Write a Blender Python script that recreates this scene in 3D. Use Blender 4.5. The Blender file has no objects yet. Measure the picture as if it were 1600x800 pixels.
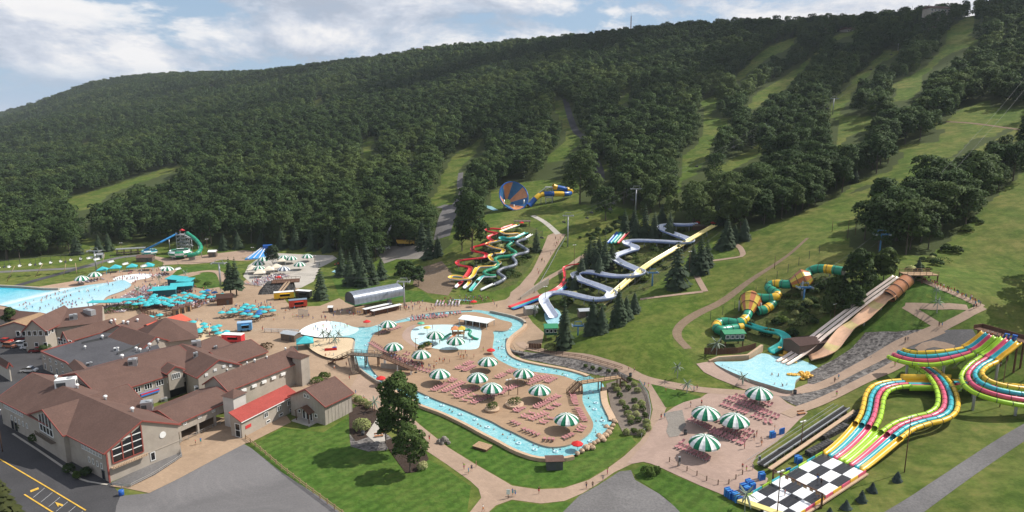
import bpy,bmesh,math,random
import numpy as np
from mathutils import Vector,Matrix
R = math.radians
S = bpy.context.scene
COL = S.collection
random.seed(7)
rng = np.random.default_rng(7)
# ---------------------------------------------------------------- camera
FPX,PITCH,HC = 1067.0,math.atan(212 / 1067.0),76.0        # focal length in px of a 1600 px wide frame,tilt,height
cp,sp = math.cos(PITCH),math.sin(PITCH)
cd = bpy.data.cameras.new('camera')
cd.sensor_width = 36.0
cd.lens = 36.0 * FPX / 1600.0
cd.clip_start = 1.0
cd.clip_end = 30000.0
cam = bpy.data.objects.new('camera',cd)
cam.location = (0,0,HC)
cam.rotation_euler = (math.pi / 2 - PITCH,0,0)
COL.objects.link(cam)
S.camera = cam
# ---------------------------------------------------------------- light
SUN_AZ,SUN_EL = R(72),R(46)          # azimuth from +Y towards +X
sd = bpy.data.lights.new('sun','SUN')
sd.energy = 5.0
sd.angle = R(0.5)
sd.color = (1.0,0.95,0.87)
sun = bpy.data.objects.new('sun',sd)
sdir = Vector((math.sin(SUN_AZ) * math.cos(SUN_EL),math.cos(SUN_AZ) * math.cos(SUN_EL),math.sin(SUN_EL)))
sun.rotation_euler = sdir.to_track_quat('Z','Y').to_euler()
sun.location = (300,100,400)
COL.objects.link(sun)
S.view_settings.view_transform = 'Standard'
S.view_settings.look = 'None'
S.view_settings.exposure = 0.16
S.view_settings.gamma = 1.0
S.cycles.max_bounces = 5
S.cycles.diffuse_bounces = 2
S.cycles.glossy_bounces = 2
S.cycles.transmission_bounces = 3
S.cycles.volume_bounces = 0
S.cycles.transparent_max_bounces = 6
S.cycles.use_adaptive_sampling = True
S.cycles.use_denoising = True
W = bpy.data.worlds.new('World')
S.world = W
W.use_nodes = True
def N(nt,typ,**kw):
 n = nt.nodes.new(typ)
 for k,v in kw.items():
  if k.startswith('i_'):
   n.inputs[k[2:].replace('_',' ')].default_value = v
  else:
   setattr(n,k,v)
 return n
def ramp(nt,fac,stops,interp='LINEAR'):
 r = nt.nodes.new('ShaderNodeValToRGB')
 r.color_ramp.interpolation = interp
 el = r.color_ramp.elements
 while len(el) < len(stops):
  el.new(0.5)
 for e,(p,c) in zip(el,stops):
  e.position = p
  e.color = (c,c,c,1) if isinstance(c,(int,float)) else (c[0],c[1],c[2],1)
 nt.links.new(fac,r.inputs['Fac'])
 return r.outputs['Color']
def mixc(nt,fac,a,b,blend='MIX'):
 m = nt.nodes.new('ShaderNodeMix')
 m.data_type = 'RGBA'
 m.blend_type = blend
 for sock,v in ((m.inputs[0],fac),(m.inputs[6],a),(m.inputs[7],b)):
  if isinstance(v,bpy.types.NodeSocket):
   nt.links.new(v,sock)
  elif isinstance(v,(int,float)):
   sock.default_value = v if sock == m.inputs[0] else (v,v,v,1)
  else:
   sock.default_value = (v[0],v[1],v[2],1)
 return m.outputs[2]
def mth(nt,op,a,b=None,c=None,clamp=False):
 m = nt.nodes.new('ShaderNodeMath')
 m.operation = op
 m.use_clamp = clamp
 for i,v in enumerate((a,b,c)):
  if v is None:
   continue
  if isinstance(v,bpy.types.NodeSocket):
   nt.links.new(v,m.inputs[i])
  else:
   m.inputs[i].default_value = v
 return m.outputs[0]
def build_sky():
 nt = W.node_tree
 nt.nodes.clear()
 L = nt.links.new
 out = N(nt,'ShaderNodeOutputWorld')
 bg = N(nt,'ShaderNodeBackground')
 bg.inputs['Strength'].default_value = 0.105
 sky = N(nt,'ShaderNodeTexSky',sky_type='NISHITA',sun_disc=False,sun_elevation=SUN_EL,sun_rotation=SUN_AZ,
   altitude=300,air_density=1.0,dust_density=1.2,ozone_density=1.0)
 tc = N(nt,'ShaderNodeTexCoord')
 sx = N(nt,'ShaderNodeSeparateXYZ')
 L(tc.outputs['Generated'],sx.inputs[0])
 def noise(scale,detail,rough,off,dist=0.0,sz=2.7):
  mp = N(nt,'ShaderNodeMapping')
  mp.inputs['Scale'].default_value = (1,1,sz)
  mp.inputs['Location'].default_value = off
  L(tc.outputs['Generated'],mp.inputs['Vector'])
  n = N(nt,'ShaderNodeTexNoise',i_Scale=scale,i_Detail=detail,i_Roughness=rough,i_Distortion=dist)
  L(mp.outputs[0],n.inputs['Vector'])
  return n.outputs['Fac']
 o = (0.33,0.12,0.05)
 n1 = noise(3.9,12,0.62,o,0.25)
 n2 = noise(3.9,12,0.62,(o[0] + 0.03,o[1],o[2] + 0.075),0.25)       # the same field a step up and towards the sun: lights the tops
 n3 = noise(13.0,6,0.6,(0.4,5.2,0.0))
 cover = ramp(nt,n1,[(0.45,0.0),(0.50,0.75),(0.56,1.0)])
 lit = mth(nt,'MULTIPLY_ADD',mth(nt,'SUBTRACT',n1,n2),5.0,0.55,clamp=True)
 lit = mth(nt,'MULTIPLY_ADD',n3,0.6,mth(nt,'SUBTRACT',lit,0.3),clamp=True)
 cc = ramp(nt,lit,[(0.0,(3.9,4.4,5.3)),(0.45,(5.5,5.9,6.7)),(1.0,(8.2,8.1,8.1))])
 skyc = mixc(nt,ramp(nt,sx.outputs['Z'],[(0.0,0.9),(0.1,0.7),(0.35,0.0)]),sky.outputs['Color'],(3.3,4.7,6.5))
 fade = ramp(nt,sx.outputs['Z'],[(0.0,0.0),(0.03,0.25),(0.07,1.0)])
 fac = mth(nt,'MULTIPLY',cover,fade)
 col = mixc(nt,fac,skyc,cc)
 L(col,bg.inputs['Color'])
 L(bg.outputs[0],out.inputs['Surface'])
build_sky()
# ---------------------------------------------------------------- pixel <-> world
def ray(px,py):
 u,v = (px - 800.0) / FPX,(py - 400.0) / FPX
 return np.array((u,cp - v * sp,-sp - v * cp))
def atZ(px,py,Z):
 return np.array((0,0,HC)) + ray(px,py) * Z
def atz(px,py,z):
 r = ray(px,py)
 return np.array((0,0,HC)) + r * ((z - HC) / r[2])
def proj(P):
 x,y,z = P[0],P[1],P[2] - HC
 Zd = y * cp - z * sp
 return 800 + FPX * x / Zd,400 + FPX * (-z * cp - y * sp) / Zd
def depth(P):
 return P[1] * cp - (P[2] - HC) * sp
def zat(P,py):
 """height above P=(x,y) that shows at picture row py"""
 v = (py - 400.0) / FPX
 y = P[1]
 return HC - (v * y * cp + y * sp) / (cp - v * sp)
# ---------------------------------------------------------------- terrain
CTL = []
def c_z(px,py,z): CTL.append(tuple(atz(px,py,z)))
def c_Z(px,py,Z): CTL.append(tuple(atZ(px,py,Z)))
for px,py in [(0,800),(200,800),(400,800),(600,800),(800,800),(980,800),(0,700),(200,700),(400,700),(600,700),(800,700),(950,720),
   (0,600),(200,600),(400,600),(600,600),(760,600),(870,600),(940,640),(0,520),(150,520),(300,520),(450,520),(600,520),(740,520),(820,530),
   (0,460),(130,460),(260,460),(390,460),(520,470),(640,480),(760,480),(0,425),(130,425),(260,420),(380,415),(480,420),(600,460),(820,485)]:
 c_z(px,py,0.0)
for px,py,z in [(0,396,1),(130,398,1),(260,398,1),(380,396,2),(500,398,2.5),(580,400,4),(640,405,5),(660,440,2.5),
    (1000,650,1.2),(1050,700,2.4),(1110,720,3),(1180,650,4.2),(1100,780,2.2),(1250,760,2.6),(1190,790,2.0),(1280,690,3.6),
    (1000,585,2.5),(1080,605,4),(1130,575,5.5),(1200,575,5.5),(1290,570,5.5),(1230,595,5.0),(1180,545,5.6),
    (840,574,0),(880,584,0),(805,550,0),(925,592,0.3),(885,548,2.2),(930,540,6),(1000,545,6.5),(1060,520,8.5),(950,500,7.5),(1050,470,12),(1100,450,14.5),(900,480,5),(860,470,4),(870,505,2.2),
    (840,415,8),(860,375,15),(805,352,20),(750,368,17),(720,430,5),(690,440,3.5),(780,430,6),(900,410,11),(960,400,14),(1000,380,18),(1040,430,15),(1090,360,25),(1120,405,19),(1160,390,22),
    (1130,520,8),(1200,480,13),(1300,450,21),(1300,510,12),(1400,445,25),(1330,560,9),(1400,520,15),(1470,505,18),(1530,480,22),(1480,460,25),
    (1330,630,5.4),(1400,600,8.5),(1450,560,10.5),(1500,540,14),(1580,535,17),(1600,560,13.5),(1560,600,9),(1500,590,8.2),(1600,620,8.8),(1440,590,7.4),(1400,690,4.4),(1480,660,6.6),(1560,640,7.6),(1600,680,8.2),(1420,790,3.6),(1520,740,6.5),(1600,780,7.8)]:
 c_z(px,py,z)
for px,py,Z in [  # the mountain,ground under the trees
  (0,350,520),(0,300,720),(0,250,1100),(0,215,1500),(0,196,1900),(130,350,490),(130,300,640),(130,250,900),(130,200,1300),(130,165,1750),(130,142,2250),(60,200,1700),(60,178,2050),(95,157,2150),
  (260,350,470),(260,300,590),(260,250,790),(260,200,1080),(260,150,1700),(260,124,2200),
  (400,350,445),(400,300,545),(400,250,700),(400,200,920),(400,150,1400),(400,121,2050),
  (550,350,430),(550,300,530),(550,250,660),(550,200,830),(550,150,1150),(550,105,1750),
  (700,330,425),(700,280,520),(700,230,640),(700,180,800),(700,130,1050),(700,86,1500),
  (850,320,410),(850,270,500),(850,220,600),(850,170,720),(850,120,920),(850,76,1310),
  (1000,320,380),(1000,270,450),(1000,220,540),(1000,160,690),(1000,100,900),(1000,59,1170),
  (1150,350,318),(1150,300,375),(1150,240,460),(1150,180,580),(1150,110,800),(1150,49,1080),
  (1300,380,262),(1300,320,325),(1300,260,395),(1300,200,490),(1300,130,660),(1300,44,940),
  (1450,400,245),(1450,320,298),(1450,250,365),(1450,180,460),(1450,110,610),(1450,34,830),
  (1600,430,222),(1600,350,258),(1600,270,315),(1600,190,405),(1600,100,560),(1600,12,790)]:
 c_Z(px,py,Z)
for px,Z,dz in [(1600,1000,-4),(1300,1200,-4),(1000,1500,-4),(700,1900,-4),(400,2600,-4),(130,2700,-14),(60,2500,-20),(0,2300,-25)]:
 ref = {1600: (12,790),1300: (44,940),1000: (59,1170),700: (86,1500),400: (121,2050),130: (142,2250),60: (178,2050),0: (196,1900)}[px]
 z = atZ(px,ref[0],ref[1])[2]
 u = (px - 800) / FPX
 CTL.append((u * Z,Z * cp,z + dz))
 CTL.append((u * Z * 1.8,Z * 1.8 * cp,z + dz * 3))
CTL += [(-900,100,0),(-500,20,0),(-200,40,0),(0,40,0),(-100,-150,0),(-700,-400,0),(-1300,500,0),(-2400,1500,0),(-2800,2200,0),(-2600,3000,0),
  (100,20,2),(200,60,17),(300,150,38),(420,200,70),(620,350,145),(800,500,205),(1100,500,208),(1300,900,205),(500,0,90),(900,0,200),(150,-100,12),(400,-300,70),(0,-500,0)]
CTL = np.array(CTL)
_sc = 200.0
def _kern(d2):
 return d2 * np.log(d2 + 1e-9) * 0.5
def _fit():
 P = CTL[:,:2] / _sc
 n = len(P)
 d2 = ((P[:,None,:] - P[None]) ** 2).sum(-1)
 A = np.zeros((n + 3,n + 3))
 A[:n,:n] = _kern(d2) + np.eye(n) * 0.004
 A[:n,n] = 1
 A[:n,n + 1:] = P
 A[n:,:n] = A[:n,n:].T
 b = np.zeros(n + 3)
 b[:n] = CTL[:,2]
 return P,np.linalg.solve(A,b)
_P,_w = _fit()
def h_rbf(x,y):
 x = np.atleast_1d(np.asarray(x,float)).ravel()
 y = np.atleast_1d(np.asarray(y,float)).ravel()
 out = np.empty_like(x)
 for i in range(0,len(x),20000):
  q = np.stack([x[i:i + 20000],y[i:i + 20000]],1) / _sc
  d2 = (q[:,:1] - _P[:,0]) ** 2 + (q[:,1:] - _P[:,1]) ** 2
  z = _kern(d2) @ _w[:-3] + _w[-3] + q @ _w[-2:]
  r = np.hypot(x[i:i + 20000],y[i:i + 20000])
  z = np.clip(z,-3.0,235)
  z = np.where(z > 0,z * z / (z + 1.2),z * 0.15)
  t = np.clip((r - 3200) / 2500,0,1)
  out[i:i + 20000] = z * (1 - t * t * (3 - 2 * t))
 return out
GX0,GY0,GST,GNX,GNY = -440.0,30.0,2.5,361,321
_gx,_gy = np.meshgrid(GX0 + GST * np.arange(GNX),GY0 + GST * np.arange(GNY))
HG = h_rbf(_gx.ravel(),_gy.ravel()).reshape(GNY,GNX)
def h_np(x,y):
 x = np.asarray(x,float); y = np.asarray(y,float)
 fx = (x - GX0) / GST; fy = (y - GY0) / GST
 inside = (fx >= 0) & (fy >= 0) & (fx < GNX - 1.001) & (fy < GNY - 1.001)
 ix = np.clip(fx.astype(int),0,GNX - 2); iy = np.clip(fy.astype(int),0,GNY - 2)
 tx = fx - ix; ty = fy - iy
 z = (HG[iy,ix] * (1 - tx) + HG[iy,ix + 1] * tx) * (1 - ty) + (HG[iy + 1,ix] * (1 - tx) + HG[iy + 1,ix + 1] * tx) * ty
 if not inside.all():
  z = np.array(z)
  z[~inside] = h_rbf(x[~inside],y[~inside])
 return z
def h(x,y):
 return float(h_np(np.array([x]),np.array([y]))[0])
_T = np.exp(np.linspace(math.log(70),math.log(3500),420))
def G(px,py,dz=0.0):
 """the ground point (raised by dz) that shows at a picture position"""
 r = ray(px,py)
 X,Y,Z = r[0] * _T,r[1] * _T,HC + r[2] * _T
 f = Z - h_np(X,Y) - dz
 neg = np.nonzero(f < 0)[0]
 if len(neg) == 0:
  t = 3500.0
 elif neg[0] == 0:
  t = _T[0]
 else:
  k = neg[0]
  a,b = _T[k - 1],_T[k]
  for _ in range(18):
   m = 0.5 * (a + b)
   if HC + r[2] * m - h(r[0] * m,r[1] * m) - dz < 0:
    b = m
   else:
    a = m
  t = 0.5 * (a + b)
 return Vector((r[0] * t,r[1] * t,HC + r[2] * t))
def scale_at(P):
 return FPX / depth(P)
# ---------------------------------------------------------------- object helpers
def tag(o,label=None,cat=None,group=None,kind=None):
 if label: o['label'] = label
 if cat: o['category'] = cat
 if group: o['group'] = group
 if kind: o['kind'] = kind
 return o
def thing(name,label,cat,loc=(0,0,0),rz=0.0,group=None):
 o = bpy.data.objects.new(name,None)
 o.empty_display_size = 0.3
 o.location = loc
 o.rotation_euler = (0,0,rz)
 COL.objects.link(o)
 return tag(o,label,cat,group)
def linkmesh(name,me,parent=None,loc=None,rz=0.0):
 o = bpy.data.objects.new(name,me)
 COL.objects.link(o)
 if parent is not None:
  o.parent = parent
 if loc is not None:
  o.location = loc
  o.rotation_euler = (0,0,rz)
 return o
def dup(o,loc=None,rz=None,label=None,group=None,scale=None):
 r = o.copy()
 COL.objects.link(r)
 if loc is not None: r.location = loc
 if rz is not None: r.rotation_euler = (0,0,rz)
 if scale is not None: r.scale = (scale,scale,scale) if isinstance(scale,(int,float)) else scale
 if label: r['label'] = label
 if group: r['group'] = group
 for c in o.children:
  k = c.copy(); COL.objects.link(k); k.parent = r
  for g in c.children:
   q = g.copy(); COL.objects.link(q); q.parent = k
 return r
class MB:
 """collects shapes into one mesh"""
 def __init__(s):
  s.v,s.f,s.m,s.sm = [],[],[],[]
 def add(s,vs,fs,mi=0,smooth=False):
  n = len(s.v)
  s.v.extend([tuple(v) for v in vs])
  for f in fs:
   s.f.append(tuple(n + i for i in f)); s.m.append(mi); s.sm.append(smooth)
  return s
 def box(s,cx,cy,z0,dx,dy,dz,rz=0.0,mi=0,taper=1.0):
  c,q = math.cos(rz),math.sin(rz)
  vs = []
  for z,t in ((z0,1.0),(z0 + dz,taper)):
   for ax,ay in ((-1,-1),(1,-1),(1,1),(-1,1)):
    x,y = ax * dx / 2 * t,ay * dy / 2 * t
    vs.append((cx + x * c - y * q,cy + x * q + y * c,z))
  return s.add(vs,[(3,2,1,0),(4,5,6,7),(0,1,5,4),(1,2,6,5),(2,3,7,6),(3,0,4,7)],mi)
 def beam(s,a,b,w,hh=None,mi=0,up=(0,0,1)):
  """a square bar from a to b"""
  a,b = Vector(a),Vector(b)
  hh = w if hh is None else hh
  d = (b - a)
  if d.length < 1e-6: return s
  d.normalize()
  u = Vector(up)
  if abs(d.dot(u)) > 0.98: u = Vector((1,0,0))
  x = d.cross(u).normalized() * (w / 2)
  y = x.cross(d).normalized() * (hh / 2)
  vs = [a - x - y,a + x - y,a + x + y,a - x + y,b - x - y,b + x - y,b + x + y,b - x + y]
  return s.add(vs,[(3,2,1,0),(4,5,6,7),(0,1,5,4),(1,2,6,5),(2,3,7,6),(3,0,4,7)],mi)
 def cyl(s,a,b,r0,r1=None,n=8,mi=0,caps=True,smooth=True):
  a,b = Vector(a),Vector(b)
  r1 = r0 if r1 is None else r1
  d = (b - a).normalized()
  u = Vector((0,0,1)) if abs(d.z) < 0.95 else Vector((1,0,0))
  x = d.cross(u).normalized(); y = d.cross(x).normalized()
  vs = [c + (x * math.cos(2 * math.pi * i / n) + y * math.sin(2 * math.pi * i / n)) * r for c,r in ((a,r0),(b,r1)) for i in range(n)]
  s.add(vs,[(i,n + i,n + (i + 1) % n,(i + 1) % n) for i in range(n)],mi,smooth)
  if caps:
   k = len(s.v) - 2 * n
   s.f.append(tuple(k + i for i in range(n))); s.m.append(mi); s.sm.append(False)
   s.f.append(tuple(k + n + i for i in reversed(range(n)))); s.m.append(mi); s.sm.append(False)
  return s
 def quad(s,pts,mi=0):
  return s.add(pts,[tuple(range(len(pts)))],mi)
 def prism(s,pts,z0,z1,mi=0,mi_side=None):
  """a vertical prism on a plan polygon"""
  n = len(pts)
  ar = sum(pts[i][0] * pts[(i + 1) % n][1] - pts[(i + 1) % n][0] * pts[i][1] for i in range(n))
  if ar < 0: pts = list(reversed(pts))
  vs = [(p[0],p[1],z0) for p in pts] + [(p[0],p[1],z1) for p in pts]
  ms = mi if mi_side is None else mi_side
  s.add(vs,[tuple(range(n,2 * n)),tuple(reversed(range(n)))],mi)
  k = len(s.v) - 2 * n
  for i in range(n):
   j = (i + 1) % n
   s.f.append((k + i,k + j,k + n + j,k + n + i)); s.m.append(ms); s.sm.append(False)
  return s
 def ball(s,c,r,nu=8,nv=5,mi=0,sz=1.0,cut=-1.0):
  """a ball (or dome, with cut as the lowest sine)"""
  vs,fs = [],[]
  c = Vector(c)
  for j in range(nv + 1):
   a = math.asin(cut) + (math.pi / 2 - math.asin(cut)) * j / nv
   for i in range(nu):
    t = 2 * math.pi * i / nu
    vs.append(c + Vector((r * math.cos(a) * math.cos(t),r * math.cos(a) * math.sin(t),r * sz * math.sin(a))))
  for j in range(nv):
   for i in range(nu):
    fs.append((j * nu + i,j * nu + (i + 1) % nu,(j + 1) * nu + (i + 1) % nu,(j + 1) * nu + i))
  return s.add(vs,fs,mi,True)
 def mesh(s,name,mats):
  me = bpy.data.meshes.new(name)
  me.from_pydata(s.v,[],s.f)
  for m in (mats if isinstance(mats,(list,tuple)) else [mats]):
   me.materials.append(m)
  me.polygons.foreach_set('material_index',s.m)
  me.polygons.foreach_set('use_smooth',s.sm)
  me.update()
  return me
 def build(s,name,mats,parent=None,loc=None,rz=0.0):
  return linkmesh(name,s.mesh(name,mats),parent,loc,rz)
def smooth_line(pts,n=6,closed=False):
 """Catmull-Rom through points (any dimension)"""
 P = [np.array(p,float) for p in pts]
 out = []
 m = len(P)
 for i in range(m if closed else m - 1):
  p1,p2 = P[i],P[(i + 1) % m]
  p0 = P[(i - 1) % m] if (closed or i > 0) else 2 * p1 - p2
  p3 = P[(i + 2) % m] if (closed or i + 2 < m) else 2 * p2 - p1
  for k in range(n):
   t = k / n
   out.append(0.5 * ((2 * p1) + (p2 - p0) * t + (2 * p0 - 5 * p1 + 4 * p2 - p3) * t * t + (3 * p1 - p0 - 3 * p2 + p3) * t ** 3))
 if not closed:
  out.append(P[-1])
 return out
def resample(pts,step,closed=False):
 P = [np.array(p,float) for p in pts]
 if closed: P = P + [P[0]]
 d = [0.0]
 for a,b in zip(P,P[1:]): d.append(d[-1] + float(np.linalg.norm(b - a)))
 n = max(2,int(round(d[-1] / step)) + 1)
 ts = np.linspace(0,d[-1],n)
 A = np.array(P)
 out = [np.array([np.interp(t,d,A[:,k]) for k in range(A.shape[1])]) for t in ts]
 return out[:-1] if closed else out
def inpoly(x,y,poly):
 c = False
 n = len(poly)
 j = n - 1
 for i in range(n):
  if ((poly[i][1] > y) != (poly[j][1] > y)) and (x < (poly[j][0] - poly[i][0]) * (y - poly[i][1]) / (poly[j][1] - poly[i][1] + 1e-12) + poly[i][0]):
   c = not c
  j = i
 return c
def inpoly_np(x,y,poly):
 c = np.zeros(len(x),bool)
 j = len(poly) - 1
 for i in range(len(poly)):
  (xi,yi),(xj,yj) = poly[i][:2],poly[j][:2]
  if yi != yj:
   c ^= ((yi > y) != (yj > y)) & (x < (xj - xi) * (y - yi) / (yj - yi) + xi)
  j = i
 return c
# ---------------------------------------------------------------- materials
MATS = {}
def newmat(name):
 m = bpy.data.materials.new(name)
 m.use_nodes = True
 nt = m.node_tree
 b = nt.nodes['Principled BSDF']
 MATS[name] = m
 return m,nt,b
def coords(nt,kind='Object'):
 return nt.nodes.new('ShaderNodeTexCoord').outputs[kind]
def wpos(nt):
 return nt.nodes.new('ShaderNodeNewGeometry').outputs['Position']
def noise(nt,vec,scale,detail=4,rough=0.55,dist=0.0):
 n = N(nt,'ShaderNodeTexNoise',i_Scale=scale,i_Detail=detail,i_Roughness=rough,i_Distortion=dist)
 nt.links.new(vec,n.inputs['Vector'])
 return n.outputs['Fac']
def bump(nt,b,height,strength=0.3,dist=0.05):
 n = N(nt,'ShaderNodeBump')
 n.inputs['Strength'].default_value = strength
 n.inputs['Distance'].default_value = dist
 nt.links.new(height,n.inputs['Height'])
 nt.links.new(n.outputs[0],b.inputs['Normal'])
def paint(name,col,rough=0.45,spec=0.4,var=0.12,scale=1.5,metal=0.0,bumps=0.0,coat=0.0):
 """a painted / plain surface with slight wear and grime"""
 if name in MATS: return MATS[name]
 m,nt,b = newmat(name)
 g = nt.nodes.new('ShaderNodeObjectInfo')
 v = nt.nodes.new('ShaderNodeVectorMath'); v.operation = 'ADD'
 nt.links.new(coords(nt),v.inputs[0]); nt.links.new(g.outputs['Random'],v.inputs[1])
 f = noise(nt,v.outputs[0],scale,5,0.65)
 c = mixc(nt,ramp(nt,f,[(0.3,0.0),(0.7,1.0)]),tuple(x * (1 - var) for x in col),tuple(min(1,x * (1 + var)) for x in col))
 nt.links.new(c,b.inputs['Base Color'])
 b.inputs['Roughness'].default_value = rough
 b.inputs['Specular IOR Level'].default_value = spec
 b.inputs['Metallic'].default_value = metal
 b.inputs['Coat Weight'].default_value = coat
 if bumps: bump(nt,b,f,bumps,0.05)
 return m
# ---------------------------------------------------------------- ground materials
def grass_mat(name,c_lo,c_hi,c_dry,dry=0.5,stripes=None,patch=0.035,fine=1.2,wood=False):
 m,nt,b = newmat(name)
 p = wpos(nt)
 n1 = noise(nt,p,patch,6,0.62,0.4)
 n2 = noise(nt,p,fine,5,0.7)
 n3 = noise(nt,p,patch * 3.7,6,0.68,0.6)
 c = mixc(nt,ramp(nt,n2,[(0.32,0.0),(0.68,1.0)]),c_lo,c_hi)
 d = ramp(nt,mth(nt,'ADD',mth(nt,'MULTIPLY',n1,0.55),mth(nt,'MULTIPLY',n3,0.45)),[(0.5 - 0.06 * 1,0.0),(0.62,dry)])
 c = mixc(nt,d,c,c_dry)
 c = mixc(nt,mth(nt,'MULTIPLY',ramp(nt,n3,[(0.35,1.0),(0.5,0.0)]),0.45),c,tuple(x * 0.6 for x in c_lo))
 if stripes:
  s = nt.nodes.new('ShaderNodeSeparateXYZ'); nt.links.new(p,s.inputs[0])
  q = mth(nt,'ADD',mth(nt,'MULTIPLY',s.outputs['X'],stripes[0]),mth(nt,'MULTIPLY',s.outputs['Y'],stripes[1]))
  w = mth(nt,'SINE',mth(nt,'ADD',q,mth(nt,'MULTIPLY',n1,5.0)))
  c = mixc(nt,mth(nt,'MULTIPLY_ADD',w,0.15,0.15),c,tuple(x * 1.5 for x in c_hi))
 n4 = noise(nt,p,patch * 12,5,0.7,0.3)
 c = mixc(nt,ramp(nt,n4,[(0.40,0.5),(0.56,0.0)]),c,tuple(x * 0.62 for x in c_lo))
 c = mixc(nt,ramp(nt,n4,[(0.56,0.0),(0.72,0.5)]),c,c_dry)
 if wood:      # ground under the trees: leaf litter and undergrowth
  at = nt.nodes.new('ShaderNodeAttribute'); at.attribute_name = 'wood'
  w = mth(nt,'ADD',at.outputs['Fac'],mth(nt,'MULTIPLY',mth(nt,'SUBTRACT',n4,0.5),1.2))
  c = mixc(nt,ramp(nt,w,[(0.40,0.0),(0.65,1.0)]),c,mixc(nt,n2,(0.034,0.050,0.016),(0.075,0.092,0.030)))
 nt.links.new(c,b.inputs['Base Color'])
 b.inputs['Roughness'].default_value = 0.9
 b.inputs['Specular IOR Level'].default_value = 0.1
 bump(nt,b,n2,0.55,0.25)
 return m
def grain_mat(name,stops,scale,patch=0.06,rough=0.9,bs=0.5,bd=0.1,spec=0.15,patchvar=0.25):
 m,nt,b = newmat(name)
 p = wpos(nt)
 n1 = noise(nt,p,scale,4,0.7)
 n2 = noise(nt,p,patch,5,0.6,0.5)
 c = ramp(nt,n1,stops)
 c = mixc(nt,mth(nt,'MULTIPLY',ramp(nt,n2,[(0.35,0.0),(0.65,1.0)]),patchvar),c,tuple(x * 0.55 for x in stops[0][1]),'MIX')
 nt.links.new(c,b.inputs['Base Color'])
 b.inputs['Roughness'].default_value = rough
 b.inputs['Specular IOR Level'].default_value = spec
 bump(nt,b,n1,bs,bd)
 return m
def rock_mat(name,stops,scale):
 m,nt,b = newmat(name)
 p = wpos(nt)
 v = N(nt,'ShaderNodeTexVoronoi',i_Scale=scale)
 nt.links.new(p,v.inputs['Vector'])
 n1 = noise(nt,p,scale * 2,4,0.7)
 f = mth(nt,'ADD',mth(nt,'MULTIPLY',v.outputs['Distance'],0.55),mth(nt,'MULTIPLY',n1,0.45))
 sv = nt.nodes.new('ShaderNodeSeparateColor'); nt.links.new(v.outputs['Color'],sv.inputs[0])
 f = mth(nt,'ADD',mth(nt,'MULTIPLY',f,0.6),mth(nt,'MULTIPLY',sv.outputs[0],0.4))
 nt.links.new(ramp(nt,f,stops),b.inputs['Base Color'])
 b.inputs['Roughness'].default_value = 0.9
 b.inputs['Specular IOR Level'].default_value = 0.15
 bump(nt,b,f,0.9,0.25)
 return m
def paver_mat(name,col,joint,scale=0.9,rz=0.6,var=0.07,size=(0.8,0.4)):
 """brick paving: colour only, the joints are finer than a pixel from here"""
 m,nt,b = newmat(name)
 mp = N(nt,'ShaderNodeMapping'); mp.inputs['Rotation'].default_value = (0,0,rz)
 p = wpos(nt); nt.links.new(p,mp.inputs[0])
 br = N(nt,'ShaderNodeTexBrick',i_Scale=scale)
 br.inputs['Mortar Size'].default_value = 0.012
 br.inputs['Color1'].default_value = (*[x * (1 - var) for x in col],1)
 br.inputs['Color2'].default_value = (*[x * (1 + var) for x in col],1)
 br.inputs['Mortar'].default_value = (*joint,1)
 nt.links.new(mp.outputs[0],br.inputs['Vector'])
 n2 = noise(nt,p,0.12,6,0.65,0.8)
 n3 = noise(nt,p,1.6,4,0.7)
 c = mixc(nt,ramp(nt,n2,[(0.42,0.0),(0.70,0.65)]),br.outputs['Color'],tuple(x * 0.68 for x in col))
 n4 = noise(nt,p,0.45,6,0.7,1.2)
 c = mixc(nt,ramp(nt,n4,[(0.55,0.0),(0.7,0.4)]),c,tuple(min(1,x * 1.22) for x in col))
 c = mixc(nt,ramp(nt,n3,[(0.3,0.22),(0.6,0.0)]),c,tuple(x * 0.6 for x in col))
 nt.links.new(c,b.inputs['Base Color'])
 b.inputs['Roughness'].default_value = 0.85
 b.inputs['Specular IOR Level'].default_value = 0.2
 bump(nt,b,n3,0.25,0.02)
 return m
M_HILL = grass_mat('hill_grass',(0.060,0.105,0.015),(0.112,0.168,0.029),(0.21,0.175,0.06),0.62,patch=0.02,fine=0.9,wood=True)
M_LAWN = grass_mat('lawn_grass',(0.040,0.092,0.012),(0.070,0.140,0.022),(0.13,0.145,0.04),0.5,stripes=(1.9,-1.6),patch=0.04)
M_LAWN2 = grass_mat('slope_grass',(0.062,0.108,0.014),(0.110,0.160,0.026),(0.20,0.175,0.055),0.55,patch=0.03)
M_WILD = grass_mat('wild_grass',(0.05,0.08,0.018),(0.11,0.14,0.036),(0.15,0.12,0.055),0.6,patch=0.09,fine=2.0)
M_PLAZA = paver_mat('plaza_paving',(0.37,0.262,0.175),(0.3,0.23,0.17),0.5)
M_PATH = paver_mat('path_paving',(0.375,0.268,0.195),(0.32,0.24,0.19),0.7,0.9)
M_PINK = paver_mat('pink_paving',(0.385,0.275,0.222),(0.34,0.25,0.21),0.7,0.3)
M_DECK = paver_mat('island_paving',(0.355,0.238,0.150),(0.3,0.22,0.15),0.5,0.2,0.05)
M_CONC = grain_mat('concrete',[(0.3,(0.40,0.37,0.32)),(0.7,(0.50,0.46,0.41))],1.5,0.15,0.85,0.15,0.02)
M_COPE = grain_mat('coping_stone',[(0.3,(0.47,0.33,0.22)),(0.7,(0.58,0.42,0.29))],1.1,0.2,0.85,0.2,0.03)
M_ASPH = grain_mat('asphalt',[(0.3,(0.050,0.049,0.052)),(0.7,(0.085,0.083,0.086))],3.0,0.09,0.9,0.2,0.02,0.2,0.45)
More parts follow.
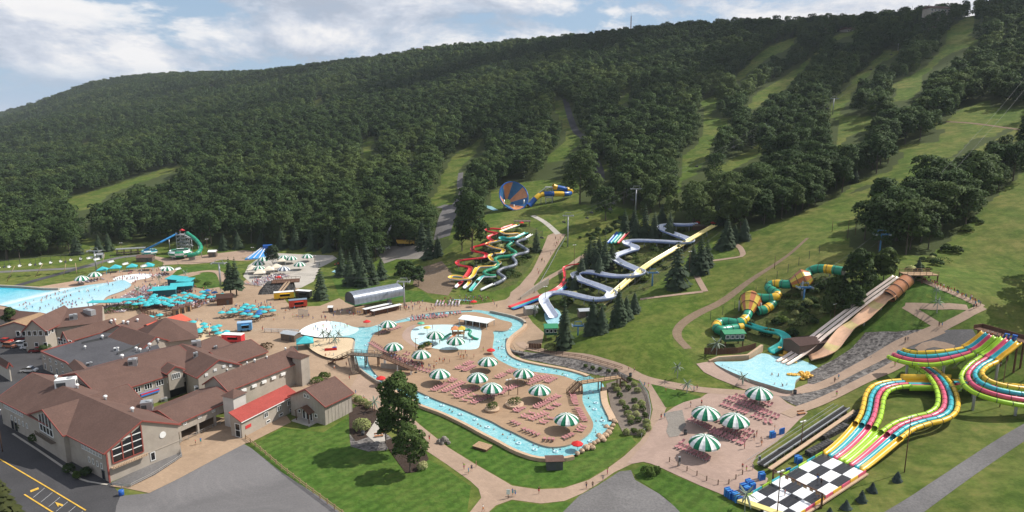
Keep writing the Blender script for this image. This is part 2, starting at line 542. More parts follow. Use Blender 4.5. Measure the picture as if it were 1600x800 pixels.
M_GRAV = grain_mat('gravel',[(0.25,(0.12,0.115,0.115)),(0.75,(0.235,0.225,0.22))],2.2,0.05,0.95,0.4,0.05,0.1,0.5)
M_GRAVL = grain_mat('pale_gravel',[(0.25,(0.19,0.17,0.15)),(0.75,(0.34,0.31,0.27))],2.2,0.07,0.95,0.4,0.05,0.1,0.4)
M_MULCH = grain_mat('mulch',[(0.25,(0.028,0.02,0.016)),(0.75,(0.085,0.06,0.047))],2.5,0.1,0.95,0.6,0.08,0.1)
M_DIRT = grain_mat('bare_dirt',[(0.25,(0.16,0.115,0.075)),(0.75,(0.27,0.20,0.14))],1.2,0.07,0.95,0.4,0.08,0.1)
M_SAND = grain_mat('sand',[(0.25,(0.55,0.42,0.27)),(0.75,(0.68,0.54,0.37))],1.8,0.1,0.95,0.2,0.04,0.1)
M_RIP = rock_mat('riprap_stone',[(0.15,(0.035,0.033,0.032)),(0.45,(0.11,0.10,0.095)),(0.85,(0.27,0.25,0.23))],1.3)
def arrow_gravel():
 m,nt,b = newmat('lot_gravel')
 p = wpos(nt)
 mp = N(nt,'ShaderNodeMapping'); nt.links.new(p,mp.inputs[0])
 mp.inputs['Location'].default_value = (52,-138,0)
 w = N(nt,'ShaderNodeTexWave',wave_type='RINGS',rings_direction='Z',i_Scale=0.12,i_Distortion=16.0,i_Detail=3.0)
 w.inputs['Detail Scale'].default_value = 0.12
 nt.links.new(mp.outputs[0],w.inputs[0])
 n1 = noise(nt,p,2.6,4,0.75); n2 = noise(nt,p,0.05,5,0.6,1.0)
 c = ramp(nt,n1,[(0.25,(0.135,0.13,0.13)),(0.75,(0.215,0.205,0.205))])
 c = mixc(nt,mth(nt,'MULTIPLY',ramp(nt,w.outputs['Fac'],[(0.80,0.0),(0.99,1.0)]),mth(nt,'MULTIPLY',ramp(nt,noise(nt,p,0.11,4,0.6),[(0.4,0.0),(0.65,1.0)]),0.22)),c,(0.26,0.24,0.235))
 c = mixc(nt,mth(nt,'MULTIPLY',ramp(nt,n2,[(0.4,0.0),(0.65,1.0)]),0.45),c,(0.085,0.083,0.085))
 nt.links.new(c,b.inputs['Base Color'])
 b.inputs['Roughness'].default_value = 0.95
 b.inputs['Specular IOR Level'].default_value = 0.1
 bump(nt,b,n1,0.4,0.05)
 return m
M_LOT = arrow_gravel()
# ---------------------------------------------------------------- the ground: one sheet out to the horizon
def build_ground():
 th = np.concatenate([np.linspace(-math.pi,-0.85,40,endpoint=False),np.linspace(-0.85,0.85,330),np.linspace(0.85,math.pi,40)[1:-1]])
 r = np.concatenate([[8,25,45],np.exp(np.linspace(math.log(62),math.log(520),290)),np.exp(np.linspace(math.log(525),math.log(3600),130)),np.exp(np.linspace(math.log(3900),math.log(26000),14))])
 T,Rr = np.meshgrid(th,r)
 X = (np.sin(T) * Rr).ravel(); Y = (np.cos(T) * Rr).ravel()
 Z = h_np(X,Y)
 nt_,nr = len(th),len(r)
 idx = np.arange(nt_ * nr).reshape(nr,nt_)
 a = idx[:-1,:]; b = np.roll(idx,-1,1)[:-1,:]; c = np.roll(idx,-1,1)[1:,:]; d = idx[1:,:]
 F = np.stack([a,d,c,b],-1).reshape(-1,4)
 V = np.stack([X,Y,Z],1)
 n0 = len(V)
 V = np.vstack([V,[[0,0,h(0,0)]]])
 me = bpy.data.meshes.new('ground')
 faces = F.tolist() + [[n0,idx[0,j],idx[0,(j + 1) % nt_]] for j in range(nt_)]
 me.from_pydata(V.tolist(),[],faces)
 me.materials.append(M_HILL)
 me.polygons.foreach_set('use_smooth',[True] * len(faces))
 fm = forest_mask(V[:-1,0],V[:-1,1],V[:-1,2])
 at = me.attributes.new('wood','FLOAT','POINT')
 at.data.foreach_set('value',np.append(fm,False).astype(np.float32))
 me.update()
 return tag(linkmesh('ground',me),kind='structure')
def world_poly(pts,smooth=0,dz=0.0):
 P = [G(x,y,dz) for x,y in pts]
 P = [(p.x,p.y) for p in P]
 if smooth:
  P = [tuple(q) for q in smooth_line(P,smooth,True)]
 return P
SHEETS = {}
def sheet(name,pts,mat,off,step=3.0,smooth=0,world=False,dz=0.0,flat=None,kind='structure'):
 """a thin covering that follows the ground a little above it"""
 P = pts if world else world_poly(pts,smooth,dz)
 bm = bmesh.new()
 vs = [bm.verts.new((p[0],p[1],0)) for p in P]
 es = [bm.edges.new((vs[i],vs[(i + 1) % len(vs)])) for i in range(len(vs))]
 bmesh.ops.triangle_fill(bm,use_beauty=True,use_dissolve=False,edges=es)
 if flat is None:
  for ax in (0,1):
   lo = min(p[ax] for p in P); hi = max(p[ax] for p in P)
   k = math.ceil(lo / step)
   while k * step < hi:
    co = [0,0,0]; co[ax] = k * step
    no = [0,0,0]; no[ax] = 1
    bmesh.ops.bisect_plane(bm,geom=bm.verts[:] + bm.edges[:] + bm.faces[:],dist=1e-5,plane_co=co,plane_no=no)
    k += 1
 xs = np.array([v.co.x for v in bm.verts]); ys = np.array([v.co.y for v in bm.verts])
 zs = h_np(xs,ys) + off if flat is None else np.full(len(xs),flat)
 for v,z in zip(bm.verts,zs): v.co.z = z
 for f in bm.faces:
  f.normal_update()
  if f.normal.z < 0: f.normal_flip()
  f.smooth = True
 me = bpy.data.meshes.new(name)
 bm.to_mesh(me); bm.free()
 me.materials.append(mat)
 o = linkmesh(name,me)
 SHEETS[name] = P
 return tag(o,kind=kind)
def strip_pts(line,w,closed=False):
 """plan outline of a strip along a centre line (world xy); w may be a list"""
 L = [np.array(p[:2],float) for p in line]
 n = len(L)
 lft,rgt = [],[]
 for i in range(n):
  a = L[max(0,i - 1)]; b = L[min(n - 1,i + 1)]
  t = b - a; t = t / (np.linalg.norm(t) + 1e-9)
  q = np.array((-t[1],t[0])); ww = (w[i] if hasattr(w,'__len__') else w) / 2
  lft.append(L[i] + q * ww); rgt.append(L[i] - q * ww)
 return lft,rgt
def strip(name,pts,w,mat,off,world=False,smooth=5,step=2.5,kind='structure',dz=0.0):
 """a path of even width along a line"""
 P = pts if world else [tuple(G(x,y,dz))[:2] for x,y in pts]
 if smooth: P = smooth_line(P,smooth)
 if hasattr(w,'__len__'):
  w = list(np.interp(np.linspace(0,1,len(resample(P,step))),np.linspace(0,1,len(w)),w))
 P = resample(P,step)
 l,r = strip_pts(P,w)
 k = 3
 V,F = [],[]
 for a,b in zip(l,r):
  for j in range(k + 1):
   V.append(a + (b - a) * j / k)
 V = np.array(V)
 z = h_np(V[:,0],V[:,1]) + off
 n = len(l)
 for i in range(n - 1):
  for j in range(k):
   F.append((i * (k + 1) + j,i * (k + 1) + j + 1,(i + 1) * (k + 1) + j + 1,(i + 1) * (k + 1) + j))
 me = bpy.data.meshes.new(name)
 me.from_pydata([(a,b,c) for (a,b),c in zip(V.tolist(),z.tolist())],[],F)
 me.materials.append(mat)
 me.polygons.foreach_set('use_smooth',[True] * len(F))
 return tag(linkmesh(name,me),kind=kind)
# ---------------------------------------------------------------- where the forest is (picture polygons of the open ground)
OPEN = [
 [(107,310),(135,302),(175,290),(215,277),(250,266),(296,252),(283,264),(235,280),(200,292),(170,303),(160,315),(140,328),(107,329)],
 [(567,228),(574,214),(586,212),(578,238),(586,250),(568,249)],[(637,238),(655,235),(652,248),(637,252)],[(126,226),(140,220),(144,226),(127,233)],
 [(10,318),(30,304),(28,310),(14,322)],[(360,250),(380,247),(380,250),(362,254)],
 [(752,214),(740,225),(710,240),(700,258),(690,275),(685,298),(674,310),(675,318),(688,324),(690,345),(682,372),(700,372),(717,380),(718,340),(712,316),(715,288),(720,262),(742,240),(753,220)],
 [(862,155),(885,160),(892,175),(900,200),(913,218),(895,235),(880,250),(858,255),(855,245),(875,230),(885,215),(880,195),(870,175)],
 [(933,260),(955,254),(945,270),(938,288),(932,270)],[(481,166),(502,153),(506,158),(488,167),(481,174)],[(325,137),(336,137),(336,141),(325,141)],[(560,133),(568,130),(566,135)],
 [(966,160),(985,140),(996,128),(985,143),(978,165),(960,160)],
 [(1095,158),(1117,148),(1118,170),(1105,180),(1142,190),(1128,200),(1115,215),(1110,240),(1100,255),(1085,275),(1065,282),(1062,300),(1050,305),(1040,316),(1042,305),(1055,295),(1068,265),(1070,240),(1085,232),(1100,205),(1103,180)],
 [(1190,222),(1172,235),(1125,258),(1110,265),(1140,268),(1190,240),(1200,225)],
 [(1200,75),(1245,57),(1240,68),(1215,85),(1200,92),(1170,115),(1150,130),(1148,120),(1175,95)],
 [(1345,45),(1307,55),(1280,75),(1250,105),(1215,125),(1200,135),(1180,148),(1165,172),(1180,170),(1200,152),(1222,142),(1245,120),(1270,92),(1300,65),(1340,50)],
 [(1385,76),(1410,80),(1375,100),(1345,130),(1325,150),(1325,158),(1310,180),(1360,183),(1367,200),(1340,208),(1322,216),(1308,240),(1300,240),(1312,215),(1310,190),(1295,180),(1302,160),(1330,130),(1340,118)],
 [(1527,20),(1510,27),(1478,47),(1475,70),(1462,90),(1440,110),(1398,130),(1397,150),(1385,160),(1418,157),(1440,140),(1442,120),(1470,95),(1502,75),(1532,67),(1515,55),(1520,32)],
 [(1548,155),(1500,172),(1482,185),(1475,205),(1465,222),(1407,228),(1410,245),(1390,268),(1340,282),(1310,308),(1265,328),(1210,350),(1190,365),(1200,400),(1250,398),(1305,370),(1345,347),(1315,320),(1330,300),(1350,290),(1395,280),(1415,275),(1418,262),(1432,250),(1488,245),(1520,217),(1550,215),(1568,203),(1610,193),(1610,168),(1550,170)],
 [(1430,185),(1450,187),(1470,205),(1480,195)],
 [(766,300),(800,288),(835,282),(902,280),(905,335),(766,335)],
 [(745,345),(770,330),(800,338),(905,318),(900,345),(840,360),(740,360)],
]
LBX = [-400,0,60,110,135,190,220,330,370,430,520,540,575,625,660,685,700,760,800,880,905,960,1000,1010,1050,1080,1130,1180,1200,1265,1310,1400,1430,1500,1600,2200]
LBY = [412,408,402,397,370,385,378,385,380,384,388,408,415,388,385,400,385,335,320,318,320,322,330,350,352,358,362,362,352,330,310,280,255,245,196,150]
HPOLY = [(1318,352),(1352,338),(1420,290),(1500,252),(1600,215),(1750,170),(1750,225),(1600,268),(1540,322),(1496,366),(1452,400),(1400,398),(1385,398),(1330,388)]
HPOLY2 = [(1290,470),(1318,425),(1345,408),(1385,425),(1395,440),(1330,490),(1296,500)]
def proj_np(x,y,z):
 zz = z - HC
 d = y * cp - zz * sp
 d = np.where(d < 1,1e9,d)
 return 800 + FPX * x / d,400 + FPX * (-zz * cp - y * sp) / d,d
def forest_mask(x,y,z):
 px,py,d = proj_np(x,y,z)
 ok = ((py < np.interp(px,LBX,LBY)) | inpoly_np(px,py,HPOLY)) & (d > 150) & (d < 1e8) & (y > 0)
 for p in OPEN:
  ok &= ~inpoly_np(px,py,p)
 return ok & (y > 0)
# ---------------------------------------------------------------- tree makers
def leaf_mat(name,lo,hi,yel):
 m,nt,b = newmat(name)
 g = nt.nodes.new('ShaderNodeObjectInfo')
 p = coords(nt)
 n1 = noise(nt,p,0.55,3,0.6)
 c = mixc(nt,ramp(nt,n1,[(0.35,0.0),(0.65,1.0)]),lo,hi)
 c = mixc(nt,ramp(nt,g.outputs['Random'],[(0.0,0.0),(0.75,0.15),(1.0,0.75)]),c,yel)
 rv = nt.nodes.new('ShaderNodeMath'); rv.operation = 'FRACT'
 nt.links.new(mth(nt,'MULTIPLY',g.outputs['Random'],7.31),rv.inputs[0])
 c = mixc(nt,mth(nt,'MULTIPLY',rv.outputs[0],0.55),c,tuple(v * 0.5 for v in lo))
 st = noise(nt,g.outputs['Location'],0.008,3,0.6)      # stands of different kinds of tree
 c = mixc(nt,ramp(nt,st,[(0.38,0.0),(0.62,0.5)]),c,tuple(v * 0.72 for v in lo))
 c = mixc(nt,ramp(nt,st,[(0.36,0.45),(0.48,0.0)]),c,yel)
 nt.links.new(c,b.inputs['Base Color'])
 b.inputs['Roughness'].default_value = 0.75
 b.inputs['Specular IOR Level'].default_value = 0.15
 t = nt.nodes.new('ShaderNodeBsdfTranslucent')
 nt.links.new(c,t.inputs['Color'])
 mx = nt.nodes.new('ShaderNodeMixShader'); mx.inputs[0].default_value = 0.26
 o = nt.nodes['Material Output']
 nt.links.new(b.outputs[0],mx.inputs[1]); nt.links.new(t.outputs[0],mx.inputs[2]); nt.links.new(mx.outputs[0],o.inputs['Surface'])
 return m
M_LEAF = leaf_mat('broadleaf_foliage',(0.048,0.088,0.030),(0.094,0.150,0.046),(0.132,0.174,0.050))
M_LEAF2 = leaf_mat('lawn_tree_foliage',(0.048,0.092,0.024),(0.105,0.165,0.042),(0.12,0.17,0.044))
M_NEED = leaf_mat('spruce_needles',(0.045,0.075,0.040),(0.085,0.120,0.060),(0.08,0.11,0.075))
M_NEEDB = leaf_mat('blue_spruce_needles',(0.05,0.075,0.068),(0.09,0.125,0.11),(0.1,0.13,0.115))
M_SHRUB = leaf_mat('shrub_foliage',(0.06,0.11,0.02),(0.12,0.18,0.035),(0.16,0.2,0.045))
M_TUFT = leaf_mat('feather_grass',(0.27,0.33,0.10),(0.48,0.50,0.21),(0.6,0.57,0.3))
M_BARK = paint('bark',(0.10,0.082,0.065),0.9,0.1,0.3,3.0)
def leafy(name,lumps,nleaf,size,mat,seed,up=0.25,out=0.75,whole=0.0):
 """leaf clusters over the surface of many overlapping lumps: (centre, radii)"""
 r = np.random.default_rng(seed)
 V,F,NR = [],[],[]
 tot = sum(l[1][0] * l[1][2] for l in lumps)
 ctr = np.array(lumps[0][0]) - np.array((0,0,lumps[0][1][2] * .3))
 C = np.array([l[0] for l in lumps]); RR = np.array([l[1] for l in lumps])
 for (c,rad) in lumps:
  c = np.array(c); rad = np.array(rad)
  k = max(4,int(nleaf * rad[0] * rad[2] / tot))
  d = r.normal(size=(k,3)); d /= np.linalg.norm(d,axis=1)[:,None]
  d[:,2] = np.where(d[:,2] < -0.35,-d[:,2],d[:,2])
  pos = c + d * rad * (0.82 + 0.3 * r.random((k,1)))
  q = (((pos[:,None,:] - C[None]) / RR[None]) ** 2).sum(-1)
  keep = (q < 0.5).sum(1) == 0
  for p,dn in zip(pos[keep],d[keep]):
   n = dn * out + r.normal(size=3) * 0.42 + np.array((0,0,up))
   n /= np.linalg.norm(n)
   a = np.cross(n,r.normal(size=3)); a /= np.linalg.norm(a) + 1e-9
   b = np.cross(n,a)
   s = size * (0.6 + 0.8 * r.random())
   i = len(V)
   j = r.uniform(0.6,1.25,4)
   droop = -n * s * 0.35
   V += [p - a * s * j[0] + droop,p - b * s * 0.7 * j[1],p + a * s * j[2] + droop,p + b * s * 0.7 * j[3]]
   F.append((i,i + 1,i + 2,i + 3))
   cn = p - ctr; cn = cn / (np.linalg.norm(cn) + 1e-6)
   nn = dn * 0.8 * (1 - whole) + cn * whole + n * (0.3 - 0.2 * whole) + np.array((0,0,0.15)); nn /= np.linalg.norm(nn)
   NR += [nn] * 4
 me = bpy.data.meshes.new(name)
 me.from_pydata([tuple(v) for v in V],[],F)
 me.materials.append(mat)
 me.polygons.foreach_set('use_smooth',[True] * len(F))
 me.update()
 me.normals_split_custom_set_from_vertices([tuple(n) for n in NR])
 return me
def broad_lumps(seed,H,Rc,n,base=0.3):
 r = np.random.default_rng(seed)
 out = []
 cz = H * (0.5 + base / 2)
 hz = H * (1 - base) / 2
 ax = r.uniform(0.85,1.15)
 out.append(((0,0,cz),(Rc * 0.7,Rc * 0.7,hz * 0.8)))
 for k in range(n):
  t = k / n * 2 * math.pi * 2.618 + r.uniform(-.3,.3)
  u = r.uniform(-0.75,0.98) if k > 2 else r.uniform(0.6,0.95)
  w = math.sqrt(max(0.05,1 - u * u))
  f = r.uniform(0.62,0.86)
  c = (math.cos(t) * Rc * w * f * ax,math.sin(t) * Rc * w * f / ax,cz + u * hz * 0.82)
  s = Rc * r.uniform(0.26,0.42)
  out.append((c,(s,s,s * r.uniform(0.7,0.95))))
 return out
def trunk_mesh(name,H,r0,seed,limbs=4,base=0.32,lean=0.0):
 r = np.random.default_rng(seed)
 b = MB()
 top = Vector((r.uniform(-.3,.3),r.uniform(-.3,.3),H * 0.62))
 mid = Vector((lean,0,H * base))
 b.cyl((0,0,-0.6),mid,r0,r0 * 0.75,7,caps=False)
 b.cyl(mid,top,r0 * 0.75,r0 * 0.3,6,caps=False)
 for k in range(limbs):
  t = 2 * math.pi * k / limbs + r.uniform(-.4,.4)
  s = mid.lerp(top,r.uniform(0.0,0.5))
  e = s + Vector((math.cos(t) * H * 0.17,math.sin(t) * H * 0.17,H * r.uniform(0.1,0.2)))
  b.cyl(s,e,r0 * 0.4,r0 * 0.12,5,caps=False)
 return b.mesh(name,M_BARK)
def spruce_mesh(name,H,Rb,seed,mat,nwh=14,per=11,base=0.06,size=1.0,narrow=1.0):
 """whorls of drooping boughs, each a few needle sprays"""
 r = np.random.default_rng(seed)
 V,F,NR = [],[],[]
 for w in range(nwh):
  t = w / (nwh - 1)
  z = H * (base + (1 - base) * (t ** 0.92))
  rad = Rb * (1 - t) ** 0.85 * r.uniform(0.82,1.12) + 0.12
  n = max(4,int(per * (1 - 0.55 * t)))
  for k in range(n):
   a = 2 * math.pi * (k + 0.5 * (w % 2)) / n + r.uniform(-.2,.2)
   L = rad * r.uniform(0.75,1.15)
   d = np.array((math.cos(a),math.sin(a),0))
   s = np.array((-d[1],d[0],0))
   p0 = np.array((0,0,z))
   wd = (0.30 * L + 0.22) * size
   for q0,q1,ww in ((0.12,0.62,1.0),(0.5,1.0,0.8)):
    A = p0 + d * L * q0 + np.array((0,0,-0.10 * L * q0 + 0.12))
    B = p0 + d * L * q1 + np.array((0,0,-0.42 * L * q1 * q1))
    i = len(V)
    j = r.uniform(-0.15,0.15,4)[:,None] * np.array((1,1,0.7)) * L * 0.5
    V += [A,(A + B) / 2 + s * wd * ww + np.array((0,0,-0.14 * L)) + j[0],B + j[1],(A + B) / 2 - s * wd * ww + np.array((0,0,-0.14 * L)) + j[2]]
    nn = d * 0.75 + np.array((0,0,0.65)); nn /= np.linalg.norm(nn)
    for q in ((i,i + 1,i + 2),(i,i + 2,i + 3)):
     g = np.cross(V[q[1]] - V[q[0]],V[q[2]] - V[q[0]])
     F.append(q if g @ nn > 0 else q[::-1])
    for sg in (0,0.5,0,-0.5):
     m_ = nn + s * sg; NR.append(m_ / np.linalg.norm(m_))
 i = len(V)
 V += [np.array((0,0,H * 1.05)),np.array((0.16,0,H * 0.93)),np.array((-0.1,0.14,H * 0.93)),np.array((-0.1,-0.14,H * 0.93))]
 F += [(i,i + 1,i + 2),(i,i + 2,i + 3),(i,i + 3,i + 1)]
 NR += [np.array((0,0,1.0))] * 4
 me = bpy.data.meshes.new(name)
 me.from_pydata([tuple(v) for v in V],[],F)
 me.materials.append(mat)
 me.polygons.foreach_set('use_smooth',[True] * len(F))
 me.update()
 me.normals_split_custom_set_from_vertices([tuple(n) for n in NR])
 return me
BROAD = []
for k,(Ht,Rc) in enumerate([(18,5.6),(20,6.0),(16,5.6),(19,5.2),(17,6.2)]):
 BROAD.append((leafy('broad_crown_%d' % k,broad_lumps(40 + k,Ht,Rc,21,0.05),2100,0.50,M_LEAF,60 + k,whole=0.5),trunk_mesh('broad_trunk_%d' % k,Ht,0.32,80 + k,base=0.2),Ht,Rc))
FAR = []
for k,(Ht,Rc) in enumerate([(17,5.8),(18,5.4),(15,6.0),(20,5.5),(16,5.6)]):
 FAR.append(leafy('far_crown_%d' % k,broad_lumps(140 + k,Ht,Rc,8,0.10),820,0.62,M_LEAF,160 + k,whole=0.7))
FARS = [spruce_mesh('far_spruce_%d' % k,17,3.0,170 + k,M_NEED,10,9) for k in range(2)]
SPRUCE = [(spruce_mesh('spruce_crown_%d' % k,14,3.1,190 + k,M_NEED,17,13),k) for k in range(3)]
SPRUCET = MB().cyl((0,0,-0.6),(0,0,10),0.26,0.08,6,caps=False).mesh('spruce_trunk',M_BARK)
def forest_points():
 """base points of every forest tree: (x, y, z, depth)"""
 pts = []
 r = np.random.default_rng(11)
 for d0,d1,sp_ in ((190,620,8.0),(620,1250,8.8),(1250,3400,10.8)):
  xs = np.arange(-0.9 * d1,0.95 * d1,sp_)
  ys = np.arange(d0 * 0.72,d1,sp_ * 0.9)
  X,Y = np.meshgrid(xs,ys)
  X = X + (np.arange(X.shape[0]) % 2)[:,None] * sp_ / 2
  X = (X + r.uniform(-0.36,0.36,X.shape) * sp_).ravel(); Y = (Y + r.uniform(-0.36,0.36,Y.shape) * sp_).ravel()
  D = np.hypot(X,Y)
  k = (D >= d0) & (D < d1) & (np.abs(X) < 0.80 * Y + 40)
  X,Y = X[k],Y[k]
  Z = h_np(X,Y)
  k = forest_mask(X,Y,Z)
  X,Y,Z = X[k],Y[k],Z[k]
  for dx,dz in ((-5.2,5),(5.2,5),(0,10),(-4.8,13),(4.8,13),(0,18.5)):
   qx,qy,qd = proj_np(X + dx,Y,Z + dz)
   ok = np.ones(len(X),bool)
   for p in OPEN: ok &= ~inpoly_np(qx,qy,p)
   X,Y,Z = X[ok],Y[ok],Z[ok]
  pts.append(np.stack([X,Y,Z],1))
 P = np.vstack(pts)
 px,py,d = proj_np(P[:,0],P[:,1],P[:,2])
 k = (px > -180) & (px < 1780) & (py > -60)
 return P[k],d[k]
build_ground()
# ---------------------------------------------------------------- water
def water_mat(name,col,deep,foam=0.0,foam_at=None,rough=0.07,sc=0.5):
 m,nt,b = newmat(name)
 p = wpos(nt)
 n1 = noise(nt,p,sc,4,0.6,1.5); n2 = noise(nt,p,sc * 5,4,0.6,1.0)
 c = mixc(nt,ramp(nt,n1,[(0.35,0.0),(0.68,1.0)]),deep,col)
 c = mixc(nt,ramp(nt,n2,[(0.52,0.0),(0.72,0.55)]),c,tuple(min(1,x * 1.25 + 0.12) for x in col))
 if foam_at:   # the pool floor shows paler towards the beach end: a real change of depth along one axis
  s = nt.nodes.new('ShaderNodeSeparateXYZ'); nt.links.new(p,s.inputs[0])
  q = mth(nt,'ADD',mth(nt,'MULTIPLY',s.outputs['X'],foam_at[0]),mth(nt,'MULTIPLY',s.outputs['Y'],foam_at[1]))
  q = mth(nt,'ADD',q,mth(nt,'MULTIPLY',n1,foam_at[4]))
  t = nt.nodes.new('ShaderNodeMapRange'); t.inputs[1].default_value = foam_at[2]; t.inputs[2].default_value = foam_at[3]
  nt.links.new(q,t.inputs[0])
  c = mixc(nt,ramp(nt,t.outputs[0],foam_at[5]),c,(0.70,0.76,0.76))
 nt.links.new(c,b.inputs['Base Color'])
 b.inputs['Roughness'].default_value = rough
 b.inputs['IOR'].default_value = 1.33
 bump(nt,b,mth(nt,'ADD',n1,n2),0.4,0.14)
 return m
M_RIVER = water_mat('river_water',(0.29,0.53,0.54),(0.12,0.39,0.44))
M_POOL = water_mat('pool_water',(0.40,0.64,0.68),(0.27,0.55,0.62))
M_KID = water_mat('shallow_water',(0.58,0.74,0.75),(0.46,0.68,0.71))
M_FOAM = paint('foam',(0.72,0.77,0.77),0.5,0.3,0.06,0.8)
M_WHITE = paint('white_paint',(0.80,0.80,0.78),0.4,0.4,0.08,0.8)
M_WALLC = grain_mat('wall_concrete',[(0.3,(0.33,0.29,0.24)),(0.7,(0.44,0.39,0.33))],1.0,0.2,0.85,0.2,0.03)
def zpoly(pts,z,smooth=4):
 P = [tuple(atz(x,y,z)[:2]) for x,y in pts]
 return [tuple(q) for q in smooth_line(P,smooth,True)] if smooth else P
ZW,ZD = 0.55,0.95
OUTER = [(469,519),(480,510),(500,503),(520,502),(535,505),(550,510),(562,512),(578,511),(592,507),(620,500),(650,492.5),(687,487),(737,484),(765,487),(780,490),(800,494.5),(815,500),(821,506),(816,513),(804,522),(795,532),(794,544),(800,555),(818,563),(840,568),(862,572),(888,577),(906,582),(922,588),(942,600),(943,612),(945,628),(951,642),(957,656),(948,671),(932,687),(912,702),(896,711),(878,714),(844,714),(820,708),(798,699),(780,689),(752,675),(734,665),(710,653),(688,643),(660,633),(640,622),(608,604),(586,592),(566,578),(555,566),(552,550),(553,536),(552,528),(520,526),(500,525),(484,524)]
ISLE = [(594,516),(604,509),(622,504.5),(662,497.5),(700,490.6),(737,487.3),(760,491),(781,499),(797,503),(800,507),(795,514),(786,517),(771,517),(772,525),(770,540),(770,552),(776,560),(786,566),(806,575),(836,581),(868,585),(888,590),(905,598),(911,606),(910,624),(915,638),(924,654),(927,664),(921,676),(905,688),(884,696),(860,698),(840,693),(820,684),(800,674),(786,668),(768,658),(748,650),(720,638),(692,628),(672,620),(648,609),(625,602),(604,598),(586,583),(576,566),(575,548),(578,534),(584,522)]
def river():
 sheet('river_water',zpoly(OUTER,ZW),M_RIVER,0,world=True,flat=ZW)
 P = zpoly(ISLE,ZD)
 b = MB().prism(P,-0.4,ZD,0,1)
 tag(b.build('island_deck',[M_DECK,M_WALLC]),kind='structure')
 SHEETS['isle'] = P
 Q = resample(zpoly(OUTER,ZD),2.0,True)
 def coping(a0,a1,label,w=0.8,top=ZD,mat=M_COPE):
  p0 = np.array(atz(*a0,ZD)[:2]); p1 = np.array(atz(*a1,ZD)[:2])
  i = min(range(len(Q)),key=lambda k: np.linalg.norm(Q[k] - p0)); j = min(range(len(Q)),key=lambda k: np.linalg.norm(Q[k] - p1))
  L = []
  k = i
  while True:
   L.append(Q[k])
   if k == j: break
   k = (k + 1) % len(Q)
  l,r = strip_pts(L,w)
  b = MB()
  for (a,c,d,e) in zip(l[:-1],l[1:],r[1:],r[:-1]):
   b.add([(a[0],a[1],0),(c[0],c[1],0),(d[0],d[1],0),(e[0],e[1],0),(a[0],a[1],top),(c[0],c[1],top),(d[0],d[1],top),(e[0],e[1],top)],
    [(7,6,5,4),(0,1,5,4),(2,3,7,6)])
  tag(b.build('river_wall',mat),label,'wall','walls of the lazy river')
 coping((592,507),(737,484),'low concrete river wall along the plaza side of the channel',0.6,0.9,M_WALLC)
 coping((765,487),(821,506),'grey concrete wall round the outside bend of the river',0.8,1.5,M_WALLC)
 coping((821,506),(922,588),'tan coping wall below the stony bank of the river',1.3,1.0)
 coping((942,604),(957,656),'tan coping beside the bed of grass tufts',1.8,1.0)
 coping((896,711),(608,604),'thin tan coping between the river and the mown lawn',0.9,0.85)
 coping((596,597),(552,532),'grey river wall by the wooden footbridge stairs',0.5,0.9,M_WALLC)
river()
# ---------------------------------------------------------------- paved and planted ground (each sheet a little above the last)
sheet('car_park',[(-330,860),(200,860),(190,775),(175,757),(120,690),(75,600),(110,560),(90,530),(60,512),(0,500),(-330,500)],M_ASPH,0.03)
sheet('lot',[(170,860),(182,790),(188,775),(233,771),(280,747),(330,720),(381,694),(392,700),(440,738),(520,790),(560,830),(560,860)],M_LOT,0.05)
sheet('forecourt',[(172,760),(200,764),(233,771),(280,748),(330,721),(382,694),(395,690),(455,660),(448,650),(380,655),(310,650),(285,660),(282,690),(280,703),(240,735)],M_PLAZA,0.09)
sheet('gravel_bed',[(172,756),(282,701),(285,714),(242,743),(200,762)],M_GRAV,0.14)
sheet('plaza',[(120,535),(130,490),(160,470),(170,462),(190,455),(205,446),(235,438),(262,426),(300,424),(330,432),(345,452),(375,445),(395,428),(425,418),(450,425),(475,445),(445,468),(455,480),(500,478),(530,466),(548,476),(600,478),(650,470),(690,476),(740,476),(790,468),(812,450),(838,456),(850,468),(838,480),(824,492),(832,504),(850,520),(846,540),(826,545),(790,560),(600,612),(575,640),(545,628),(480,640),(300,600)],M_PLAZA,0.03)
sheet('pool_deck',[(62,448),(110,440),(165,425),(215,420),(262,417),(277,422),(262,436),(240,444),(222,452),(205,470),(160,498),(60,500),(0,484),(-60,478),(-60,442)],paver_mat('beach_paving',(0.42,0.285,0.20),(0.28,0.2,0.15),0.5,0.3),0.06)
sheet('upper_plaza',[(232,398),(262,404),(300,401),(330,397),(380,391),(402,393),(395,402),(350,405),(330,410),(300,413),(262,413),(240,404)],M_PATH,0.05)
sheet('cabana_plaza',[(380,432),(388,415),(405,402),(425,395),(520,399),(527,404),(500,418),(490,440),(470,450),(420,450),(395,445)],M_CONC,0.07)
strip('footpath',[(255,413),(300,410),(345,404),(385,406),(412,399)],5,M_PATH,0.09)
strip('footpath',[(262,437),(290,430),(320,424),(342,426),(350,440)],4,M_PATH,0.09)
strip('service_road',[(-40,427),(60,422),(130,418),(152,411),(190,402),(232,398)],5,M_GRAV,0.05)
strip('service_road',[(28,446),(60,437),(100,426),(140,414)],4.5,M_ASPH,0.07)
sheet('entry_ramp',[(798,457),(812,446),(830,425),(845,395),(856,368),(866,364),(884,366),(863,398),(847,425),(834,445),(840,456),(850,468),(835,480),(790,482)],M_PATH,0.08)
strip('footpath',[(826,458),(858,434),(888,417),(912,400),(935,392)],3.5,M_PATH,0.06)
strip('footpath',[(872,366),(852,348),(832,337)],3.0,M_CONC,0.10)
strip('service_road',[(690,372),(697,345),(702,325),(688,322)],[9,10,11,7],M_GRAV,0.08)
strip('service_road',[(720,270),(718,290),(722,300),(712,318),(700,325)],4,M_GRAV,0.08)
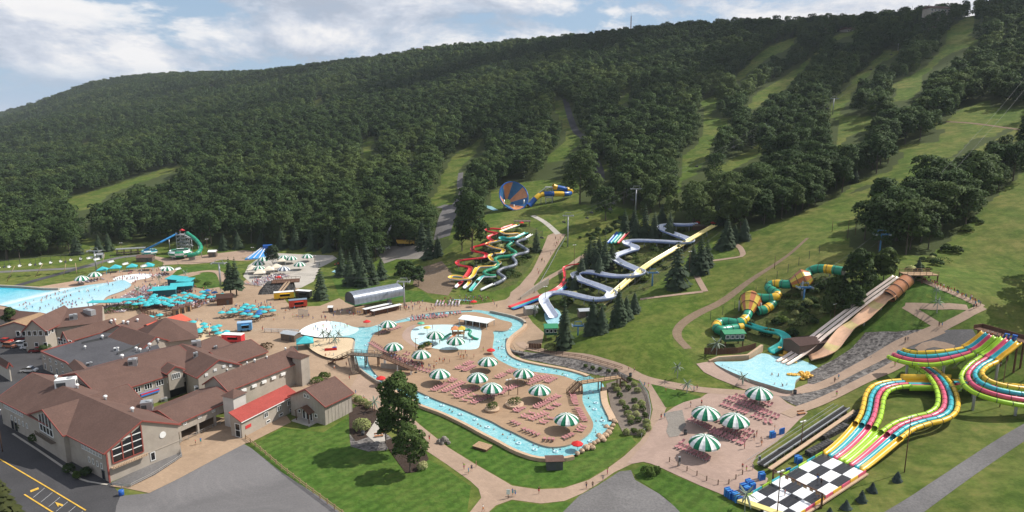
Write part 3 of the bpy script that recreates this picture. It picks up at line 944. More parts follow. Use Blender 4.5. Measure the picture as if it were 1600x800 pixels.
strip('service_road',[(883,155),(890,180),(900,205),(914,218),(935,262),(938,285)],6,M_ASPH,0.10)
sheet('dirt_yard',[(645,445),(652,420),(690,408),(705,425),(712,445),(700,462),(668,458)],M_DIRT,0.06)
sheet('dirt_yard',[(588,392),(605,385),(660,383),(690,392),(680,402),(620,405),(600,412)],M_GRAVL,0.06)
sheet('brick_path',[(733,860),(733,802),(752,778),(748,764),(735,752),(700,727),(664,703),(640,690),(620,668),(570,640),(545,610),(560,585),(590,605),(630,640),(656,664),(700,699),(740,724),(780,747),(800,759),(840,765),(880,763),(920,750),(945,735),(975,713),(1000,690),(1013,670),(1020,640),(1014,612),(1000,594),(1060,600),(1040,640),(1030,670),(1025,700),(1010,716),(985,726),(960,738),(930,759),(910,771),(882,783),(845,787),(800,781),(775,790),(762,802),(740,860)],M_PATH,0.05)
strip('brick_path',[(812,535),(822,543),(850,549),(890,555),(935,564),(975,577),(1005,592),(1050,602),(1100,610),(1160,614),(1200,616)],3.4,M_PATH,0.12)
sheet('pink_plaza',[(1040,645),(1068,629),(1095,622),(1110,613),(1150,613),(1200,618),(1215,618),(1230,630),(1248,638),(1262,645),(1250,655),(1215,690),(1182,713),(1178,733),(1200,748),(1190,762),(1170,775),(1130,774),(1060,744),(1030,730),(1005,722),(980,724),(1010,690),(1020,668)],M_PINK,0.09,smooth=2)
sheet('stone_bed',[(1038,646),(1066,641),(1072,665),(1060,682),(1046,684),(1041,675),(1044,662)],M_GRAVL,0.14)
sheet('splash_deck',[(1088,569),(1110,565),(1125,572),(1168,594),(1204,604),(1230,612),(1262,600),(1290,603),(1262,612),(1230,620),(1200,618),(1160,608),(1120,592),(1100,582)],M_PINK,0.13)
strip('brick_path',[(1245,612),(1280,604),(1340,575),(1400,542),(1450,522),(1471,513)],3.6,M_PATH,0.16)
strip('brick_path',[(1228,650),(1250,640),(1280,629),(1350,595),(1408,566)],3.2,M_PATH,0.17)
strip('brick_path',[(1434,548),(1448,539),(1466,538),(1490,545)],2.2,M_PATH,0.12)
for L_ in ([(1471,513),(1440,494),(1414,478)],[(1414,478),(1460,480),(1512,481)],[(1471,513),(1503,497),(1536,480)],[(1536,480),(1500,463),(1466,449),(1436,437)]):
 strip('queue_path',L_,2.4,M_PATH,0.12,smooth=0)
strip('queue_path',[(1000,468),(1040,463),(1098,456)],1.8,M_PATH,0.14,smooth=0)
strip('queue_path',[(1102,456),(1094,442),(1086,428),(1080,420)],2.2,M_PATH,0.16,smooth=0)
strip('queue_path',[(1110,408),(1140,404),(1160,400),(1157,388),(1148,382)],2.2,M_PATH,0.14)
strip('track',[(1075,545),(1058,525),(1064,508),(1090,490),(1130,470),(1170,440),(1230,400),(1262,372)],[2.6,3.4,3,1.8,1.2],M_DIRT,0.07)
strip('track',[(1478,190),(1530,194),(1620,206)],2.5,M_DIRT,0.08)
sheet('gravel_road',[(1382,800),(1430,771),(1480,738),(1530,705),(1600,662),(1720,590),(1720,640),(1600,690),(1504,756),(1444,800),(1380,860),(1290,860)],M_GRAV,0.05)
sheet('gravel_patch',[(880,800),(905,775),(932,760),(968,737),(986,735),(992,750),(1030,772),(1052,790),(1062,800),(1050,860),(850,860)],M_GRAV,0.07)
sheet('riprap',[(1216,619),(1228,612),(1262,612),(1290,606),(1350,577),(1404,546),(1436,550),(1412,562),(1350,592),(1280,626),(1250,637),(1232,629)],M_RIP,0.10)
sheet('riprap',[(1262,584),(1285,571),(1330,545),(1352,520),(1400,519),(1460,514),(1440,523),(1400,541),(1340,572),(1280,600),(1262,602)],M_RIP,0.11)
sheet('gravel_patch',[(1442,522),(1472,516),(1520,515),(1528,530),(1492,546),(1440,547),(1412,545)],M_GRAV,0.09)
sheet('riprap',[(800,547),(815,549),(850,553),(890,560),(935,569),(975,582),(985,592),(955,590),(920,584),(880,573),(850,567),(815,560)],M_RIP,0.09)
sheet('planting_bed',[(947,600),(955,640),(964,658),(975,680),(1004,681),(1014,664),(1018,640),(1012,616),(1000,600),(975,590)],grain_mat('shale',[(0.25,(0.13,0.105,0.085)),(0.75,(0.25,0.21,0.175))],1.6,0.08),0.10)
sheet('planting_bed',[(545,642),(562,632),(592,642),(600,652),(588,670),(574,684),(556,690),(546,676)],M_MULCH,0.07)
sheet('stone_bed',[(546,678),(556,690),(574,684),(590,668),(606,680),(618,690),(604,704),(575,706),(548,698)],M_RIP,0.09)
sheet('planting_bed',[(600,690),(625,680),(664,704),(670,718),(650,738),(634,740),(610,706)],M_MULCH,0.11)
sheet('terrace',[(572,680),(592,650),(602,640),(612,650),(600,676),(602,690),(586,692)],M_CONC,0.13)
sheet('lawn',[(392,700),(440,668),(505,676),(546,650),(546,690),(575,705),(606,704),(634,740),(664,716),(700,735),(736,760),(730,800),(735,860),(600,860),(540,812),(470,762)],M_LAWN,0.03,smooth=0)
sheet('lawn',[(608,608),(660,636),(712,657),(752,678),(798,702),(844,717),(900,714),(935,692),(985,682),(994,692),(968,714),(945,733),(920,748),(880,761),(840,763),(802,757),(780,745),(740,722),(700,697),(656,662),(630,638)],M_LAWN,0.03)
sheet('lawn',[(764,802),(777,791),(800,783),(845,789),(884,784),(905,790),(890,800),(860,860),(750,860)],M_LAWN,0.04)
sheet('lawn',[(988,737),(1005,726),(1030,732),(1060,746),(1130,777),(1160,800),(1170,860),(1080,860),(1060,798),(1040,778),(1000,752)],M_LAWN,0.06)
sheet('lawn',[(1016,598),(1040,606),(1095,620),(1088,626),(1062,633),(1040,637),(1032,624)],M_LAWN,0.08)
sheet('lawn',[(838,548),(880,550),(932,560),(1000,585),(1080,605),(1160,612),(1110,590),(1090,574),(1070,556),(1052,540),(1050,515),(1070,496),(1105,478),(1150,448),(1170,420),(1160,405),(1100,412),(1104,458),(1060,468),(1000,475),(985,498),(950,515),(900,538)],M_LAWN2,0.04)
sheet('lawn',[(1340,520),(1358,500),(1395,470),(1412,455),(1436,441),(1466,453),(1530,480),(1475,512),(1400,518)],M_LAWN,0.06)
sheet('lawn',[(845,425),(866,396),(884,368),(920,355),(1000,335),(1000,345),(960,365),(920,390),(860,428),(838,445)],M_LAWN2,0.05)
sheet('lawn',[(268,420),(330,412),(372,407),(352,418),(320,421),(286,428),(264,434)],M_LAWN,0.04)
sheet('lawn',[(284,436),(318,427),(340,430),(346,448),(320,452),(300,448)],M_LAWN,0.05)
sheet('lawn',[(517,430),(545,420),(575,430),(590,450),(660,455),(680,470),(640,472),(560,470),(530,462)],M_LAWN,0.06)
sheet('wild_bank',[(716,446),(724,425),(745,400),(780,365),(825,352),(848,362),(842,392),(826,420),(806,444),(770,456),(740,452)],M_WILD,0.08)
sheet('wild_bank',[(856,476),(866,455),(895,430),(930,400),(980,380),(1030,352),(1110,356),(1085,385),(1050,425),(1000,462),(960,490),(925,515),(880,520)],M_WILD,0.06)
sheet('wild_bank',[(1100,545),(1125,505),(1170,480),(1220,440),(1300,410),(1330,420),(1318,470),(1280,500),(1250,530),(1200,545),(1150,555)],M_WILD,0.06)
# ---------------------------------------------------------------- pools
def pools():
 P = [(-60,446),(0,447),(30,448),(70,451),(112,449),(140,445),(172,441),(190,437),(204,443),(203,448),(190,455),(168,463),(158,472),(140,479),(122,486),(96,498),(68,497),(26,484),(0,477),(-60,475)]
 qa,qb,qc = atz(8,477,.3)[:2],atz(116,450,.3)[:2],atz(150,476,.3)[:2]     # the surf line,and a point in the shallows
 d = (qb - qa) / np.linalg.norm(qb - qa); d = np.array((-d[1],d[0]))
 if d @ (qc - qa) < 0: d = -d
 base = float(qa @ d)
 m = water_mat('wave_pool_water',(0.07,0.50,0.62),(0.03,0.42,0.57),foam_at=(d[0],d[1],base - 40,base + 60,5.0,[(0.20,0.0),(0.36,0.25),(0.405,0.9),(0.44,0.32),(0.49,0.62),(0.52,0.36),(0.66,0.5),(0.8,0.85),(1.0,1.0)]),sc=0.12)
 sheet('wave_pool_water',zpoly(P,0.3),m,0,world=True,flat=0.3)
 sheet('pool_beach',[(176,437),(186,432),(206,429),(226,428),(237,430.5),(231,435),(214,438),(203,443),(188,440)],M_FOAM,0.13,smooth=3)
 b = MB()
 l = [atz(x,y,1.2) for x,y in ((-70,444),(0,445.5),(34,447),(70,450),(92,450))]
 for a,c in zip(l,l[1:]):
  b.beam((a[0],a[1],0.5),(c[0],c[1],0.5),1.2,1.5)
 tag(b.build('pool_wall',M_WALLC),'long grey concrete wall along the deep end of the wave pool','wall')
 Q = [(1116,566),(1142,565),(1168,563),(1190,552),(1214,557),(1240,557),(1262,562),(1284,569),(1274,576),(1262,583),(1244,594),(1241,608),(1228,609),(1204,602),(1168,591),(1136,578)]
 zq = max(h(*atz(x,y,5.6)[:2]) for x,y in Q[:6] + [(1200,580)])
 global ZSP
 ZSP = min(zq,6.4) + 0.1
 m = MB().prism(zpoly(Q,ZSP,3),ZSP - 3,ZSP,0,1)
 tag(m.build('splash_pool_water',[M_POOL,M_WALLC]),kind='structure')
 K = [(642,527),(644,515),(658,509),(690,507),(722,508),(742,510),(752,515),(750,535),(744,545),(715,546),(690,546),(660,540),(648,535)]
 sheet('children_pool_water',zpoly(K,ZD + .05,3),M_KID,0,world=True,flat=ZD + 0.02)
 sheet('pale_paving',zpoly([(628,524),(636,512),(650,507),(646,514),(640,524),(648,538),(664,545),(650,543),(634,533)],ZD,2),M_PINK,0,world=True,flat=ZD + 0.008)
 W_ = [(467,520),(478,510),(500,502.5),(518,502),(528,508),(526,518),(508,527),(486,525)]
 sheet('wading_floor',zpoly(W_,ZW + .03,3),M_FOAM,0,world=True,flat=ZW + 0.03)
 sheet('wading_water',zpoly([(515,504),(532,503.5),(550,510),(561,514),(552,522),(530,526),(512,526),(520,515)],ZW + .05,3),M_KID,0,world=True,flat=ZW + 0.05)
 sheet('sand',zpoly([(478,528),(500,529),(520,528),(550,528.5),(552,538),(549,552),(530,560),(505,556),(482,542)],0.8,3),M_SAND,0,world=True,flat=0.75)
 sheet('beer_garden_paving',[(262,560),(262,525),(285,505),(310,502),(352,517),(378,532),(352,545),(315,545)],M_SAND,0.08)
 sheet('pool_water_small',zpoly([(700,466),(712,453),(735,452),(752,458),(745,470),(722,470)],.3,2),M_RIVER,0,world=True,flat=0.5)
 sheet('pool_water_small',[(518,426),(526,420),(533,421),(532,427)],M_POOL,0.3)
 a = atZ(757,322,402)
 sheet('pool_water_small',[(756,321),(768,323),(779,329),(771,330),(760,325)],M_POOL,0.3)
pools()
def retaining():
 """the tan wall above the splash pool and the curved wall by the ramp"""
 def wall(pts,zs,w,mat,label,cat='wall'):
  b = MB()
  P = [np.array(G(x,y)) for x,y in pts]
  for (a,c,z0,z1) in zip(P,P[1:],zs,zs[1:]):
   d = (c - a)[:2]; d = d / np.linalg.norm(d); n = np.array((-d[1],d[0])) * w / 2
   V = []
   for q,z in ((a,z0),(c,z1)):
    for s in (-1,1):
     V += [(q[0] + n[0] * s,q[1] + n[1] * s,q[2] - 1.0),(q[0] + n[0] * s,q[1] + n[1] * s,q[2] + z)]
   b.add(V,[(0,1,5,4),(2,6,7,3),(1,3,7,5),(0,2,3,1),(4,5,7,6)])
  tag(b.build('retaining_wall',mat),label,cat)
 wall([(1108,566),(1122,564),(1168,562),(1190,549)],[0.6,1.4,1.6,2.2],0.8,M_COPE,'tan stepped retaining wall behind the splash pool')
 wall([(813,468),(826,461),(842,452),(857,444)],[1.2,2.0,2.6,2.8],0.5,M_WALLC,'pale board-marked concrete retaining wall beside the red slide')
 wall([(792,532),(793,545),(801,553),(820,556)],[1.0,1.0,1.0,0.8],0.7,M_RIP,'rough boulder wall along the river bend')
retaining()
# ---------------------------------------------------------------- the lodge
def siding_mat(name,col,vert=False,pitch=3.0):
 m,nt,b = newmat(name)
 s = nt.nodes.new('ShaderNodeSeparateXYZ'); nt.links.new(coords(nt),s.inputs[0])
 ax = s.outputs['Z'] if not vert else mth(nt,'ADD',s.outputs['X'],s.outputs['Y'])
 w = mth(nt,'FRACT',mth(nt,'MULTIPLY',ax,pitch))
 n1 = noise(nt,coords(nt),0.35,5,0.65); n2 = noise(nt,coords(nt),3.0,4,0.7)
 c = mixc(nt,ramp(nt,n1,[(0.35,0.0),(0.7,1.0)]),tuple(x * 0.86 for x in col),tuple(x * 1.08 for x in col))
 c = mixc(nt,ramp(nt,n2,[(0.5,0.0),(0.8,0.25)]),c,tuple(x * 0.7 for x in col))
 c = mixc(nt,ramp(nt,w,[(0.0,0.45),(0.14,0.0)]),c,tuple(x * 0.55 for x in col))
 nt.links.new(c,b.inputs['Base Color'])
 b.inputs['Roughness'].default_value = 0.8
 b.inputs['Specular IOR Level'].default_value = 0.2
 bump(nt,b,w,0.35,0.03)
 return m
def shingle_mat(name,col):
 m,nt,b = newmat(name)
 p = coords(nt)
 n1 = noise(nt,p,0.22,5,0.62,0.5); n2 = noise(nt,p,2.6,4,0.75)
 s = nt.nodes.new('ShaderNodeSeparateXYZ'); nt.links.new(p,s.inputs[0])
 w = mth(nt,'FRACT',mth(nt,'MULTIPLY',s.outputs['Z'],7.0))
 c = ramp(nt,n2,[(0.25,tuple(x * 0.72 for x in col)),(0.75,tuple(x * 1.22 for x in col))])
 c = mixc(nt,ramp(nt,n1,[(0.40,0.0),(0.72,0.45)]),c,tuple(x * 0.6 for x in col))
 c = mixc(nt,ramp(nt,w,[(0.0,0.3),(0.25,0.0)]),c,tuple(x * 0.6 for x in col))
 nt.links.new(c,b.inputs['Base Color'])
 b.inputs['Roughness'].default_value = 0.92
 b.inputs['Specular IOR Level'].default_value = 0.12
 bump(nt,b,n2,0.4,0.04)
 return m
M_SID = siding_mat('grey_siding',(0.41,0.36,0.305))
M_SIDV = siding_mat('board_siding',(0.39,0.345,0.295),True,0.9)
M_SHIN = shingle_mat('brown_shingle',(0.142,0.087,0.071))
M_SHIN2 = shingle_mat('red_shingle',(0.36,0.075,0.062))
M_TRIM = paint('red_trim',(0.27,0.07,0.055),0.6)
M_GLASS = paint('dark_glass',(0.012,0.014,0.017),0.12,0.6,0.1)
M_DARK = paint('interior_shade',(0.02,0.018,0.016),0.9,0.1)  # near-black colour that stands in for shade inside openings
M_METAL = paint('grey_metal',(0.36,0.37,0.38),0.45,0.5,0.12,1.0,0.3)
M_GALV = paint('galvanised_steel',(0.42,0.43,0.44),0.4,0.5,0.15,1.0,0.55)
M_STEELD = paint('dark_steel',(0.07,0.072,0.075),0.5,0.4)
M_WOOD = paint('weathered_timber',(0.15,0.12,0.095),0.85,0.15,0.3,2.0)
M_WOODB = paint('brown_timber',(0.13,0.07,0.045),0.8,0.2,0.25,2.0)
M_TAN = paint('tan_timber',(0.36,0.24,0.145),0.8,0.2,0.25,2.0)
M_FLAT = grain_mat('flat_roof',[(0.3,(0.062,0.062,0.070)),(0.7,(0.105,0.104,0.112))],1.6,0.13,0.9,0.1,0.02,0.2,0.35)
M_AWN = paint('red_metal_roof',(0.58,0.10,0.055),0.5,0.4,0.12,0.8)
M_TEAL = paint('teal_canvas',(0.055,0.42,0.46),0.7,0.25,0.15,0.6)
M_TEALD = paint('blue_canvas',(0.03,0.16,0.42),0.7,0.25,0.15,0.6)
def gframe(r0,r1,zr):
 a = atz(*r0,zr); c = atz(*r1,zr)
 d = (c - a)[:2]; L = float(np.linalg.norm(d))
 ang = math.atan2(d[1],d[0])
 m = (a + c)[:2] / 2
 return m,ang,L
def to_local(P,m,ang):
 c,s = math.cos(-ang),math.sin(-ang)
 x,y = P[0] - m[0],P[1] - m[1]
 return x * c - y * s,x * s + y * c
def window(t,p,n,w,hh,cols=1,rows=1,frame=M_WHITE,name='window'):
 """p: centre on the wall (local), n: outward horizontal normal"""
 n = Vector((n[0],n[1],0)); n.normalize()
 tx = Vector((-n.y,n.x,0)); p = Vector(p)
 key = ('win',round(w,2),round(hh,2),cols,rows,frame.name)
 if key not in MATS:
  b = MB(); q = MB()
  fr = 0.13
  for xx in [-w / 2 + w * i / cols for i in range(cols + 1)]:
   b.box(xx,0.03,-hh / 2 - fr / 2,fr,0.14,hh + fr)
  for zz in [-hh / 2 + hh * i / rows for i in range(rows + 1)]:
   b.box(0,0.034,zz - fr / 2,w,0.12,fr)
  for i in range(cols):
   for j in range(rows):
    q.box(-w / 2 + w * (i + .5) / cols,0.01,-hh / 2 + hh * j / rows + fr / 2 + .004,w / cols - fr - .008,0.05,hh / rows - fr - .008)
  MATS[key] = (b.mesh('window',frame),q.mesh('pane',M_GLASS))
 a = math.atan2(tx.y,tx.x) + math.pi
 o = linkmesh(name,MATS[key][0],t,p,a)
 linkmesh('pane',MATS[key][1],o)
 return o
def gable(name,label,r0,r1,zr,ze,eave,base=0.0,over=0.6,wall=None,roof=None,cat='building',fascia=True,hw=None,cut=(0.3,0.3),floor=None):
 """a gabled building given by the two ends of its ridge and one eave corner in the picture"""
 m,ang,L = gframe(r0,r1,zr)
 if hw is None:
  hw = abs(to_local(atz(*eave,ze),m,ang)[1])
 g0 = h(m[0],m[1]) if floor is None else floor
 t = thing(name,label,cat,(m[0],m[1],g0),ang)
 zr -= g0; ze -= g0
 wh = hw - over
 zw = ze + (zr - ze) * over / hw - 0.12
 x0,x1 = -L / 2 + cut[0],L / 2 - cut[1]
 b = MB()
 zp = zr - 0.14
 b.add([(x0,-wh,base),(x0,wh,base),(x0,wh,zw),(x0,0,zp),(x0,-wh,zw),(x1,-wh,base),(x1,wh,base),(x1,wh,zw),(x1,0,zp),(x1,-wh,zw)],
  [(0,4,3,2,1),(5,6,7,8,9),(0,5,9,4),(1,2,7,6),(0,1,6,5)])
 b.build('wall',wall or M_SID,t)
 r = MB()
 th = 0.16
 for s in (-1,1):
  r.add([(-L / 2,s * hw,ze),(L / 2,s * hw,ze),(L / 2,0,zr),(-L / 2,0,zr),(-L / 2,s * hw,ze - th),(L / 2,s * hw,ze - th),(L / 2,0,zr - th),(-L / 2,0,zr - th)],
   [(0,1,2,3) if s < 0 else (3,2,1,0),(7,6,5,4) if s < 0 else (4,5,6,7),(0,4,5,1),(1,5,6,2),(3,7,4,0)])
 r.build('roof',roof or M_SHIN,t)
 if fascia:
  f = MB()
  for x in (-L / 2 - .03,L / 2 + .03):
   for s in (-1,1):
    f.beam((x,s * (hw + .02),ze - .14),(x,0,zr - .12),0.14,0.34)
  for s in (-1,1):
   f.beam((-L / 2,s * (hw + .04),ze - .13),(L / 2,s * (hw + .04),ze - .13),0.12,0.26)
  f.build('fascia',M_TRIM,t)
 t['dims'] = (L,hw,wh,zr,ze,x0,x1)
 return t
def T(t):
 return t['dims']
def lodge():
 t = gable('lodge_hall','big grey lodge hall with brown gable roof and tall red framed gable windows',(50,582),(222,657),11.2,7.0,(162,709))
 L,hw,wh,zr,ze,x0,x1 = T(t)
 g = MB(); q = []
 slope = (zr - ze) / hw
 y0,y1 = -6.9,-0.35
 cols = 3
 wcol = (y1 - y0) / cols
 fr = MB()
 for i in range(cols + 1):
  y = y0 + wcol * i
  top = zr - 0.75 - slope * abs(y)
  fr.beam((x1 + .08,y,3.9),(x1 + .08,y,top),0.24,0.24)
 fr.beam((x1 + .08,y0,3.9),(x1 + .08,y1,3.9),0.22,0.22)
 wf = fr.build('window_wall',M_TRIM,t)
 for i in range(cols):
  ya,yb = y0 + wcol * i + .14,y0 + wcol * (i + 1) - .14
  za,zb = zr - 1.0 - slope * abs(ya),zr - 1.0 - slope * abs(yb)
  rows = [3.95,5.5,7.05,8.6]
  for k in range(len(rows)):
   lo = rows[k] + .1
   hi_a = min(rows[k + 1] - .1 if k + 1 < len(rows) else 99,za); hi_b = min(rows[k + 1] - .1 if k + 1 < len(rows) else 99,zb)
   if hi_b <= lo + .25: continue
   hi_a = max(hi_a,lo + .02)
   x = x1 + .05
   b = MB().add([(x,ya,lo),(x,yb,lo),(x,yb,hi_b),(x,ya,hi_a),(x - .06,ya,lo),(x - .06,yb,lo),(x - .06,yb,hi_b),(x - .06,ya,hi_a)],[(0,1,2,3),(3,2,6,7),(0,4,5,1),(1,5,6,2),(0,3,7,4)])
   b.build('pane',M_GLASS,wf)
   if k + 1 < len(rows) and zb > rows[k + 1] + .2:
    MB().beam((x1 + .09,ya,rows[k + 1]),(x1 + .09,yb,rows[k + 1]),.14,.16).build('rail',M_WHITE,wf)
 pl = MB().box(x1 + .55,(y0 + y1) / 2 - .2,3.1,1.0,y1 - y0 + .8,.12)
 for i in range(14):
  pl.box(x1 + 1.02,y0 - .3 + (y1 - y0 + .6) * i / 13,3.2,.09,.3,.5)
 pl.box(x1 + 1.02,(y0 + y1) / 2,3.68,.13,y1 - y0 + .8,.1)
 pl.build('planter_balcony',M_COPE,t)
 MB().cyl((x1 + .0,4.3,6.0),(x1 + .12,4.3,6.0),0.75,0.75,16).build('round_sign',M_WHITE,t)
 window(t,(x1 + .02,1.6,1.9),(1,0),1.0,1.9,1,1,M_WHITE,'door')
 MB().box(x1 + .05,0,3.0,.1,2 * wh,.14).build('belt_course',M_SID,t)
 MB().beam((x1 + .1,-wh,0),(x1 + .1,-wh,ze),.3,.3).build('corner_board',M_TRIM,t)
 for k in range(7):
  window(t,(x1 - 2.6 - k * 1.25,-wh - .02,5.75),(0,-1),.95,1.5,2,2)
 for k in range(4):
  window(t,(x1 - 2.6 - k * 1.75,-wh - .02,3.1),(0,-1),.6,1.2)
 window(t,(x1 - 2.2,-wh - .02,1.1),(0,-1),1.0,2.1,1,1,M_STEELD,'door')
 for k in range(9):
  window(t,(x0 + 12.5 - k * 1.2,-wh - .02,5.75),(0,-1),.9,1.4,2,2)
 for k in range(5):
  window(t,(x0 + 14.5 - k * 2.1,-wh - .02,3.2),(0,-1),.6,1.2)
 for k in range(2):
  window(t,(x0 + 8.0 - k * 2.0,-wh - .02,1.2),(0,-1),1.2,2.3,1,1,M_STEELD,'door')
 c = gable('lodge_wing','brown roofed cross wing with a glazed gable above the shaded car park side',(66,640),(200,600),10.7,7.0,(98,681),base=0.02)
 L,hw,wh,zr,ze,x0,x1 = T(c)
 sl = (zr - ze) / hw
 f = MB()
 ys = [-3.6,-1.8,0,1.8,3.6]
 for y in ys:
  f.beam((x0 - .08,y,4.6),(x0 - .08,y,zr - .8 - sl * abs(y)),.16,.16)
 f.beam((x0 - .08,-3.6,4.6),(x0 - .08,3.6,4.6),.16,.16)
 f.beam((x0 - .08,-3.6,6.4),(x0 - .08,3.6,6.4),.12,.12)
 w = f.build('window_wall',M_WHITE,c)
 for a,b_ in zip(ys,ys[1:]):
  for lo,hi in ((4.7,6.32),(6.48,99)):
   ha = min(hi,zr - 1 - sl * abs(a)); hb = min(hi,zr - 1 - sl * abs(b_))
   if max(ha,hb) < lo + .2: continue
   ha = max(ha,lo + .02); hb = max(hb,lo + .02)
   a1,b1 = a + .1,b_ - .1
   x = x0 - .05
   MB().add([(x,a1,lo),(x,b1,lo),(x,b1,hb),(x,a1,ha),(x + .06,a1,lo),(x + .06,b1,lo),(x + .06,b1,hb),(x + .06,a1,ha)],[(3,2,1,0),(7,6,2,3),(1,5,4,0),(2,6,5,1),(4,7,3,0)]).build('pane',M_GLASS,w)
 k = MB().box(x0 - .5,0,3.6,1.0,9.0,.12)
 for i in range(20): k.box(x0 - .96,-4.4 + 8.8 * i / 19,3.7,.07,.12,.8)
 k.box(x0 - .96,0,4.5,.1,9.0,.1)
 k.build('balcony',M_WOOD,c)
 t = gable('lodge_wing','long brown roofed lodge wing with a row of triple windows over a dark passage',(118,583),(280,539),10.4,6.8,(200,606))
 L,hw,wh,zr,ze,x0,x1 = T(t)
 for kx in range(6):
  window(t,(x1 - 3.0 - kx * 3.1,-wh - .02,5.3),(0,-1),2.0,1.5,3,1)
 MB().box(x1 - 5.5,-wh - .03,.1,8.5,.14,3.2).build('passage',M_DARK,t)  # flat slab on the wall, the passage's shade painted as near-black
 MB().box(x1 - 15.2,-wh - .2,3.0,5.0,.3,.9).build('sign',[paint('sign_blue',(.05,.2,.6),.5)],t)
 MB().box(x1 - 15.2,-wh - .37,3.45,4.9,.03,.42).build('sign_band',[paint('sign_red',(.6,.05,.06),.5)],t)
 t = gable('lodge_gable','narrow gabled bay with white window over the lodge passage',(262,566),(274,572),9.2,7.6,(282,588),base=2.6,fascia=True,hw=2.6)
 L,hw,wh,zr,ze,x0,x1 = T(t)
 window(t,(x1 + .02,0,6.3),(1,0),2.2,1.5,4,1)
 t = gable('lodge_hall','brown gabled hall with white vents high in its grey gable',(284,537),(342,562),10.0,6.6,(306,590))
 L,hw,wh,zr,ze,x0,x1 = T(t)
 for y,z in ((-3.8,6.2),(-1.2,6.9),(1.4,7.2),(3.4,6.9)):
  MB().box(x1 + .06,y,z,.2,.9,.7).build('vent',M_WHITE,t)
 t = gable('walkway_wing','low brown roofed wing raised on posts over an open walkway',(247,641),(338,604),7.3,5.3,(277,662),base=2.7,wall=M_SIDV)
 L,hw,wh,zr,ze,x0,x1 = T(t)
 for kx in range(4):
  MB().box(x0 + .6 + (L - 1.8) * kx / 3,-wh + .3,0,.5,.5,2.7).build('post',M_SID,t)
 MB().box(0,wh - .6,0,L - .8,.2,2.69).build('back_wall',M_DARK,t)  # painted near-black for the shade under the wing
 for kx in range(4):
  window(t,(x0 + 2 + (L - 4.5) * kx / 3,-wh - .02,4.35),(0,-1),.8,.8,2,2)
 r = MB()
 for kx in range(8):
  r.box(x0 + (L - .6) * kx / 7,-wh - .4,0,.08,.08,1.0)
 r.box(0,-wh - .4,.95,L,.1,.08); r.box(0,-wh - .4,.5,L,.07,.06)
 r.build('railing',M_GALV,t)
 zf,zb = 4.4,6.3
 Pf0 = atz(377,660,zf)[:2]; Pf1 = atz(466,615,zf)[:2]; Pb1 = atz(447,601,zb)[:2]; Pb0 = atz(347,645,zf + .7)[:2]
 Pb0 = Pf0 + (Pb1 - Pf1)
 o = Pf0
 t = thing('red_roofed_annexe','grey annexe with a single sloping red shingle roof','building',(o[0],o[1],0))
 lo = lambda P,z: (P[0] - o[0],P[1] - o[1],z)
 MB().add([lo(Pf0,zf),lo(Pf1,zf),lo(Pb1,zb),lo(Pb0,zb),lo(Pf0,zf - .2),lo(Pf1,zf - .2),lo(Pb1,zb - .2),lo(Pb0,zb - .2)],[(0,1,2,3),(7,6,5,4),(0,4,5,1),(1,5,6,2),(3,7,4,0)]).build('roof',M_SHIN2,t)
 dv = (Pf1 - Pf0) / np.linalg.norm(Pf1 - Pf0); bv = (Pb0 - Pf0); bl = np.linalg.norm(bv); bv = bv / bl
 W0 = Pf0 + dv * .35 + bv * .45; W1 = Pf1 - dv * .35 + bv * .45; W2 = Pb1 - dv * .35 - bv * .05; W3 = Pb0 + dv * .35 - bv * .05
 zwf = zf + (zb - zf) * .45 / bl - .26; zwb = zb - .28
 MB().add([lo(W0,0),lo(W1,0),lo(W2,0),lo(W3,0),lo(W0,zwf),lo(W1,zwf),lo(W2,zwb),lo(W3,zwb)],[(0,1,5,4),(1,2,6,5),(3,0,4,7),(2,3,7,6),(4,5,6,7)]).build('wall',M_SID,t)
 nf = -bv; ff = float(np.linalg.norm(W1 - W0))
 for s in (.42,.66,.86):
  P = W0 + dv * ff * s + nf * .02
  window(t,lo(P,2.9),nf,1.3,1.3,2,1)
  P = W0 + dv * ff * (s + .03) + nf * .02
  window(t,lo(P,.9),nf,1.3,.6)
 P = W0 + dv * ff * .11 + nf * .04
 MB().beam(lo(P - dv * .9,2.3),lo(P + dv * .9,2.3),.08,.8).build('sign',[paint('red_sign',(.6,.05,.05),.5)],t)
 P = W0 + bv * 1.2 - dv * .02
 window(t,lo(P,1.9),-dv,1.6,3.4,1,2,M_WHITE,'door')
 MB().beam(lo(Pf0 - bv * .04,zf - .1),lo(Pf1 - bv * .04,zf - .1),.1,.18).build('gutter',M_WHITE,t)
 P = atz(364,640,4.6)
 t = thing('stair_tower','pale square stair tower with a small brown hip roof','tower',(P[0],P[1] + 1.4,0),math.atan2(dv[1],dv[0]))
 MB().box(0,0,0,4.0,3.6,8.2).build('wall',[paint('pale_siding',(.58,.54,.5),.7,.2,.08,.5)],t)
 MB().add([(-2.4,-2.2,8.15),(2.4,-2.2,8.15),(2.4,2.2,8.15),(-2.4,2.2,8.15),(0,0,9.6)],[(3,2,1,0),(0,1,4),(1,2,4),(2,3,4),(3,0,4)]).build('roof',M_SHIN,t)
 t = gable('barn','grey board and batten barn with a steep brown roof and small entry porch',(523,588),(477,608),8.6,5.3,(503,638),wall=M_SIDV,cut=(.3,.3))
 L,hw,wh,zr,ze,x0,x1 = T(t)
 for y in (-.55,.55):
  window(t,(x1 + .02,y,6.6),(1,0),.7,.9)
 for y in (-3.0,3.0):
  window(t,(x1 + .02,y,1.9),(1,0),.8,.9)
 for y in (-1.3,0,1.3):
  window(t,(x1 + .03,y,1.35),(1,0),.9,2.3,1,1,M_WHITE,'door')
 p = MB()
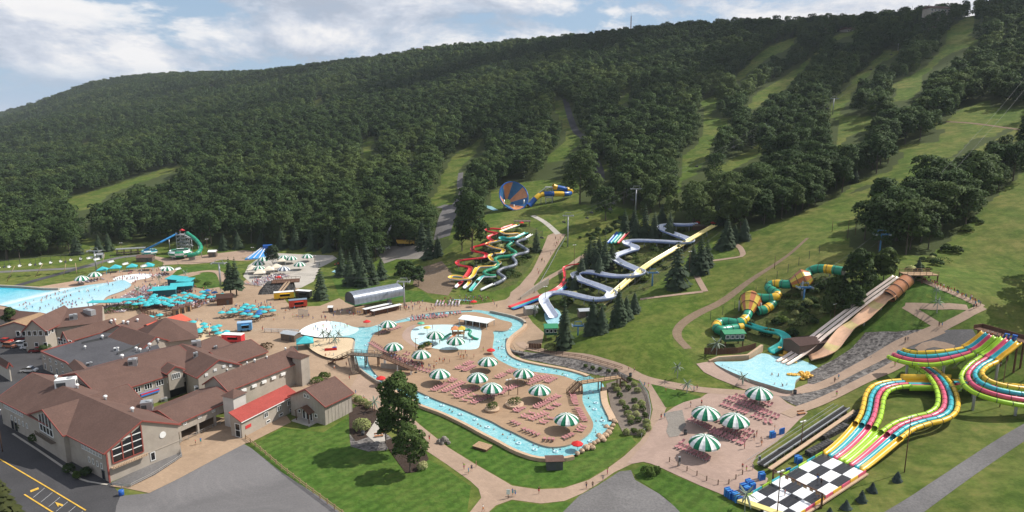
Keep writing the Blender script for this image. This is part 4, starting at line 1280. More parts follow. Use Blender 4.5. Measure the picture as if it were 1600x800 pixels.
 for s in (-1,1):
  p.add([(x1,s * 2.6,2.9),(x1 + 2.0,s * 2.6,2.9),(x1 + 2.0,0,4.3),(x1,0,4.3),(x1,s * 2.6,2.75),(x1 + 2.0,s * 2.6,2.75),(x1 + 2.0,0,4.15),(x1,0,4.15)],[(0,1,2,3) if s < 0 else (3,2,1,0),(7,6,5,4) if s < 0 else (4,5,6,7),(0,4,5,1),(1,5,6,2)])
 for s in (-1,1): p.box(x1 + 1.8,s * 2.3,0,.16,.16,2.85)
 p.build('porch',M_WOODB,t)
 MB().box(x1 + 1.3,0,0,2.6,6.4,.25).build('step',M_CONC,t)
 for kx in range(9):
  for q in (-1,1): MB().box(x0 + .1 + (x1 - x0 - .2) * kx / 8,q * (wh + .03),0,.12,.06,ze - .3).build('batten',M_SID,t)
 t = gable('shop_hall','long brown roofed hall behind the red roofed annexe',(334,588),(457,542),9.6,6.4,(352,613))
 L,hw,wh,zr,ze,x0,x1 = T(t)
 for kx in range(5):
  MB().box(x0 + 5 + kx * 3.4,-wh - .2,4.4,1.5,.5,.7).build('wall_unit',M_WHITE,t)
 MB().box(x1 - 2.2,-hw - .8,0,3.2,3.4,zr - 1.2).build('tower_bay',M_SIDV,t)
 MB().add([(x1 - 4.2,-hw - 2.7,zr - 1.25),(x1 - .2,-hw - 2.7,zr - 1.25),(x1 - .2,-hw + 3.5,zr - 1.25),(x1 - 4.2,-hw + 3.5,zr - 1.25),(x1 - 2.2,-hw - 2.7,zr - .2),(x1 - 2.2,-hw + 3.5,zr - .2)],
   [(0,1,4),(2,3,5),(0,4,5,3),(1,2,5,4),(3,2,1,0)]).build('bay_roof',M_SHIN,t)
 gable('shop_hall','brown roofed hall between the long hall and the red and white drink trailer',(328,550),(392,530),8.4,5.8,(376,564))
 gable('shop_hall','brown roofed hall beside the tan beer garden terrace',(284,546),(338,524),8.3,5.9,(357,541))
 t = gable('restaurant_hall','brown roofed restaurant hall with a windowed gable above the car park',(100,477),(50,500),11.0,7.0,(69,519))
 L,hw,wh,zr,ze,x0,x1 = T(t)
 for y in (-5.2,-3.4,-1.6,.2,2.0,3.8):
  window(t,(x1 + .02,y,6.3),(1,0),1.2,1.7,1,1)
 for y in (-3.4,.2,3.0):
  window(t,(x1 + .02,y,2.4),(1,0),1.2,1.3)
 for s in (-1,1):
  for kx in range(6):
   window(t,(x1 - 2 - kx * 2.2,s * (wh + .02),5.9),(0,s),1.3,1.3)
 gable('restaurant_hall','broad brown roofed dining hall between the restaurant gable and the wave pool',(88,484),(160,476),9.8,6.4,(164,503),fascia=False)
 t = gable('restaurant_wing','lower brown gabled wing with tall gable windows beside the flat roof',(176,497),(98,518),8.6,5.4,(110,533))
 L,hw,wh,zr,ze,x0,x1 = T(t)
 for y in (-3,-1.5,0,1.5,3):
  window(t,(x1 + .02,y,4.9),(1,0),1.1,2.0,1,2)
 gable('kitchen_wing','brown roof slope facing the dark flat roof',(190,509),(244,526),8.4,5.4,(208,543))
 gable('terrace_hall','brown roofed hall in front of the red awning',(183,508),(222,489),8.0,5.6,(238,503))
 gable('red_awning','bright red metal awning roof over the terrace',(228,507),(283,490),6.2,4.6,(296,500),base=4.2,roof=M_AWN,fascia=False,cat='awning')
 P = atz(258,496,11.5)
 t = thing('pyramid_roofed_hall','square hall under a tall brown pyramid roof','building',(P[0],P[1],0),0.47)
 MB().box(0,0,0,17,17,5.8).build('wall',M_SID,t)
 MB().add([(-9.4,-9.4,5.6),(9.4,-9.4,5.6),(9.4,9.4,5.6),(-9.4,9.4,5.6),(0,0,11.5)],[(3,2,1,0),(0,1,4),(1,2,4),(2,3,4),(3,0,4)]).build('roof',M_SHIN,t)
 F = [tuple(atz(x,y,5.6)[:2]) for x,y in ((64,550),(103,567),(118,580),(190,564),(250,545),(240,526),(162,520),(116,535))]
 o = F[0]
 t = thing('flat_roofed_block','flat dark roofed block with grey siding and red roof edge above the parked cars','building',(o[0],o[1],0))
 Fl = [(p[0] - o[0],p[1] - o[1]) for p in F]
 MB().prism(Fl,0,5.55).build('wall',M_SIDV,t)
 MB().prism([(p[0] * .995 + .1,p[1] * .995 + .1) for p in Fl],5.552,5.7).build('roof',M_FLAT,t)
 e = MB()
 for a,c in ((7,0),(0,1),(1,2)):
  e.beam((*Fl[a],5.75),(*Fl[c],5.75),.3,.5)
 e.build('parapet',M_TRIM,t)
 d = np.array(Fl[1]) - np.array(Fl[0]); dl = np.linalg.norm(d); d = d / dl; n = np.array((d[1],-d[0]))
 if n[1] > 0: n = -n
 for kx in range(4):
  P = np.array(Fl[0]) + d * dl * (.12 + .24 * kx) + n * .02
  window(t,(P[0],P[1],4.2),n,1.0,1.0); window(t,(P[0],P[1],1.4),n,.9,1.9,1,1,M_WHITE,'door')
 w = MB()
 for a,c in (((128,536),(168,527)),((183,553),(228,535))):
  A = atz(*a,6.0) - np.array((o[0],o[1],0)); B_ = atz(*c,6.0) - np.array((o[0],o[1],0))
  w.beam((A[0],A[1],6.0),(B_[0],B_[1],6.0),.3,.9)
 w.build('roof_wall',M_STEELD,t)
 gable('flat_roof_lean_to','small brown lean-to roof at the corner of the flat roof',(116,561),(133,577),7.6,6.2,(139,572),base=5.4,fascia=False,hw=1.8)
 gable('pool_pump_house','long dark brown roofed shed at the edge of the wave pool',(-12,482),(62,488),6.0,4.0,(40,500))
 gable('timber_cabin','tan roofed cabin by the round green tree at the car park',(62,488),(22,503),6.5,4.2,(60,512),roof=paint('tan_shingle',(.30,.20,.12),.9,.1,.2,2.0))
 t = gable('side_cottage','pale sided cottage with brown roof at the end of the car park',(-30,540),(14,566),6.0,4.4,(20,573),wall=paint('cream_siding',(.5,.45,.38),.8,.2,.1,.6))
lodge()
# ---------------------------------------------------------------- plant on the roofs: stand where the picture row meets the roof
def hit(px,py):
 bpy.context.view_layer.update()
 r = ray(px,py)
 ok,loc,nr,i,ob,mt = S.ray_cast(bpy.context.evaluated_depsgraph_get(),Vector((0,0,HC)),Vector(r).normalized())
 return loc if ok else G(px,py)
def roof_plant():
 box_me = {}
 def unit(px,py,sx,sy,sz,label,mat=M_GALV,rz=.5):
  p = hit(px,py)
  t = thing('rooftop_unit',label,'rooftop unit',(p.x,p.y,p.z - .35),rz,'air units on the lodge roofs')
  MB().box(0,0,0,sx,sy,sz + .35).build('casing',mat,t)
  v = MB()
  v.box(-sx * .2,-sy / 2 - .03,.55,sx * .45,.08,sz * .55)
  v.box(sx / 2 + .03,0,.55,.08,sy * .6,sz * .55)
  v.build('louvre',M_STEELD,t)
  MB().cyl((sx * .2,0,sz + .35),(sx * .2,0,sz + .55),min(sx,sy) * .3,None,10).build('fan_hood',M_METAL,t)
 for a in [(104,603,4.5,2.2,2.0,'long white rooftop unit on the brown slope behind the flat roof',M_WHITE,.35),(230,638,2.6,2.2,1.9,'large grey rooftop unit beside the front gable',M_GALV,.35),
   (257,627,1.6,1.0,.9,'white unit on the walkway roof'),(309,608,1.8,1.2,1.0,'white unit near the end of the walkway roof',M_WHITE,.6),(208,569,2.2,2.0,1.6,'grey box unit on the long lodge wing',M_GALV,.35),
   (307,540,2.6,1.9,1.6,'silver ducted unit on the roof near the beer garden'),(306,557,1.2,1.0,1.2,'small grey unit on the white vented hall'),(115,498,2.4,1.8,1.6,'grey unit on the restaurant hall slope'),
   (140,490,4.4,1.8,1.5,'long louvred unit on the restaurant ridge',M_METAL,2.7),(182,548,1.4,1.0,1.0,'cream box on the flat dark roof',M_WHITE,.3),(140,571,1.6,.9,.9,'pair of silver coolers by the lean-to roof'),(337,545,1.0,.9,.9,'small grey unit in the roof valley')]:
  unit(*a)
 for px,py,r,lab in [(121,607,.6,'white roof vent on the hall beside the long white unit'),(165,625,.6,'white mushroom vent on the back slope of the hall'),(207,644,.6,'white mushroom vent near the front gable peak'),(88,592,.5,'white roof vent by the flat roof corner'),
      (133,545,.5,'white curved duct on the flat roof'),(160,529,.6,'white twin duct by the flat roof wall'),(131,529,.5,'white pipe hood at the back of the flat roof'),(213,548,.6,'white curved duct beside the sloping roof'),(219,550,.6,'second white curved duct beside the sloping roof'),
      (232,549,.7,'white ball vent at the roof valley'),(234,543,.7,'white ball vent higher in the roof valley'),(191,561,.7,'white ball vent at the flat roof edge'),(193,506,.6,'white round vent on the terrace hall'),(200,507,.6,'second white round vent on the terrace hall'),
      (174,505,.6,'white box vent on the restaurant slope'),(180,503,.6,'second white box vent on the restaurant slope'),(215,503,.6,'white round vent near the red awning'),(247,534,.6,'white hood on the kitchen ridge'),(355,580,.35,'low white vent on the long hall'),(386,569,.35,'dark vent midway on the long hall'),(398,566,.45,'square vent in the middle of the long hall'),(417,560,.35,'white vent towards the far end of the long hall'),(446,547,.4,'white vent by the far ridge end of the long hall')]:
  p = hit(px,py)
  t = thing('roof_vent',lab,'roof vent',(p.x,p.y,p.z - .3),0,'vents on the lodge roofs')
  MB().cyl((0,0,0),(0,0,r * 1.3 + .3),r * .5,r * .45,8).build('pipe',M_GALV,t)
  MB().ball((0,0,r * 1.5 + .3),r * .85,8,5,0,.8).build('cowl',M_WHITE,t)
roof_plant()
# ---------------------------------------------------------------- water slides
def fibre(name,col,rough=0.28):
 return paint(name,col,max(rough,0.34),0.4,0.14,0.5,coat=0.08)
F_RED = fibre('red_fibreglass',(0.62,0.035,0.045)); F_YEL = fibre('yellow_fibreglass',(0.78,0.47,0.03)); F_TEAL = fibre('teal_fibreglass',(0.03,0.40,0.36)); F_GRN = fibre('green_fibreglass',(0.02,0.25,0.13))
F_GREY = fibre('grey_fibreglass',(0.19,0.21,0.25)); F_PALE = fibre('shaded_blue_fibreglass',(0.27,0.34,0.58)); F_CREAM = fibre('cream_fibreglass',(0.80,0.66,0.57)); F_ORG = fibre('orange_fibreglass',(0.62,0.24,0.10))  # the raft slide's blue has the shade of its outer sides painted in
F_BLUE = fibre('blue_fibreglass',(0.02,0.11,0.42)); F_PINK = fibre('pink_fibreglass',(0.66,0.09,0.17)); F_LIME = fibre('lime_fibreglass',(0.36,0.60,0.03)); F_CYAN = fibre('turquoise_fibreglass',(0.03,0.40,0.46))
F_WHITE = fibre('white_fibreglass',(0.78,0.79,0.80)); F_BLACK = fibre('black_fibreglass',(0.022,0.022,0.026)); F_STRAW = fibre('straw_fibreglass',(0.72,0.60,0.22)); F_BRN = fibre('burnt_orange_fibreglass',(0.46,0.15,0.05)); F_SHELL = fibre('flume_underside',(0.50,0.52,0.56))
M_RING = paint('joint_flange',(0.05,0.05,0.05),0.6)
M_CONCP = paint('concrete_post',(0.42,0.41,0.40),0.8,0.2)
def line3(pts,n=6,dz=None,step=0.9):
 """picture points with a height over the ground -> smooth line in the world"""
 P = []
 for p in pts:
  d = p[2] if len(p) > 2 else dz
  P.append(np.array(G(p[0],p[1],d)))
 return resample(smooth_line(P,n),step)
def line_abs(pts,n=6,step=0.9):
 return resample(smooth_line([atz(*p) for p in pts],n),step)
def frames(P):
 out = []
 n = len(P)
 for i in range(n):
  t = P[min(n - 1,i + 1)] - P[max(0,i - 1)]
  t = t / (np.linalg.norm(t) + 1e-9)
  s = np.cross(t,(0,0,1.0)); s = s / (np.linalg.norm(s) + 1e-9)
  u = np.cross(s,t)
  out.append((s,u,t))
 return out
def sweep(P,prof,mb,mi=None,closed=True,caps=True,o=(0,0,0)):
 """prof: list of (side, up); mi: function of ring index and profile index -> material"""
 fr = frames(P); k = len(prof); n0 = len(mb.v)
 for p,(s,u,t) in zip(P,fr):
  for a,b in prof:
   mb.v.append(tuple(p + s * a + u * b - np.array(o)))
 for i in range(len(P) - 1):
  for j in range(k if closed else k - 1):
   q = (j + 1) % k
   mb.f.append((n0 + i * k + j,n0 + i * k + q,n0 + (i + 1) * k + q,n0 + (i + 1) * k + j))
   mb.m.append(mi(i,j) if mi else 0); mb.sm.append(True)
 if caps and closed:
  mb.f.append(tuple(n0 + j for j in reversed(range(k)))); mb.m.append(mi(0,k - 1) if mi else 0); mb.sm.append(False)
  m = n0 + (len(P) - 1) * k
  mb.f.append(tuple(m + j for j in range(k))); mb.m.append(mi(len(P) - 2,k - 1) if mi else 0); mb.sm.append(False)
 return mb
def uprof(w,d,n=6,th=0.09):
 """an open U: inside first, then the outside"""
 ins,out = [],[]
 for i in range(n + 1):
  a = math.pi * i / n
  x = -math.cos(a) * w / 2
  y = d - math.sin(a) ** 0.7 * d if 0 < i < n else d
  ins.append((x,y)); out.append((x * (1 + 2 * th / w),y - th if 0 < i < n else d))
 return ins + list(reversed(out)),n + 1
def cprof(r,n=10):
 return [(math.cos(2 * math.pi * i / n) * r,math.sin(2 * math.pi * i / n) * r) for i in range(n)]
def flume(t,P,w,d,m_in,m_out,name='flume',o=(0,0,0)):
 prof,k = uprof(w,d)
 mb = MB()
 sweep(P,prof,mb,lambda i,j: 0 if j < k - 1 else 1,o=o)
 return mb.build(name,[m_in,m_out],t)
def tube(t,P,r,mats,pick=None,ring=3,name='tube',o=(0,0,0),n=10,rings=True,hollow=True):
 mb = MB()
 sweep(P,cprof(r,n),mb,(lambda i,j: pick(i)) if pick else None,o=o,caps=not hollow)
 ob = mb.build(name,mats,t)
 if rings:
  rb = MB(); fr = frames(P)
  for i in range(0,len(P),ring):
   s,u,tt = fr[i]
   sweep([P[i] - tt * .07,P[i] + tt * .07],cprof(r * 1.07,n),rb,o=o)
  rb.build('joint_ring',M_RING,ob)
 return ob
def posts(t,P,every,r=0.16,under=0.3,o=(0,0,0),mat=None,minh=0.5,name='post'):
 me = None
 for i in range(every // 2,len(P),every):
  p = P[i]; g = h(p[0],p[1])
  if p[2] - under - g < minh: continue
  MB().cyl((p[0] - o[0],p[1] - o[1],g - .5 - o[2]),(p[0] - o[0],p[1] - o[1],p[2] - under - o[2]),r,None,7).build(name,mat or M_GALV,t)
def slide_thing(name,label,P,cat='water slide',group=None):
 p = P[-1]
 o = (float(p[0]),float(p[1]),h(p[0],p[1]))
 return thing(name,label,cat,o,0,group),o
def body_slides():
 red = [(803,352,3),(790,356,3),(783,359,3),(770,358.5,3),(760,359.5,2.6),(759,362,2.4),(768,364,2.2),(777,365.5,2),(770,368,2),(764,371,2),(764,374.5,2),(769,377.5,2),(766,380,2),(760,382,2),(750,385,2),(740,387.5,2),(737.5,391,2),(741,394,2),(750,396,2),(758,398,2),(760,401,2),(756,404,2),(744,405.5,2),(730,407,2),(717,409,2),(714,412.5,2),(718,416,2),(728,418,2),(735,420,2),(733,426,1.8),(729,432,1.6),(723,440,1.3),(717,446,.9),(713,450,.5)]
 yel = [(810,352.5,3),(798,357,3),(787,361,3),(783,363,3),(788,366.5,2.8),(800,366.5,2.6),(810,366,2.4),(812,369,2),(796,372,1.6),(784,376,2),(772,379,2),(763,381,2),(761,384,2),(766,386.5,2),(774,389,2),(784,391,2),(787,393.5,2),(783,397,2),(773,398,2),(765,401,2),(766,405,2),(770,409,2),(779,410.5,2),(780,413,2),(773,417,2),(760,418,2),(748,419,2),(743,424,2.4),(740,431,2.4),(732,437,2.2),(718,438.5,2),(706,437,2),(703,434.5,2),(710,432.5,1.9),(722,434,1.6),(732,439,1.3),(734,443,1),(729,448,.7),(726,451,.5)]
 grn = [(823,365,3),(814,369,3),(806,373,3),(793,374,3),(783,372,2.6),(784,376,2.2),(800,378,2),(796,382,2),(793,385,2),(798,390,2),(805,394,2),(805,398,2),(795,400.5,2),(780,402,2),(774,404.5,2),(774,408,2),(778,412,2),(776,417,2),(766,421.5,2),(757,425,2),(758,429,2),(766,431.5,2),(776,431.5,1.6),(770,434,1.2),(756,434,1.6),(750,438,1.3),(745,444,1),(740,450,.6),(736,455,.4)]
 gry = [(831,367,3),(822,373,2.6),(810,377,2.4),(807,380,2),(812,383,2),(820,388,2),(825,392,2),(820,395.5,2),(810,397.5,2),(802,401,2),(802,404,2),(806,409,2),(805,414,2),(795,417.5,2),(785,420,2),(778,425,2),(783,430,2),(789,434.5,1.6),(780,441,1.2),(764,448,.9),(752,454,.4)]
 for pts,w,mi,mo,nm,lab in ((red,1.9,F_RED,F_RED,'open','red open body slide winding down beside the yellow one'),(yel,1.9,F_YEL,F_SHELL,'open','yellow open body slide with pale underside between the red and green ones')):
  P = line3(pts)
  t,o = slide_thing('body_slide',lab,P,group='winding body slides on the hill bank')
  flume(t,P,w,.75,mi,mo,o=o); posts(t,P,9,.13,.1,o)
  e = P[-4:]
  flume(t,np.array(e) + np.array((0,0,.05)),w * .92,.7,F_WHITE,F_WHITE,'exit_chute',o)
 P = line3(grn)
 t,o = slide_thing('body_slide','green body slide with open teal ends and an enclosed middle tube',P,group='winding body slides on the hill bank')
 k0,k1 = int(len(P) * .27),int(len(P) * .80)
 flume(t,P[:k0 + 1],1.9,.9,F_TEAL,F_TEAL,o=o); tube(t,P[k0:k1 + 1],.92,[F_GRN],o=o,ring=4); flume(t,P[k1:],1.9,.9,F_TEAL,F_WHITE,'exit_chute',o); posts(t,P,9,.13,.5,o)
 P = line3(gry)
 t,o = slide_thing('body_slide','dark grey enclosed body slide nearest the entry ramp',P,group='winding body slides on the hill bank')
 flume(t,P[:7],1.4,.7,F_WHITE,F_WHITE,'start_chute',o); tube(t,P[6:-8],.8,[F_GREY],o=o,ring=4); flume(t,P[-9:],1.3,.6,F_WHITE,F_WHITE,'exit_chute',o); posts(t,P,9,.13,.4,o)
 p = G(816,352,0)
 t = thing('start_deck','timber start deck with red parasol at the top of the four body slides','deck',p)
 MB().box(0,0,2.2,9,5,.3).build('deck',M_WOOD,t)
 for x in (-4,0,4):
  for y in (-2,2): MB().box(x,y,-1,.25,.25,3.3).build('post',M_WOOD,t)
 r = MB()
 for y in (-2.4,2.4): r.box(0,y,3.4,9,.1,.1)
 for x in range(-4,5,2):
  for y in (-2.4,2.4): r.box(x,y,2.5,.1,.1,1.0)
 r.build('railing',M_WOOD,t)
F_WHITELIT = fibre('lit_bluish_white_fibreglass',(0.64,0.68,0.78))  # lighter copy for the raft slide's inside: its sunlight is in the colour
def raft_slide():
 pts = [(1088,353),(1068,354),(1050,353.5),(1036,355),(1031,358.5),(1040,363.5),(1060,371),(1074,376),(1078,380),(1066,382),(1040,380.5),(1022,379.5),(996,378.5),(981,380),(980,384),(990,388),(992,392),(980,396),(966,401),(959,405),(965,410.5),(980,418),(994,424),(1001,428),(992,433),(970,435),(948,433),(930,429),(912,428),(899,432),(904,439),(920,445),(936,451),(953,458),(956,463),(948,469),(928,471),(904,466),(884,461),(866,461),(853,466),(850,474),(856,485),(864,497)]
 P = line3([(x,y,2.4 if y < 455 else (2.2 if y < 472 else 1.2 if y < 490 else .4)) for x,y in pts])
 t,o = slide_thing('raft_slide','wide white and pale blue open raft slide snaking through shrubs and spruces',P)
 flume(t,P,4.1,1.3,F_WHITELIT,F_PALE,o=o)
 rim = MB()
 for s in (-1,1):
  fr = frames(P)
  Q = [p + f[0] * s * 2.1 + f[1] * 1.32 for p,f in zip(P,fr)]
  sweep(Q,[(-.07,-.06),(.07,-.06),(.07,.06),(-.07,.06)],rim,o=o)
 rim.build('rim',F_WHITE,t)
 fr = frames(P); pr,k = uprof(4.3,1.32,6,.12)
 for i in range(0,len(P),5):
  rb = MB(); sweep([P[i] - fr[i][2] * .06,P[i] + fr[i][2] * .06],[(a,b - .06) for a,b in pr],rb,o=o); rb.build('joint_ring',F_PALE,t)
 posts(t,P,8,.2,.1,o)
 sheet('pool_water_small',zpoly([(850,486),(868,482),(878,494),(872,504),(858,503)],2.6,2),M_POOL,0.25,world=True)
 p = G(1095,360)
 t = thing('start_deck','timber start deck where the raft slide and yellow speed slide begin','deck',p)
 MB().box(0,0,2.4,8,6,.3).build('deck',M_WOOD,t); MB().box(0,2,0,7,2,2.39).build('base',M_WOODB,t)
 for x in (-3.8,3.8): MB().box(x,0,3.6,.1,6,.1).build('railing',M_WOOD,t)
 P = line3([(1117,352.5,3.2),(1085,371,3),(1050,392,2.8),(1015,413,2.6),(985,436,2.6),(962,456,2.2),(942,474,1.6),(930,486,.8)],4)
 t,o = slide_thing('speed_slide','twin straight yellow speed slide running down past the spruces',P)
 for s in (-1,1):
  Q = [p + f[0] * s * .75 for p,f in zip(P,frames(P))]
  flume(t,Q,1.4,.5,F_STRAW,F_STRAW,o=o)
 b = MB()
 for i in range(0,len(P),6):
  f = frames(P)[i]; a = P[i] - f[0] * 1.5 - np.array(o) - f[1] * .12; c = P[i] + f[0] * 1.5 - np.array(o) - f[1] * .12
  b.beam(a,c,.2,.12)
 b.build('cross_beam',M_TAN,t); posts(t,P,12,.18,.1,o,minh=1.0)
def red_racer():
 P = line3([(905,413,1.6),(890,415,1.4),(881,419,1.3),(882,428,1.2),(882,436,1.2),(876,446,1.2),(862,455,1.1),(845,462,1.0),(820,471,.9),(795,480,.6)],5,step=.8)
 t,o = slide_thing('racing_slide','long red racing slide with green and blue lanes alongside',P)
 n = len(P); fr = frames(P)
 for k,(m,f0) in enumerate(((F_RED,0.0),(F_RED,.45),(F_TEAL,.40),(F_BLUE,.36))):
  i0 = int(n * f0)
  Q = [p + f[0] * (-1) * (k * 1.05) - np.array((0,0,.1 * k)) for p,f in zip(P[i0:],fr[i0:])]
  flume(t,Q,1.0,.4,m,m,'lane',o)
def tube_slide():
 P1 = line3([(1318,424,3),(1302,421.5,3.5),(1288,420,4),(1274,420.5,4),(1263,426,3.5),(1262,433,3.5)],5)
 P2 = line3([(1236,444,3),(1228,444.5,3),(1216,443.5,3),(1205,445,2.8),(1201,450,2.6),(1208,455,2.6),(1215,460,2.8),(1210,465,3),(1196,466,3),(1182,465,3.2)],5)
 P3 = line3([(1210,470,1.6),(1204,478,1.6),(1194,484,1.8),(1184,486,2)],5)
 P4 = line3([(1169,489,2.5),(1166,496,2.4),(1160,502,2.4),(1150,505,2.2),(1136,503,2.2),(1125,504,2.0),(1119,509,2.0),(1124,516,1.8),(1142,514,1.4),(1160,511,1.3)],5)
 P5 = line3([(1162,510,1.6),(1168,510.5,1.6),(1184,516,1.6),(1200,520,1.5),(1216,523,1.4),(1227,531,1.2),(1226,540,.8),(1215,547,.4),(1206,552,.1)],5)
 t,o = slide_thing('tube_slide','green tube slide with yellow bands and two orange and yellow funnels',P5)
 pk = lambda i: 1 if i % 13 in (4,5,6) else 0
 for P in (P1,P2,P3,P4):
  tube(t,P,1.55,[F_GRN2,F_YEL],pk,3,o=o,n=12); posts(t,P,10,.22,1.5,o,M_CONCP)
 flume(t,P5,3.0,1.2,F_TEAL,F_TEAL,o=o)
 def funnel(a,ra,c,rc):
  A,C = np.array(a),np.array(c)
  d = (C - A) / np.linalg.norm(C - A); s = np.cross(d,(0,0,1.)); s /= np.linalg.norm(s); u = np.cross(s,d)
  mb = MB(); n = 12
  rows = [(0,ra),(.12,ra * 1.15),(.5,(ra + rc) / 2 * 1.05),(1,rc),(1.12,rc * .93),(1.5,ra * 1.2)]
  for q,rr in rows:
   for i in range(n):
    w = 2 * math.pi * i / n
    mb.v.append(tuple(A + (C - A) * q + (s * math.cos(w) + u * math.sin(w)) * rr - np.array(o)))
  for k in range(len(rows) - 1):
   for i in range(n):
    mb.f.append((k * n + i,k * n + (i + 1) % n,(k + 1) * n + (i + 1) % n,(k + 1) * n + i)); mb.m.append(i % 2); mb.sm.append(False)
  f = mb.build('funnel',[F_BRN,F_YEL2],t)
  rb = MB()
  for q,rr in ((0,ra * 1.05),(.5,(ra + rc) / 2 * 1.08),(1,rc * 1.04)):
   for i in range(n):
    w,w2 = 2 * math.pi * i / n,2 * math.pi * (i + 1) / n
    p = A + (C - A) * q - np.array(o)
    rb.beam(p + (s * math.cos(w) + u * math.sin(w)) * rr,p + (s * math.cos(w2) + u * math.sin(w2)) * rr,.14)
  rb.build('joint_ring',M_RING,f)
  for w in (-1,1):
   p = A + (C - A) * .8 + s * w * rc * .95
   MB().cyl((p[0] - o[0],p[1] - o[1],h(p[0],p[1]) - .5 - o[2]),(p[0] - o[0],p[1] - o[1],p[2] + .5 - o[2]),.28,None,8).build('post',M_CONCP,t)
 funnel(P2[0],1.6,np.array(G(1257,436,3.6)),3.7)
 funnel(P4[0],1.6,np.array(G(1173,470,3.2)),3.7)
F_GRN2 = fibre('bright_green_fibreglass',(0.02,0.27,0.16)); F_YEL2 = fibre('ochre_fibreglass',(0.62,0.46,0.06))
def orange_slide():
 P = line3([(1418,437,3.5),(1408,446,3.2),(1398,455,3.0),(1388,464,2.8),(1378,471,2.6),(1368,480,2.6),(1356,491,2.6),(1342,503,2.8),(1324,515,2.6),(1310,531,2.2),(1297,547,1.6),(1282,556,1.0),(1266,561,.4)],5)
 t,o = slide_thing('raft_slide','wide peach coloured raft slide that leaves an orange tube and drops in waves',P)
 k = int(len(P) * .22)
 tube(t,P[:k + 1],2.1,[F_BRN2],None,3,o=o,n=14)
 prof,q = uprof(4.4,.6)
 mb = MB(); sweep(P[k - 1:],prof,mb,lambda i,j: (1 if (i % 12) in (5,6,7) else 0) if j < q - 1 else 2,o=o)
 mb.build('flume',[F_PEACH,F_STRAWP,F_PEACH],t); posts(t,P,9,.25,.1,o,M_CONCP,.8)
 D = line3([(1404,433,4.2),(1360,464,3.6),(1320,494,3.4),(1280,525,3.0),(1250,550,2.0),(1222,568,.8)],3)
 t,o = slide_thing('speed_slide','straight pale pink twin speed slide beside the peach raft slide',D)
 for s,w in ((-1.7,1.0),(0.0,1.0),(1.7,1.0)):
  Q = [p + f[0] * s for p,f in zip(D,frames(D))]
  flume(t,Q,w,.22,F_CREAM,F_CREAM,o=o)
 posts(t,D,10,.22,.1,o,M_CONCP,.8)
 p = G(1424,441)
 t = thing('start_deck','timber start platform at the top of the peach raft slide','deck',p)
 MB().box(2,0,2.6,10,5,.3).build('deck',M_TAN,t)
 for x in (-2.8,2,6.8):
  for y in (-2.2,2.2): MB().box(x,y,-1.5,.3,.3,4.1).build('post',M_WOODB,t)
 r = MB()
 for y in (-2.4,2.4):
  r.box(2,y,3.8,10,.12,.12); r.box(2,y,3.3,10,.08,.08)
  for k in range(6): r.box(-2.9 + k * 1.96,y,2.9,.12,.12,1)
 r.build('railing',M_TAN,t)
F_PEACH = fibre('peach_fibreglass',(0.80,0.49,0.31)); F_STRAWP = fibre('pale_yellow_fibreglass',(0.74,0.58,0.26)); F_BRN2 = fibre('terracotta_fibreglass',(0.58,0.25,0.12))
